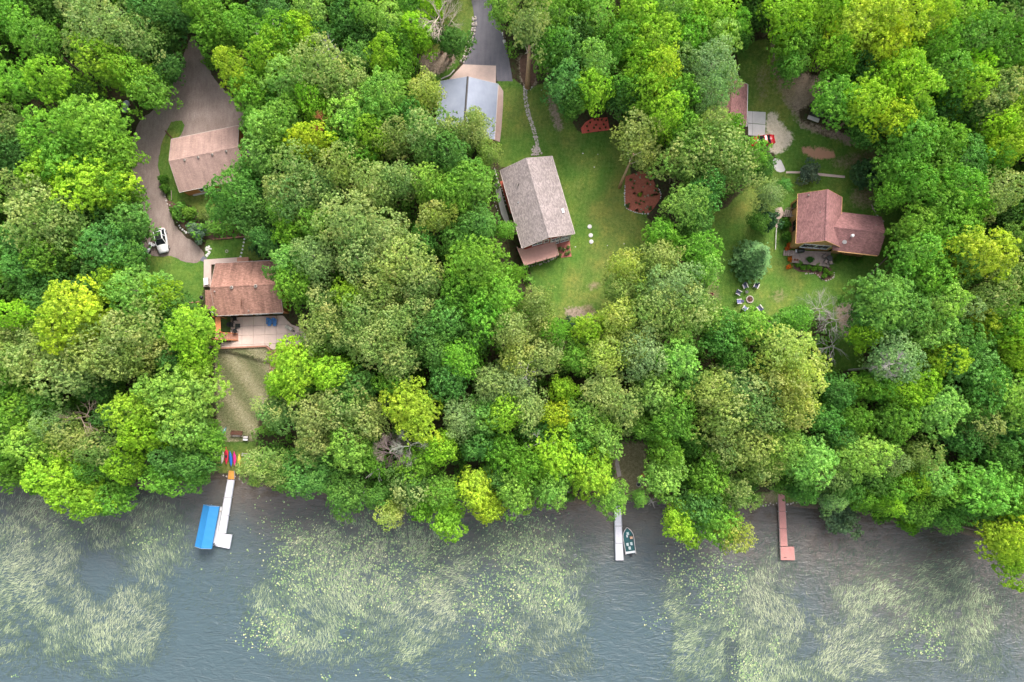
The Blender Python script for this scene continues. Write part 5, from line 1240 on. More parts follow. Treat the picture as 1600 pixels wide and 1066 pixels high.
m = MB(); m.cyl(6.3, W2 - 2.0, EA2 + .7, EA2 + 1.1, .14, 8); sub('roof_vent', m, M_STONE, M2)
m = MB(); m.box(0.9, L2 - .2, -.13, -.01, EA2 - .16, EA2 - .03); sub('gutter', m, M_CEDAR, M2)

# maroon roofed shed, upper right
e, L, W, zr = gable_house('shed', 'maroon shingled shed half hidden by the pale grey green tree', 'shed', (1166.9, 197.4), (1168.3, 132), (1106, 197), 2.7, 2.0, RM_MAR, M_REDW, oh=.35, gable_oh=.3)
m = MB(); m.box(1.2, 3.8, .27, .34, 0, 2.2); m.build('garage_door', M_WHITE, e)
# small dark outbuilding under the maple
p = G(1275, 172); e = thing('trailer', 'small black topped trailer with a white tail board under the right hand maple', 'trailer', p, R(-22))
m = MB(); m.box(-1.0, 1.0, -1.6, 1.6, .5, 1.7); m.build('box', M_BLACK, e, bevel=.06)
m = MB(); m.box(-1.0, 1.0, -2.3, -1.62, .4, .6); m.build('tail_board', M_CONCW, e, bevel=.02)
for s in (-1, 1): m = MB(); m.tube([(s * 1.02, -.2, .33), (s * 1.22, -.2, .33)], .33, 12); m.build('wheel', M_BLACK, e)

# ================================================================ PATIO, STAIRS, WALLS
PATIO = [(360.5, 496), (441, 493), (444, 495), (448, 500), (455, 507), (469, 512), (477, 522), (485, 533.5), (482.5, 537), (437, 540), (431.5, 546), (425, 546), (416.6, 539.8), (345.7, 542.8), (346, 535), (360.5, 534.5)]
pt_ = thing('patio', 'pinkish concrete patio of square slabs below the red brown house roof', 'patio', (0, 0, 0))
pw = [G(*a) for a in PATIO]; zt = max(q.z for q in pw) + .08
pw = [P(a[0], a[1], zt) for a in PATIO]
po = pw[0]; pt_.location = (po.x, po.y, zt); th = math.atan2((pw[1] - pw[0]).y, (pw[1] - pw[0]).x)
loc = [((q.x - po.x) * math.cos(-th) - (q.y - po.y) * math.sin(-th), (q.x - po.x) * math.sin(-th) + (q.y - po.y) * math.cos(-th)) for q in pw]
pt_.rotation_euler = (0, 0, th)
def clip(poly, x0, x1, y0, y1):
    for ax, v, sgn in ((0, x0, 1), (0, x1, -1), (1, y0, 1), (1, y1, -1)):
        out = []
        for i in range(len(poly)):
            a, b = poly[i], poly[(i + 1) % len(poly)]
            ia, ib = (a[ax] - v) * sgn >= 0, (b[ax] - v) * sgn >= 0
            if ia: out.append(a)
            if ia != ib:
                t = (v - a[ax]) / (b[ax] - a[ax]); out.append((a[0] + (b[0] - a[0]) * t, a[1] + (b[1] - a[1]) * t))
        poly = out
        if not poly: return poly
    return poly
def area(p): return abs(sum(p[i][0] * p[(i + 1) % len(p)][1] - p[(i + 1) % len(p)][0] * p[i][1] for i in range(len(p)))) / 2
SX, SY = 2.0, 1.62
for i in range(-3, 8):
    for j in range(-5, 1):
        c4 = clip(loc, i * SX + .02, (i + 1) * SX - .02, j * SY + .02, (j + 1) * SY - .02)
        if len(c4) > 2 and area(c4) > .05:
            m = MB(); m.prism(c4, -.35, 0); m.build('slab', M_CONC, pt_)
PZ = zt
wl_ = thing('retaining_wall', 'brown timber retaining wall along the lower edge of the concrete patio', 'retaining wall', (po.x, po.y, PZ))
def wall_run(parent, pts, name='timber', h0=-1.3, h1=.12, w=.12, mat=M_DECKW, z=None, courses=3):
    for i in range(len(pts) - 1):
        a, b = pts[i], pts[i + 1]; L = (b - a).length; k = max(1, int(L / 2.4)); d = (b - a).normalized(); n = Vector((-d.y, d.x, 0)) * w
        for j in range(k):
            s, t = a.lerp(b, j / k) + d * .01, a.lerp(b, (j + 1) / k) - d * .01
            for c in range(courses):
                z0 = h0 + (h1 - h0) * c / courses; z1 = h0 + (h1 - h0) * (c + .95) / courses
                m = MB(); m.prism([((s - n).x, (s - n).y), ((t - n).x, (t - n).y), ((t + n).x, (t + n).y), ((s + n).x, (s + n).y)], z0, z1); m.build(name, mat, parent)
W1 = [P(*a, PZ) - Vector((po.x, po.y, PZ)) for a in ((341, 544.3), (416, 541.2), (423.5, 548))]
W2_ = [P(*a, PZ) - Vector((po.x, po.y, PZ)) for a in ((433, 548), (438, 541.5), (482, 538.5))]
wall_run(wl_, W1); wall_run(wl_, W2_)
# timber steps down the slope
st = thing('steps', 'red brown timber steps going down the dry slope from the patio', 'steps', P(428.5, 547, PZ))
gA, gB = P(428.5, 547, PZ), G(428.5, 582)
for k in range(9):
    q = gA.lerp(gB, (k + .5) / 9) - gA
    m = MB(); m.box(q.x - .42, q.x + .42, q.y - .19, q.y + .19, q.z - .1, q.z - .04); m.build('tread', M_DECKW, st)
for s in (-.5, .5):
    q = gB - gA; m = MB(); m.tube([(s, 0, .02), (q.x + s, q.y, q.z + .02)], .09, 4); m.build('stringer', M_DECKW, st)
    m = MB(); m.tube([(s, 0, .9), (q.x + s, q.y, q.z + .9)], .045, 6); m.tube([(s, 0, -.3), (s, 0, .9)], .05, 4); m.tube([(q.x + s, q.y, q.z - .4), (q.x + s, q.y, q.z + .9)], .05, 4); m.build('handrail', M_DECKW, st)
# side stair of the patio house: long flight east to the patio and landing north along the house
st = thing('side_stair', 'orange brown wooden side stair coming down onto the left end of the patio', 'stairs', P(372, 526, PZ))
c0 = Vector(st.location)
up = PZ + 2.2
A0, A1 = P(372.5, 532.3, PZ), P(336, 530.5, up); B0, B1 = P(372, 522, PZ), P(336, 519.5, up)
for k in range(14):
    t = (k + .5) / 14; a, b_ = A0.lerp(A1, t) - c0, B0.lerp(B1, t) - c0; w = .13
    m = MB(); m.prism([(a.x - w, a.y), (a.x + w, a.y), (b_.x + w, b_.y), (b_.x - w, b_.y)], a.z, a.z + .05); m.build('tread', M_DECKW, st)
for a, b_ in ((A0, A1), (B0, B1)):
    a, b_ = a - c0, b_ - c0
    m = MB(); m.tube([a, b_], .07, 4); m.build('stringer', M_ORANGEW, st)
    m = MB(); m.tube([a + Vector((0, 0, .9)), b_ + Vector((0, 0, .9))], .05, 4)
    for t in (0, .33, .66, 1): q = a.lerp(b_, t); m.tube([q, q + Vector((0, 0, .9))], .04, 4)
    m.build('handrail', M_ORANGEW, st)
ld = [P(*a, up) - c0 for a in ((336.5, 496), (344.5, 495), (345, 519), (336.5, 520))]
for k in range(10):
    a0, a1 = k / 10, (k + .94) / 10
    q = [ld[0].lerp(ld[3], a0), ld[1].lerp(ld[2], a0), ld[1].lerp(ld[2], a1), ld[0].lerp(ld[3], a1)]
    m = MB(); m.prism([(v.x, v.y) for v in q], q[0].z - .05, q[0].z); m.build('landing_board', M_ORANGEW, st)
for q in ld: m = MB(); m.box(q.x - .06, q.x + .06, q.y - .06, q.y + .06, q.z - 2.8, q.z + .9); m.build('post', M_ORANGEW, st)
drape('green_court', [(346, 495), (360, 495), (361, 518), (346, 518)], .05, weathered('court_grass', (0.07, 0.12, 0.03), .3, 3), kind='structure')
# grey deck of the cedar house
zd = float(G(1268, 410).z) + .75
dk = thing('deck', 'weathered grey wooden deck below the cedar gable of the L shaped house', 'deck', P(1238, 409.3, zd)); c0 = Vector(dk.location)
pc = [P(*a, zd) - c0 for a in ((1238, 391.5), (1298.5, 393.5), (1295.5, 417.0), (1238, 410.0))]
for k in range(17):
    a0, a1 = k / 17, (k + .93) / 17
    q = [pc[0].lerp(pc[3], a0), pc[1].lerp(pc[2], a0), pc[1].lerp(pc[2], a1), pc[0].lerp(pc[3], a1)]
    m = MB(); m.prism([(v.x, v.y) for v in q], -.05, 0); m.build('deck_board', M_GREYW, dk)
m = MB(); m.prism([(q.x * .995, q.y * .995) for q in pc], -.3, -.06); m.build('deck_frame', M_GREYW, dk)
for q in pc: m = MB(); m.box(q.x - .07, q.x + .07, q.y - .07, q.y + .07, -1.6, -.05); m.build('post', M_GREYW, dk)
def steps_run(name, label, a, b_, w, n, mat, rise):
    A, B = P(*a, rise[0]), P(*b_, rise[1]); st = thing(name, label, 'steps', A)
    d = (B - A); dn = Vector((d.x, d.y, 0)).normalized(); nn = Vector((-dn.y, dn.x, 0)) * w / 2; Ls = Vector((d.x, d.y, 0)).length / n
    for k in range(n):
        q = d * ((k + .5) / n); h = dn * Ls * .42
        m = MB(); m.prism([((q - h - nn).x, (q - h - nn).y), ((q + h - nn).x, (q + h - nn).y), ((q + h + nn).x, (q + h + nn).y), ((q - h + nn).x, (q - h + nn).y)], q.z - .12, q.z); m.build('tread', mat, st)
    return st, d, nn
g_ = float(G(1224, 395).z)
steps_run('steps', 'grey wooden steps at the left end of the grey deck', (1224, 395), (1238, 396), .95, 4, M_GREYW, (g_ + .1, zd - .1))
g_ = float(G(1225, 332).z)
st, d, nn = steps_run('steps', 'railed grey steps from the entry walk up to the west door of the cedar house', (1225, 333), (1241, 334), 1.3, 5, M_GREYW, (g_ + .15, g_ + 1.2))
for s in (-1, 1):
    m = MB(); m.tube([nn * s + Vector((0, 0, .9)), d + nn * s + Vector((0, 0, .9))], .05, 4)
    for t in (0, .5, 1): q = d * t + nn * s; m.tube([q - Vector((0, 0, .9)), q + Vector((0, 0, .9))], .05, 4)
    m.build('handrail', M_GREYW, st)

# ---- furniture
def patio_chair(px, py, rz, label, mat, frame, group, z=None, cat='chair', name='patio_chair', s=1.0):
    p = G(px, py) if z is None else P(px, py, z)
    e = thing(name, label, cat, p, R(rz), group); e.scale = (s, s, s)
    m = MB(); m.add([(-.27, -.25, .38), (.27, -.25, .38), (.27, .25, .42), (-.27, .25, .42), (-.27, -.25, .44), (.27, -.25, .44), (.27, .25, .48), (-.27, .25, .48)], [(3, 2, 1, 0), (4, 5, 6, 7), (0, 1, 5, 4), (1, 2, 6, 5), (2, 3, 7, 6), (3, 0, 4, 7)]); m.build('seat', mat, e)
    m = MB(); m.add([(-.27, -.27, .40), (.27, -.27, .40), (.25, -.55, 1.0), (-.25, -.55, 1.0), (-.27, -.21, .42), (.27, -.21, .42), (.25, -.49, 1.02), (-.25, -.49, 1.02)], [(3, 2, 1, 0), (4, 5, 6, 7), (0, 1, 5, 4), (1, 2, 6, 5), (2, 3, 7, 6), (3, 0, 4, 7)]); m.build('backrest', mat, e)
    for sx in (-1, 1):
        m = MB(); m.box(sx * .33 - .06, sx * .33 + .06, -.42, .34, .60, .65); m.build('armrest', frame, e)
        for yy in (-.3, .28): m = MB(); m.box(sx * .31 - .03, sx * .31 + .03, yy - .03, yy + .03, 0, .6); m.build('leg', frame, e)
    return e
M_BLUE = glossy('blue_chair_plastic', (0.04, 0.17, 0.42), .5)
M_NAVY = weathered('dark_blue_cushion', (0.07, 0.07, 0.13), .2, 4, .8, 12)
M_PERI = weathered('periwinkle_cushion', (0.22, 0.22, 0.42), .15, 4, .8, 12)
M_BEIGE = weathered('beige_cushion', (0.58, 0.52, 0.45), .1, 4, .8, 12)
for (x_, y_, rz, l) in ((422, 503.5, 180, 'left one of the two blue chairs on the concrete patio'), (430.5, 503.5, 180, 'right one of the two blue chairs on the concrete patio')):
    e = patio_chair(x_, y_, rz, l, M_BLUE, M_BLUE, 'blue chairs on the concrete patio', PZ, name='adirondack_chair', s=1.15)
    m = MB(); m.box(-.25, .25, .25, .62, .28, .33); m.build('leg_rest', M_BLUE, e)
for (x_, y_, rz, l) in ((368.5, 499.5, 190, 'black chair nearest the house wall at the left end of the patio'), (363.8, 508, -90, 'black chair left of the small black table on the patio'), (368.5, 517, 20, 'black chair nearest the side stair on the patio')):
    patio_chair(x_, y_, rz, l, M_BLACK, M_BLACK, 'black chairs at the left end of the patio', PZ, s=1.15)
def table(px, py, r, z, label, mat, top_h=.6, square=False, name='table'):
    e = thing(name, label, 'table', P(px, py, z) if z is not None else G(px, py))
    m = MB()
    if square: m.box(-r, r, -r * .8, r * .8, top_h - .05, top_h)
    else: m.cyl(0, 0, top_h - .05, top_h, r, 20)
    m.build('tabletop', mat, e)
    for k in range(4): a = k * 1.57 + .78; m = MB(); m.tube([(math.cos(a) * r * .75, math.sin(a) * r * .75, 0), (math.cos(a) * r * .75, math.sin(a) * r * .75, top_h - .05)], .03, 6); m.build('leg', M_DARK, e)
    return e
table(373.2, 509.5, .42, PZ, 'small black square table between the black chairs on the patio', M_BLACK, .5, True)
for (x_, y_, rz, l) in ((454, 513.5, -118, 'upper one of the two beige lounge chairs by the round patio fire bowl'), (451.5, 530, -80, 'lower one of the two beige lounge chairs by the round patio fire bowl')):
    e = thing('lounge_chair', l, 'lounge chair', P(x_, y_, PZ), R(rz), 'beige lounge chairs on the patio')
    m = MB(); m.box(-.28, .28, -.2, .45, .36, .44); m.build('seat', M_BEIGE, e, bevel=.02)
    m = MB(); m.add([(-.28, -.25, .38), (.28, -.25, .38), (.28, -.75, .85), (-.28, -.75, .85), (-.28, -.19, .44), (.28, -.19, .44), (.28, -.69, .92), (-.28, -.69, .92)], [(3, 2, 1, 0), (4, 5, 6, 7), (0, 1, 5, 4), (1, 2, 6, 5), (2, 3, 7, 6), (3, 0, 4, 7)]); m.build('backrest', M_BEIGE, e)
    for s in (-1, 1): m = MB(); m.tube([(s * .3, -.6, 0), (s * .3, -.1, .4), (s * .3, .5, .36), (s * .3, .6, 0)], .025, 6); m.build('frame', M_DARK, e)
    m = MB(); m.cyl(.1, .75, 0, .35, .16, 10); m.build('footrest', M_DARK, e)
def firering(name, px, py, r, z, label, n, stone=M_STONE, inner=None):
    e = thing(name, label, 'fire pit', G(px, py) if z is None else P(px, py, z))
    for k in range(n):
        a = k / n * 6.283; w = math.pi / n * .9
        m = MB(); pr = [(math.cos(a + s * w) * q, math.sin(a + s * w) * q) for q, s in ((r, -1), (r, 1), (r * .74, 1), (r * .74, -1))]
        m.prism(pr, -.1, .22 + random.uniform(-.02, .03)); m.build('stone', stone, e, bevel=.02)
    m = MB(); m.cyl(0, 0, -.1, .06, r * .74, 16); m.build('ash_bed', inner or weathered('red_lava_ash', (0.16, 0.08, 0.075), .4, 8, .95, 20), e)
    return e
e = firering('fire_pit', 1171.2, 468.1, .66, None, 'round stone fire pit with white edge in the middle of the chair circle', 14, M_STONE)
for k in range(6):
    a = k * 1.1; m = MB(); m.tube([(math.cos(a) * .4, math.sin(a) * .4, .12), (-math.cos(a) * .2, -math.sin(a) * .35, .2)], .05, 6); m.build('log', M_BROWNW, e)
e = thing('fire_bowl', 'round dark metal fire bowl at the right end of the concrete patio', 'fire bowl', P(466.5, 524.5, PZ))
m = MB(); m.tube([(0, 0, .12), (0, 0, .38)], [.25, .46], 18); m.build('bowl', M_DARK, e); m = MB(); m.tube([(0, 0, .38), (0, 0, .42)], [.5, .5], 18); m.build('rim', M_GREYW, e)
for k in range(3): a = k * 2.09; m = MB(); m.tube([(math.cos(a) * .4, math.sin(a) * .4, 0), (math.cos(a) * .25, math.sin(a) * .25, .2)], .03, 6); m.build('leg', M_DARK, e)
firering('fire_ring', 997.6, 757, .42, None, 'small dark fire ring on the brown shore clearing near the orange bench', 9, M_STONE, M_BLACK)
for (x_, y_, rz, l, c) in ((1163, 448.5, 200, 'navy chair at the upper left of the fire pit circle', M_NAVY), (1179.8, 448, 155, 'navy chair at the upper right of the fire pit circle', M_NAVY), (1153, 458.5, 240, 'navy chair left of the small round table in the fire pit circle', M_NAVY),
                           (1154, 472, 275, 'periwinkle blue reclining chair directly left of the fire pit', M_PERI), (1162.8, 482.5, 325, 'blue cushioned chair below left of the fire pit', M_PERI), (1185, 481.5, 35, 'navy chair below right of the fire pit against the trees', M_NAVY)):
    patio_chair(x_, y_, rz, l, c, M_CONCW, 'chairs round the stone fire pit', s=1.1)
e = thing('footstool', 'small grey blue footstool between the periwinkle chair and the fire pit', 'footstool', G(1159.3, 471.2)); m = MB(); m.box(-.25, .25, -.22, .22, .3, .38); m.build('cushion', M_NAVY, e, bevel=.03)
for sx in (-1, 1):
    for sy in (-1, 1): m = MB(); m.box(sx * .2 - .02, sx * .2 + .02, sy * .17 - .02, sy * .17 + .02, 0, .3); m.build('leg', M_DARK, e)
table(1165.6, 457, .28, None, 'small round dark glass table between the upper left chairs of the fire pit circle', M_DARK, .5)
# deck furniture
for (x_, y_, rz, l) in ((831, 390, 190, 'left one of the two round white wicker chairs on the pink deck'), (843.5, 388, 190, 'right one of the two round white wicker chairs on the pink deck')):
    e = thing('wicker_chair', l, 'chair', P(x_, y_, zz), R(rz), 'round white chairs on the pink deck')
    m = MB(); m.cyl(0, 0, .3, .45, .34, 16); m.build('cushion', M_WHITE, e)
    m = MB(); pts = [(math.cos(a) * .42, math.sin(a) * .42, .62) for a in [R(150 + 24 * k) for k in range(11)]]; m.tube(pts, .07, 6); m.build('backrest', M_BEIGE, e)
    m = MB(); m.tube([(0, 0, 0), (0, 0, .3)], [.3, .25], 12); m.build('base', M_DARK, e)
e = table(837.4, 389.4, .22, zz, 'small red table between the two round white chairs on the pink deck', weathered('red_table', (0.32, 0.04, 0.05)), .5)
e = thing('mat', 'cream coloured mat at the left end of the pink deck', 'mat', P(812.5, 400, zz), R(-14)); m = MB(); m.box(-.35, .35, -.9, .9, 0, .05); m.build('mat_top', M_CONCW, e)
e = thing('grill', 'black covered grill against the left end of the cedar gable wall', 'grill', P(1248.6, 393.5, zd), R(3))
m = MB(); m.loft([[(x, y * w, z * h + .8) for y, z in [(math.cos(R(a)), math.sin(R(a))) for a in range(0, 360, 36)]] for x, w, h in ((-.65, .15, .15), (-.5, .38, .3), (.5, .38, .3), (.65, .15, .15))]); m.build('lid', M_BLACK, e, smooth=True)
m = MB(); m.box(-.5, .5, -.28, .28, .1, .7); m.build('cabinet', M_DARK, e); m = MB(); m.box(-.95, -.6, -.25, .25, .76, .8); m.build('side_shelf', M_ALU, e)
e = table(1293.8, 404.5, .48, zd, 'round dark metal table at the right end of the grey deck', M_DARK, .72)
for (x_, y_, l) in ((1287.5, 401, 'brown chair upper left of the round deck table'), (1289.5, 409, 'brown chair lower left of the round deck table'), (1297, 411, 'tan chair below the round deck table')):
    patio_chair(x_, y_, random.uniform(0, 360), l, M_GREYW, M_DARK, 'chairs round the dark deck table', zd, s=.9)
e = shrub(1264, 407, 5.5, 0, (0.07, 0.20, 0.05), 'potted green plant on the grey deck', 'potted_plant'); e.location = P(1264, 407, zd)
for a, b_, l in ((1241, 406.5, 'small red flower pot at the lower left deck corner, left one'), (1245, 406.8, 'small red flower pot at the lower left deck corner, right one')):
    e = thing('flower_pot', l, 'flower pot', P(a, b_, zd)); m = MB(); m.tube([(0, 0, 0), (0, 0, .3)], [.12, .2], 10); m.build('pot', weathered('terracotta', (0.35, 0.07, 0.05)), e); m = MB(); m.cyl(0, 0, .28, .31, .17, 10); m.build('soil', M_BRMULCH, e)
e = thing('kettle_grill', 'black round kettle grill on the lower west porch roof side', 'grill', P(318, 466, float(G(318, 466).z) + .4))
m = MB(); m.tube([(0, 0, .6), (0, 0, .75), (0, 0, .95), (0, 0, 1.05)], [.2, .34, .3, .1], 14); m.build('kettle', M_BLACK, e, smooth=True)
for k in range(3): a = k * 2.09; m = MB(); m.tube([(math.cos(a) * .35, math.sin(a) * .35, 0), (math.cos(a) * .2, math.sin(a) * .2, .65)], .025, 6); m.build('leg', M_DARK, e)
m = MB(); m.box(-.1, .45, -.45, -.3, .75, .78); m.build('shelf', M_DARK, e)
e = thing('garden_table', 'white rectangular table on the walk at the left end of the patio house', 'table', P(324.6, 441, float(G(324.6, 441).z) + .4), R(8))
m = MB(); m.box(-.4, .4, -.62, .62, .68, .74); m.build('tabletop', M_WHITE, e)
for sx in (-1, 1):
    for sy in (-1, 1): m = MB(); m.box(sx * .33 - .03, sx * .33 + .03, sy * .54 - .03, sy * .54 + .03, 0, .68); m.build('leg', M_WHITE, e)
for (a, b_), l in zip(((921.3, 354.5), (923, 368), (923.9, 378)), ('topmost of the three round white lids in the lawn', 'middle one of the three round white lids in the lawn', 'lowest of the three round white lids in the lawn')):
    e = thing('septic_lid', l, 'lid', G(a, b_), 0, 'round white lids in the lawn'); m = MB(); m.cyl(0, 0, -.1, .14, .34, 20, .36); m.build('riser', M_WHITE, e); m = MB(); m.tube([(0, 0, .14), (0, 0, .17)], [.33, .22], 20); m.build('cover', M_CONCW, e)
# ---- stones
STONES = []
for k in range(5):
    bm = bmesh.new(); bmesh.ops.create_icosphere(bm, subdivisions=1, radius=.5)
    r = random.Random(k)
    for v in bm.verts: v.co *= r.uniform(.75, 1.15); v.co.z *= .7
    me = bpy.data.meshes.new('stone'); bm.to_mesh(me); bm.free(); STONES.append(me)
def stone_line(name, label, cat, pts, gap, size, mat, wob=.15, zsc=1.0, px=True, flat=False, rows=1):
    w = [G(*a) for a in pts]; o = w[0]; e = thing(name, label, cat, o)
    acc = 0
    for i in range(len(w) - 1):
        a, b_ = w[i], w[i + 1]; L = (b_ - a).length; k = max(1, int(L / gap)); nn = Vector((-(b_ - a).y, (b_ - a).x, 0)).normalized()
        for j in range(k):
            for rw in range(rows):
                q = a.lerp(b_, (j + random.uniform(.2, .8)) / k) + nn * (random.uniform(-wob, wob) + (rw - (rows - 1) / 2) * size * .9)
                s = size * random.uniform(.7, 1.3)
                me = random.choice(STONES); me2 = STONEM[(me.name, mat.name)]
                ob = link('stone', me2, e, (q.x - o.x, q.y - o.y, float(gz(q.x, q.y)) - o.z + (.02 if flat else s * .15)), (random.uniform(0, .3), random.uniform(0, .3), random.uniform(0, 6)), (s * random.uniform(.8, 1.4), s, s * (.25 if flat else 1) * zsc))
    return e
class _SM(dict):
    def __missing__(s, k):
        me = bpy.data.meshes[k[0]].copy(); me.materials.clear(); me.materials.append(bpy.data.materials[k[1]]); s[k] = me; return me
STONEM = _SM()
stone_line('stone_wall', 'low pale boulder wall along the left edge of the asphalt drive', 'stone wall', [(740, 25), (741.5, 38), (738, 55), (732, 76), (727, 88), (721, 99)], .42, .5, M_STONE, .1, 1.2, rows=2)
stone_line('stone_wall', 'short row of pale stones at the right edge of the asphalt drive', 'stone wall', [(785, 50), (788, 62), (791, 77)], .4, .42, M_STONEW, .1)
stone_line('stone_path', 'narrow winding flagstone path from the tall trunk to the grey shingled house', 'stone path', [(820.4, 136), (821, 149), (822, 160), (824.5, 174), (828, 185), (831.7, 195.5), (834, 204), (836, 211.5), (838.5, 220), (839.5, 228)], .30, .42, M_STONE, .06, flat=True, rows=2)
stone_line('stone_step', 'wide flagstone landing at the upper end of the grey shingled house', 'stone landing', [(832, 243), (834, 232), (840, 229), (843, 238), (844, 243)], .34, .45, M_STONE, .1, flat=True, rows=2)
stone_line('stone_step', 'inner flagstones of the landing above the grey shingled house', 'stone landing', [(836, 243), (837, 233), (840, 236), (840, 243)], .3, .42, M_STONE, .1, flat=True, rows=2)
stone_line('stone_edging', 'white stone ring round the foot of the tall trunk', 'stone edging', [(818, 133), (820, 139), (826, 141.5), (831, 140), (831, 134)], .3, .26, M_STONEW, .04)
stone_line('stone_edging', 'stone edging along the left and lower side of the large red mulch bed', 'stone edging', [(976.5, 290), (976, 308), (976.5, 320), (980, 327), (990, 331), (1000, 334), (1013, 334)], .26, .26, M_STONEW, .03)
stone_line('stone_edging', 'short stone edging at the right side of the large red mulch bed', 'stone edging', [(1026, 290), (1031, 298), (1033, 305), (1031, 312)], .28, .26, M_STONEW, .03)
stone_line('stone_edging', 'wavy stone edging round the flower bed below the grey deck', 'stone edging', [(1256, 428), (1266, 427.5), (1277, 428), (1281, 434), (1287, 439), (1297, 437.5), (1303, 432), (1304, 425)], .3, .3, M_STONE, .04)
stone_line('stone_edging', 'pale stones along the drive side of the lower planting bed', 'stone edging', [(274, 345), (278, 350), (283, 358), (290, 363), (301, 366)], .4, .34, M_STONEW, .1)
stone_line('stone_edging', 'scattered stones at the upper end of the planting bed by the drive', 'stone edging', [(259, 305), (261, 315), (264, 325), (268, 334)], .55, .3, M_STONE, .3)
stone_line('stone_pile', 'heap of white stones between the gravel drive and the upper lawn corner', 'stone pile', [(326, 384), (325, 392), (324, 401), (328, 388), (322, 386)], .3, .45, M_STONEW, .25)
stone_line('stone_edging', 'white stones beside the side path of the grey shingled house, right row', 'stone edging', [(781, 286), (786, 302), (791, 322)], .55, .22, M_STONEW, .03)
stone_line('stone_edging', 'white stones beside the side path of the grey shingled house, left row', 'stone edging', [(773, 315), (777, 328), (779, 333)], .5, .2, M_STONEW, .03)
stone_line('stone_edging', 'pale stones under the lower edge of the pink deck', 'stone edging', [(822, 417), (845, 412), (866, 405), (870, 402)], .4, .36, M_STONE, .12)
stone_line('stone_edging', 'grey stones along the bank at the foot of the salmon dock', 'stone edging', [(1185, 789), (1215, 788), (1228, 786), (1250, 787), (1262, 788)], .45, .38, M_STONE, .3)
stone_line('stone_edging', 'loose stones on the slope at the right end of the L shaped house', 'stone edging', [(1362, 318), (1368, 330), (1374, 340), (1380, 350)], .6, .45, M_STONE, .5)
stone_line('stone_edging', 'dark stones at the bank beside the orange end of the white dock', 'stone edging', [(345, 742), (352, 746), (370, 748), (382, 752)], .5, .4, M_STONE, .4)
for k, (a, b_) in enumerate(((382, 374), (381, 379), (380, 384.5), (379, 390), (377.5, 395.5), (376, 401))):
    e = thing('stepping_stone', ORD[0].replace('leftmost', 'uppermost') + ' round white stepping stone in the lawn' if k == 0 else f"{['', 'second', 'third', 'fourth', 'fifth', 'sixth'][k]} round white stepping stone counted down the lawn above the patio house", 'stepping stone', G(a, b_), 0, 'stepping stones above the patio house')
    m = MB(); m.cyl(0, 0, -.05, .06, .17, 10); m.build('stone_slab', M_STONEW, e)
e = thing('garden_ring', 'small pale ring of stones in the lawn above the patio house', 'garden ornament', G(354.3, 392.7))
for k in range(8): a = k * .785; link('stone', STONEM[(STONES[k % 5].name, M_STONE.name)], e, (math.cos(a) * .22, math.sin(a) * .22, .03), (0, 0, a), (.18, .18, .18))
# timber edges, fallen pole, fence rails
def pole(name, label, cat, pts, r, mat, zoff=.15, piece='pole'):
    w = [G(*a, zoff) for a in pts]; e = thing(name, label, cat, w[0]); o = w[0]
    for i in range(len(w) - 1):
        m = MB(); m.tube([w[i] - o, w[i + 1] - o], r, 6); m.build(piece, mat, e)
    return e
pole('timber_edging', 'brown timber edging along the top of the lawn above the patio house', 'edging', [(334, 374.5), (350, 373), (372, 371), (405, 368)], .12, M_DECKW, piece='timber')
pole('log_pole', 'long thin grey pole lying on the grass right of the L shaped house', 'pole', [(1351, 440), (1368, 420), (1386, 402)], .09, M_GREYW)
pole('white_rail', 'thin white rail running down the lawn left of the cedar wall', 'rail', [(1212, 357), (1211, 373), (1210.5, 391)], .07, M_CONCW, .4, 'rail')
pole('white_kerb', 'white curved kerb on the bank upper left of the metal roofed garage', 'kerb', [(684, 127.5), (694, 122), (703, 118), (710, 110)], .12, M_CONCW)
pole('timber_edging', 'dark timber edging crossing the grass island by the gravel drive', 'edging', [(259, 205), (264, 211), (270, 217)], .1, M_BROWNW, piece='timber')
pole('timber_edging', 'timber steps edge right of the cross wing among stones', 'edging', [(1361, 320), (1365, 329), (1369, 337)], .12, M_GREYW, piece='timber')
pole('garden_post', 'short grey rail at the lower left of the brown garage', 'rail', [(269.5, 299), (269.8, 314)], .06, M_GREYW, .4, 'rail')
pole('timber_edging', 'brown timber edging below the lawn left of the patio house', 'edging', [(268, 475), (290, 474), (312, 472)], .12, M_DECKW, piece='timber')
e = thing('wooden_step', 'small grey slatted wooden step at the bottom of the middle lawn', 'step', G(923.5, 497), R(6))
for k in range(5): m = MB(); m.box(-.4, .4, -.65 + k * .27, -.42 + k * .27, .15, .2); m.build('slat', M_STONE, e)
m = MB(); m.box(-.38, -.3, -.65, .65, 0, .15); m.box(.3, .38, -.65, .65, 0, .15); m.build('bearer', M_GREYW, e)
firering('planter_ring', 1112, 460, .3, None, 'tiny red brick ring at the left edge of the right lawn', 7, weathered('brick_red', (.35, .12, .09)), M_BRMULCH)

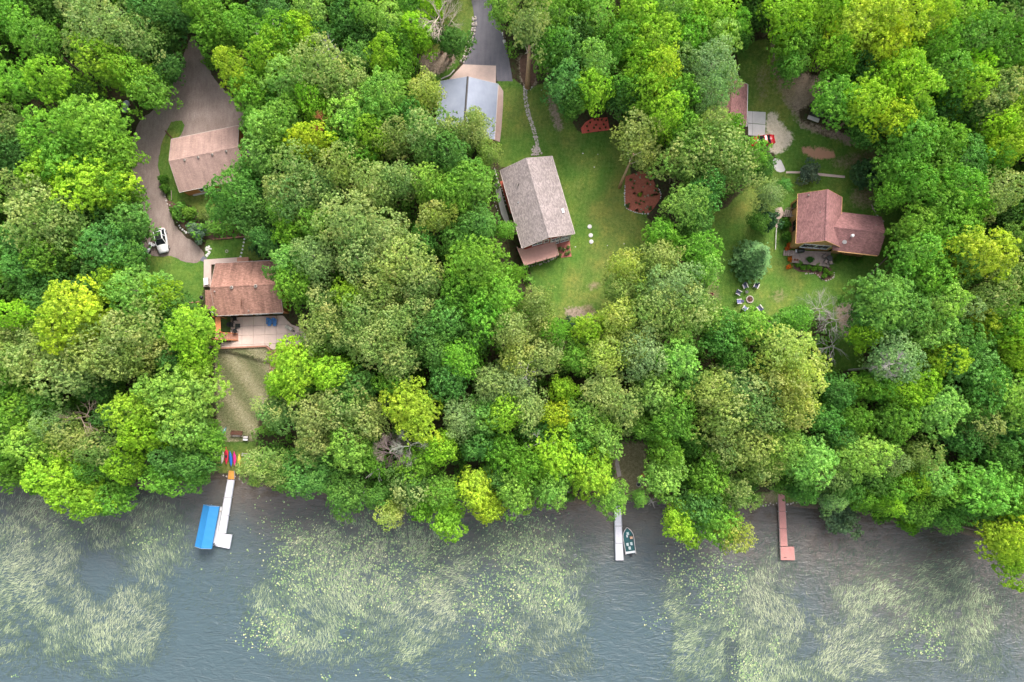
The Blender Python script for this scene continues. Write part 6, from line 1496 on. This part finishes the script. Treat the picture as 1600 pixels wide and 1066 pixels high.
# ---- vehicles
def car(name, label, px, py, rz, L, W, paint, roof, z0=None, suv=True):
    p = G(px, py); e = thing(name, label, 'car', p, R(rz))      # front is +y
    h1 = .95 if suv else .82; h2 = 1.62 if suv else 1.32
    def ring(y, w, zt, zb, inset=.12):
        return [(-w, y, zb), (-w * 1.02, y, (zt + zb) / 2), (-w * .97, y, zt - .12), (-w + inset, y, zt), (0, y, zt + .04), (w - inset, y, zt), (w * .97, y, zt - .12), (w * 1.02, y, (zt + zb) / 2), (w, y, zb)]
    w = W / 2; l = L / 2
    m = MB()
    m.loft([ring(-l, w * .74, h1 * .72, .38), ring(-l + .12, w * .88, h1 * .95, .28), ring(-l + .5, w * .98, h1, .22), ring(-l * .3, w, h1, .2), ring(l * .25, w, h1 * .99, .2), ring(l * .62, w * .98, h1 * .94, .22), ring(l - .3, w * .90, h1 * .84, .25), ring(l - .06, w * .74, h1 * .68, .34), ring(l, w * .6, h1 * .56, .4)])
    m.build('body', paint, e, smooth=True)
    yr, yf = (-l + .25, l * .38) if suv else (-l + .75, l * .32)
    yr2, yf2 = (yr + .5, yf - .85) if suv else (yr + .75, yf - .85)
    bw, tw = w * .93, w * .72
    m = MB()   # glasshouse
    m.loft([[(-bw, yr, h1 - .03), (bw, yr, h1 - .03), (bw, yf, h1 - .03), (-bw, yf, h1 - .03)], [(-tw, yr2, h2 - .06), (tw, yr2, h2 - .06), (tw, yf2, h2 - .06), (-tw, yf2, h2 - .06)]]); m.build('windows', M_GLASS, e)
    m = MB(); m.loft([[(-tw - .03, yr2 - .05, h2 - .06), (tw + .03, yr2 - .05, h2 - .06), (tw + .03, yf2 + .02, h2 - .06), (-tw - .03, yf2 + .02, h2 - .06)], [(-tw * .92, yr2 + .05, h2), (tw * .92, yr2 + .05, h2), (tw * .92, yf2 - .1, h2 + .01), (-tw * .92, yf2 - .1, h2 + .01)]]); m.build('roof', paint, e, smooth=False)
    if roof is not None: m = MB(); m.box(-tw * .80, tw * .80, yr2 + .15, yf2 - .0, h2 - .02, h2 + .025); m.build('roof_glass', roof, e)
    for s in (-1, 1):
        for (ya, yb, za, zb, wa, wb) in ((yf, yf2, h1, h2 - .05, bw, tw), (yr, yr2, h1, h2 - .05, bw, tw), ((yr + yf) / 2, (yr2 + yf2) / 2, h1, h2 - .05, bw + .01, tw + .01)):
            m = MB(); m.tube([(s * wa, ya, za), (s * wb, yb, zb)], .055, 4); m.build('pillar', paint, e)
        m = MB(); m.tube([(s * (tw + .02), yr2, h2), (s * (tw + .02), yf2, h2)], .035, 4); m.build('roof_rail', paint, e)
        m = MB(); m.box(s * w * 1.0 - (.0 if s > 0 else .2), s * w * 1.0 + (.2 if s > 0 else 0), yf - .25, yf - .1, h1, h1 + .15); m.build('mirror', paint, e, bevel=.02)
        m = MB(); m.box(s * w * .6 - .16, s * w * .6 + .16, l - .24, l - .04, h1 * .62, h1 * .74); m.build('headlight', M_ALU, e)
        m = MB(); m.box(s * w * .66 - .14, s * w * .66 + .14, -l + .0, -l + .1, h1 * .7, h1 * .85); m.build('tail_light', weathered('tail_red', (.4, .02, .02)), e)
        for yy in (-l * .62, l * .62):
            m = MB(); m.tube([(s * (w - .2), yy, .34), (s * (w + .015), yy, .34)], .34, 18); wh = m.build('wheel', M_BLACK, e); m = MB(); m.tube([(s * (w - .1), yy, .34), (s * (w + .03), yy, .34)], .2, 10); m.build('rim', M_ALU, wh)
    m = MB(); m.box(-w * .6, w * .6, l - .05, l + .03, .4, .58); m.build('bumper', M_DARK, e)
    return e
W_P = glossy('white_car_paint', (0.78, 0.78, 0.78), .2, 0, .6); R_P = glossy('red_car_paint', (0.60, 0.02, 0.03), .2, 0, .6)
car('parked_car', 'white car with long black glass roof on the gravel drive', 255.3, 377.5, 193, 4.5, 1.9, W_P, M_BLACK)
e = car('parked_car', 'red car with grey windows half under the trees by the concrete pad', 1189, 222, 98, 4.4, 1.8, R_P, None, suv=False)
e = thing('motorcycle', 'white motorcycle parked under the tree edge left of the white car', 'motorcycle', G(237.5, 389), R(158))
for yy in (-.72, .72): m = MB(); m.tube([(-.07, yy, .32), (.07, yy, .32)], .32, 16); m.build('wheel', M_BLACK, e)
m = MB(); m.loft([[(x * w, y, z * h + zc) for x, z in [(math.cos(R(a)), math.sin(R(a))) for a in range(0, 360, 45)]] for y, w, h, zc in ((-1.0, .12, .1, .8), (-.5, .24, .16, .75), (0, .2, .2, .72), (.4, .28, .24, .85), (.75, .3, .2, .8), (1.0, .1, .1, .7))]); m.build('fairing', W_P, e, smooth=True)
m = MB(); m.box(-.16, .16, -.55, .05, .86, .95); m.build('seat', M_BLACK, e, bevel=.03)
m = MB(); m.tube([(-.4, .45, 1.05), (0, .6, 1.1), (.4, .45, 1.05)], .03, 6); m.build('handlebar', M_ALU, e)
for s in (-1, 1): m = MB(); m.box(s * .38 - .14, s * .38 + .14, -.95, -.45, .45, .85); m.build('saddlebag', W_P, e, bevel=.04)
e = thing('propane_tank', 'pale blue grey propane tank lying under the maple left of the gravel drive', 'propane tank', G(199.3, 169.5), R(-13))
m = MB(); m.loft([[(math.cos(R(a)) * r, y, .62 + math.sin(R(a)) * r) for a in range(0, 360, 24)] for y, r in ((-1.15, .08), (-1.1, .28), (-.92, .42), (-.7, .47), (.7, .47), (.92, .42), (1.1, .28), (1.15, .08))]); m.build('tank', weathered('tank_paint', (.42, .47, .53), .08), e, smooth=True)
m = MB(); m.cyl(0, 0, 1.0, 1.22, .17, 12); m.build('dome', M_ALU, e)
for yy in (-.7, .7): m = MB(); m.box(-.35, .35, yy - .08, yy + .08, 0, .25); m.build('leg', M_CONC, e)

# ---- kayaks and gear on the beach
def kayak(px, py, rz, L, W, mat, label, cockpit=True):
    e = thing('kayak', label, 'kayak', G(px, py), R(rz), 'kayaks in a row above the white dock'); e.rotation_euler = (R(3), 0, R(rz))
    secs = []
    for k in range(13):
        t = k / 12 * 2 - 1; w = max(.015, (1 - abs(t) ** 2.2)) * W / 2; dk_ = .30 + .07 * abs(t) ** 3; kl = .03 + .18 * abs(t) ** 3
        secs.append([(-w, t * L / 2, (dk_ + kl) / 2 + .05), (-w * .6, t * L / 2, dk_ + .02), (0, t * L / 2, dk_ + .06), (w * .6, t * L / 2, dk_ + .02), (w, t * L / 2, (dk_ + kl) / 2 + .05), (w * .5, t * L / 2, kl), (-w * .5, t * L / 2, kl)])
    m = MB(); m.loft(secs); m.build('hull', mat, e, smooth=True)
    if cockpit:
        m = MB(); pts = [(math.cos(a) * W * .27, math.sin(a) * .42, .37) for a in [k / 14 * 6.283 for k in range(15)]]; m.tube(pts, .03, 5); m.build('cockpit_rim', M_BLACK, e)
        m = MB(); m.box(-W * .2, W * .2, -.3, .12, .34, .375); m.build('seat', M_DARK, e, bevel=.01)
    m = MB(); m.tube([(0, L * .40, .40), (0, L * .44, .43)], .03, 6); m.build('handle', M_BLACK, e)
def plast(n, c): return glossy(n, c, .35)
kayak(348.6, 714, -4, 2.35, .58, plast('cream_hull', (.68, .58, .50)), 'cream and white kayak, leftmost of the row', False)
kayak(354.5, 712, 2, 3.1, .74, plast('red_hull', (.72, .03, .07)), 'largest kayak, bright red, second from the left in the row')
kayak(361.2, 716.5, 7, 2.75, .62, plast('blue_hull', (.02, .16, .55)), 'blue kayak in the middle of the row', False)
kayak(367.1, 716.6, 3, 2.65, .62, plast('magenta_hull', (.68, .03, .22)), 'magenta kayak between the blue and the yellow one', False)
kayak(374.2, 720.2, -1, 2.5, .62, plast('yellow_hull', (.85, .62, .10)), 'yellow kayak, rightmost of the row', False)
e = thing('paddle_board', 'small teal board at the tree edge above the kayaks', 'board', G(351.6, 671.8), R(-25)); m = MB(); m.prism([(math.cos(a) * .2, math.sin(a) * .6) for a in [k / 12 * 6.283 for k in range(12)]], .1, .2); m.build('board', plast('teal_board', (.02, .32, .38)), e); m = MB(); m.prism([(math.cos(a) * .06, math.sin(a) * .4) for a in [k / 12 * 6.283 for k in range(12)]], .2, .215); m.build('stripe', M_WHITE, e)
e = thing('picnic_table', 'long dark bench table on the beach lawn above the kayaks', 'table', G(371.8, 677.5), R(-3))
m = MB(); m.box(-1.05, 1.05, -.22, .22, .7, .76); m.build('tabletop', M_BROWNW, e); m = MB(); m.box(-1.05, 1.05, -.5, -.3, .42, .46); m.build('bench', M_STONE, e); m = MB(); m.box(-1.05, 1.05, .3, .5, .42, .46); m.build('bench', M_BROWNW, e)
for s in (-.8, .8): m = MB(); m.box(s - .05, s + .05, -.45, .45, 0, .7); m.build('leg', M_BROWNW, e)
e = thing('camp_grill', 'white topped camp grill at the right end of the dark bench table', 'grill', G(385.5, 685), R(-3))
for yy, c in ((-.22, M_WHITE), (.22, M_CONCW)): m = MB(); m.box(-.4, .4, yy - .16, yy + .16, .5, .62); m.build('tray', c, e, bevel=.02)
m = MB(); m.box(-.46, .46, -.44, .44, .4, .5); m.build('cabinet', M_DARK, e)
for sx in (-1, 1):
    for sy in (-1, 1): m = MB(); m.box(sx * .4 - .03, sx * .4 + .03, sy * .35 - .03, sy * .35 + .03, 0, .4); m.build('leg', M_DARK, e)
e = thing('dock_rack', 'grey rack of pipes right of the yellow kayak', 'rack', G(384.5, 710.5), R(-4))
for k in range(3): m = MB(); m.tube([(-.7, -.2 + k * .2, .3), (.7, -.2 + k * .2, .3)], .035, 6); m.build('pipe', M_CONCW, e)
for s in (-.55, .55): m = MB(); m.tube([(s, -.3, .2), (s, .3, .2)], .04, 6); m.tube([(s, 0, 0), (s, 0, .25)], .04, 6); m.build('stand', M_ALU, e)
patio_chair(387.4, 719.3, 100, 'orange plastic chair at the tree edge right of the kayaks', plast('orange_plastic', (.55, .17, .06)), M_GREYW, 'beach chairs', s=1.2)
for k, (a, b_, a2, b2) in enumerate(((334, 708, 342.5, 704), (336, 714, 343, 706.5), (340, 715.5, 344, 710))):
    pole('fallen_branch', ['uppermost of three white sticks at the tree edge left of the kayaks', 'middle one of three white sticks left of the kayaks', 'lowest of three white sticks left of the kayaks'][k], 'branch', [(a, b_), (a2, b2)], .04, M_STONEW, .8, 'stick')
e = thing('bench', 'orange wooden bench on the brown shore clearing above the motorboat', 'bench', G(1006.3, 742.6), R(-2))
for k in range(3): m = MB(); m.box(-.62, .62, -.22 + k * .15, -.09 + k * .15, .42, .46); m.build('slat', M_ORANGEW, e)
m = MB(); m.box(-.62, .62, .26, .32, .5, .85); m.build('backrest', M_ORANGEW, e)
for s in (-.5, .5): m = MB(); m.box(s - .05, s + .05, -.22, .3, 0, .42); m.build('leg', M_GREYW, e)

# ---- docks
def dock(name, label, segs, mats, z=.62, planks=True, pole_h=1.1, pw=.14):
    """segs: list of (4 pixel corners: left start, right start, right end, left end)"""
    o = P(*segs[0][0], 0); e = thing(name, label, 'dock', (o.x, o.y, 0))
    for (q4, mat) in zip(segs, mats):
        w = [P(*a, z) - o for a in q4]
        L = ((w[3] - w[0]).length + (w[2] - w[1]).length) / 2; ns = max(1, round(L / 3.05))
        for s in range(ns):
            a0, a1 = s / ns + .003, (s + 1) / ns - .003
            c = [w[0].lerp(w[3], a0), w[1].lerp(w[2], a0), w[1].lerp(w[2], a1), w[0].lerp(w[3], a1)]
            npl = max(3, int((c[3] - c[0]).length / pw)); m = MB()
            for k in range(npl):
                b0, b1 = k / npl, (k + .93) / npl
                d = [c[0].lerp(c[3], b0), c[1].lerp(c[2], b0), c[1].lerp(c[2], b1), c[0].lerp(c[3], b1)]
                m.prism([(v.x, v.y) for v in d], z - .04, z)
            m.build('deck_section', mat, e)
            for i0, i1 in ((0, 3), (1, 2)):
                a, b_ = c[i0], c[i1]; mid = (c[0] + c[1] + c[2] + c[3]) / 4
                nn = Vector((a.x - mid.x, 0, 0)).normalized() * .03
                m = MB(); m.tube([(a.x + nn.x, a.y, z - .12), (b_.x + nn.x, b_.y, z - .12)], .10, 4); m.build('side_beam', M_GREYW if mat is not M_WDOCK else M_ALU, e)
            for i0 in (0, 1):
                a = c[i0]; mid = (c[0] + c[1]) / 2; a = a + (a - mid).normalized() * .12
                m = MB(); m.tube([(a.x, a.y, -2.0), (a.x, a.y, z + .25)], .035, 6); m.build('post', M_ALU, e)
    return e
dock('dock', 'white L shaped dock with orange boards at its shore end beside the blue canopy',
     [((357.4, 735.5), (365.3, 736), (365.6, 749.5), (355.9, 749)), ((355.7, 749.6), (365.5, 750), (351.9, 834.2), (339.8, 834.2)), ((339.7, 834.8), (361.8, 835.4), (357.8, 857.6), (336.6, 853.4))], [M_ORD, M_WDOCK, M_WDOCK])
dock('dock', 'straight white dock beside the green motorboat', [((960.2, 769), (968.6, 769), (974, 876), (962.6, 876))], [M_WDOCK])
dock('dock', 'salmon red L shaped dock on the right shore', [((1216.3, 772), (1226, 772), (1230.3, 853.8), (1219.8, 853.8)), ((1219.8, 854.4), (1240.4, 854.4), (1241.8, 875.4), (1220.6, 875.4))], [M_REDD, M_REDD])
e = thing('dock_bench', 'white plastic bench at the shore end of the straight dock', 'bench', P(963.5, 775, .62)); m = MB(); m.box(-.2, .2, -.5, .5, .4, .45); m.build('seat', M_WHITE, e); m = MB(); m.box(-.28, -.22, -.5, .5, .45, .85); m.build('backrest', M_WHITE, e); m = MB(); m.box(-.15, .15, -.45, -.35, 0, .4); m.box(-.15, .15, .35, .45, 0, .4); m.build('leg', M_WHITE, e)
e = thing('mooring_cleat', 'small dark cleat rope near the lower end of the salmon dock', 'cleat', P(1227, 871, .63)); m = MB(); m.tube([(-.2, 0, .06), (.2, -.05, .06)], .04, 6); m.build('rope', M_DARK, e)
# blue canopy boat lift
zc = 3.0; c4 = [P(*a, zc) for a in ((317.8, 788.4), (342.5, 791.5), (330.2, 858.0), (304.2, 854.2))]
e = thing('boat_lift', 'boat lift under a bright blue canopy left of the white dock', 'boat lift', (c4[3].x, c4[3].y, 0)); o = Vector(e.location); c4 = [q - o for q in c4]
CB = [glossy('blue_canopy', (0.02, 0.20, 0.46), .55)]
r0_, r1_ = c4[0].lerp(c4[1], .52) + Vector((0, 0, .75)), c4[3].lerp(c4[2], .52) + Vector((0, 0, .75))
for nm, qs in (('canopy_panel', (c4[0], r0_, r1_, c4[3])), ('canopy_panel', (r0_, c4[1], c4[2], r1_))):
    n = 14; m = MB(); vs = []
    for k in range(n + 1):
        t = k / n; a, b_ = qs[0].lerp(qs[3], t), qs[1].lerp(qs[2], t)
        sag = Vector((0, 0, -.05 * abs(math.sin(t * math.pi * 5))))
        vs += [a, a.lerp(b_, .5) + sag, b_]
    m.add(vs, [f for k in range(n) for f in ((k * 3, k * 3 + 1, k * 3 + 4, k * 3 + 3), (k * 3 + 1, k * 3 + 2, k * 3 + 5, k * 3 + 4))])
    m.build(nm, CB[0], e)
for a, b_ in ((c4[0], c4[3]), (c4[1], c4[2])):
    m = MB(); m.add([a, b_, b_ - Vector((0, 0, .35)), a - Vector((0, 0, .35))], [(0, 1, 2, 3)]); m.build('valance', CB[0], e)
for (a, r_, b_) in ((c4[0], r0_, c4[1]), (c4[3], r1_, c4[2])):
    m = MB(); d = Vector((0, 0, .25)); m.add([a, r_, b_, b_ - d, a - d], [(0, 1, 2, 3, 4)]); m.build('valance', CB[0], e)
    m = MB(); m.tube([a, r_, b_], .03, 6); m.build('bow', M_ALU, e)
for q in c4:
    for t in (0,):
        ctr = (c4[0] + c4[2]) / 2; b0 = q.lerp(Vector((ctr.x, ctr.y, q.z)), .12); m = MB(); m.tube([(b0.x, b0.y, -2), (b0.x, b0.y, zc - .1)], .05, 6); m.build('post', M_ALU, e)
for a, b_ in ((c4[0], c4[3]), (c4[1], c4[2])):
    ctr = (c4[0] + c4[2]) / 2; a2 = a.lerp(Vector((ctr.x, ctr.y, a.z)), .1); b2 = b_.lerp(Vector((ctr.x, ctr.y, b_.z)), .1)
    m = MB(); m.tube([(a2.x, a2.y, .75), (b2.x, b2.y, .75)], .12, 6); m.build('bunk', M_WHITE, e)
q = P(345.5, 792, .9) - o; q2 = P(336.5, 850, .9) - o
m = MB(); m.tube([q, q2], .16, 6); m.build('guide_rail', M_WHITE, e)
q = P(337.8, 816.5, 1.6) - o; m = MB(); m.tube([(q.x, q.y, 0), (q.x, q.y, 1.5)], .05, 6); m.tube([(q.x, q.y - .3, 1.5), (q.x, q.y + .3, 1.5)], .22, 8); m.build('winch', M_WHITE, e)
# pontoon boat hull in the shade below the canopy
ctr = (c4[0] + c4[2]) / 2 + o; ang_ = math.atan2((c4[0] - c4[3]).y, (c4[0] - c4[3]).x) - math.pi / 2
e = thing('pontoon_boat', 'white pontoon boat stored under the blue canopy', 'boat', (ctr.x, ctr.y, .7), ang_)
for s in (-.85, .85): m = MB(); m.loft([[(s + math.cos(R(a)) * r, y, math.sin(R(a)) * r) for a in range(0, 360, 30)] for y, r in ((-3, .3), (2.2, .3), (2.8, .2), (3.1, .04))]); m.build('pontoon', M_ALU, e, smooth=True)
m = MB(); m.box(-1.1, 1.1, -3, 2.6, .32, .4); m.build('floor', M_BEIGE, e); m = MB()
for s in (-1.08, 1.08): m.box(s - .03, s + .03, -2.9, 2.5, .4, 1.0)
m.build('fence', M_WHITE, e); m = MB(); m.box(-1.0, -.4, -2.7, -1.0, .4, .85); m.box(.4, 1.0, -2.7, -1.0, .4, .85); m.build('bench', M_BEIGE, e, bevel=.04)
# motorboat
b0, b1 = P(979.2, 824, .35), P(985.3, 865, .35); d = b0 - b1; L = d.length + .1
e = thing('motorboat', 'green fishing motorboat with white rim moored beside the straight white dock', 'boat', ((b0 + b1) / 2).to_tuple()[:2] + (0,), math.atan2(d.y, d.x) - math.pi / 2)
def hullw(t): return .93 * (1 - max(0, (t - .25) / .75) ** 2.1) if t > .25 else .86 + .07 * (t + 1) / 1.25
secs = []
for k in range(15):
    t = k / 14 * 2 - 1; w = max(.02, hullw(t)); z1 = .62 + .2 * max(0, t) ** 2; y = t * L / 2
    secs.append([(-w, y, z1), (-w * .92, y, .15), (-w * .5, y, -.12), (0, y, -.2 + .4 * max(0, t) ** 4), (w * .5, y, -.12), (w * .92, y, .15), (w, y, z1), (w - .05 if w > .1 else w * .5, y, z1 - .01), (w * .84, y, .28), (0, y, .26), (-w * .84, y, .28), (-(w - .05) if w > .1 else -w * .5, y, z1 - .01)])
m = MB(); m.loft(secs); m.build('hull', glossy('boat_green', (.012, .10, .105), .3), e)
for s in (-1, 1):
    m = MB(); m.tube([(s * max(.02, hullw(k / 14 * 2 - 1)), (k / 14 * 2 - 1) * L / 2, .64 + .2 * max(0, k / 14 * 2 - 1) ** 2) for k in range(15)], .055, 5); m.build('gunwale', M_CONCW, e)
m = MB(); m.prism([(-.70, L * .22), (.70, L * .22), (.42, L * .36), (0, L * .44), (-.42, L * .36)], .5, .56); m.build('casting_deck', glossy('teal_carpet', (.02, .12, .125), .8), e)
m = MB(); m.box(-.80, .80, -L * .47, -L * .40, .3, .62); m.build('stern_deck', M_WHITE, e)
m = MB(); m.box(.25, .72, .25, .65, .3, .85); m.build('console', weathered('tan_console', (.62, .38, .26)), e, bevel=.03)
for (x_, y_) in ((-.32, -.55), (.35, -.5), (-.05, -1.2), (.0, 1.25)):
    m = MB(); m.cyl(x_, y_, .28, .5, .05, 8); m.box(x_ - .2, x_ + .2, y_ - .2, y_ + .18, .5, .58); st = m.build('seat', glossy('boat_seat', (.55, .62, .62), .5), e); m = MB(); m.box(x_ - .19, x_ + .19, y_ - .26, y_ - .2, .55, .9); m.build('backrest', glossy('boat_seat', (.55, .62, .62), .5), st)
m = MB(); m.box(-.3, -.05, .55, 1.0, .3, .5); m.build('cooler', M_WHITE, e, bevel=.02)
m = MB(); m.box(-.17, .17, -L / 2 - .42, -L / 2 + .05, .45, .95); mo = m.build('outboard_motor', M_BLACK, e, bevel=.06); m = MB(); m.box(-.06, .06, -L / 2 - .3, -L / 2 - .12, -.6, .45); m.build('shaft', M_DARK, mo)
# small pale things on the lawns
for k, (a, b_, s) in enumerate(((910.5, 240, .16), (934, 241.5, .10), (928.5, 261.5, .13), (899, 386, .14), (949, 384, .12), (975, 381, .12), (846, 141, .1))):
    e = thing('lawn_stone', ['white chip on the lawn below the small red mulch bed, upper left one', 'small white chip on the lawn, upper right of three below the small red bed', 'white chip on the lawn, lowest of three below the small red bed', 'pale stone on the lawn right of the red paver patio', 'white chip on the lawn right of the three round lids', 'tiny white chip on the lawn above the tan tipped oak', 'white chip right of the flagstone path head'][k], 'stone', G(a, b_))
    link('chip', STONEM[(STONES[k % 5].name, M_STONEW.name)], e, (0, 0, .05), (0, 0, k), (s * 2, s * 1.4, s))
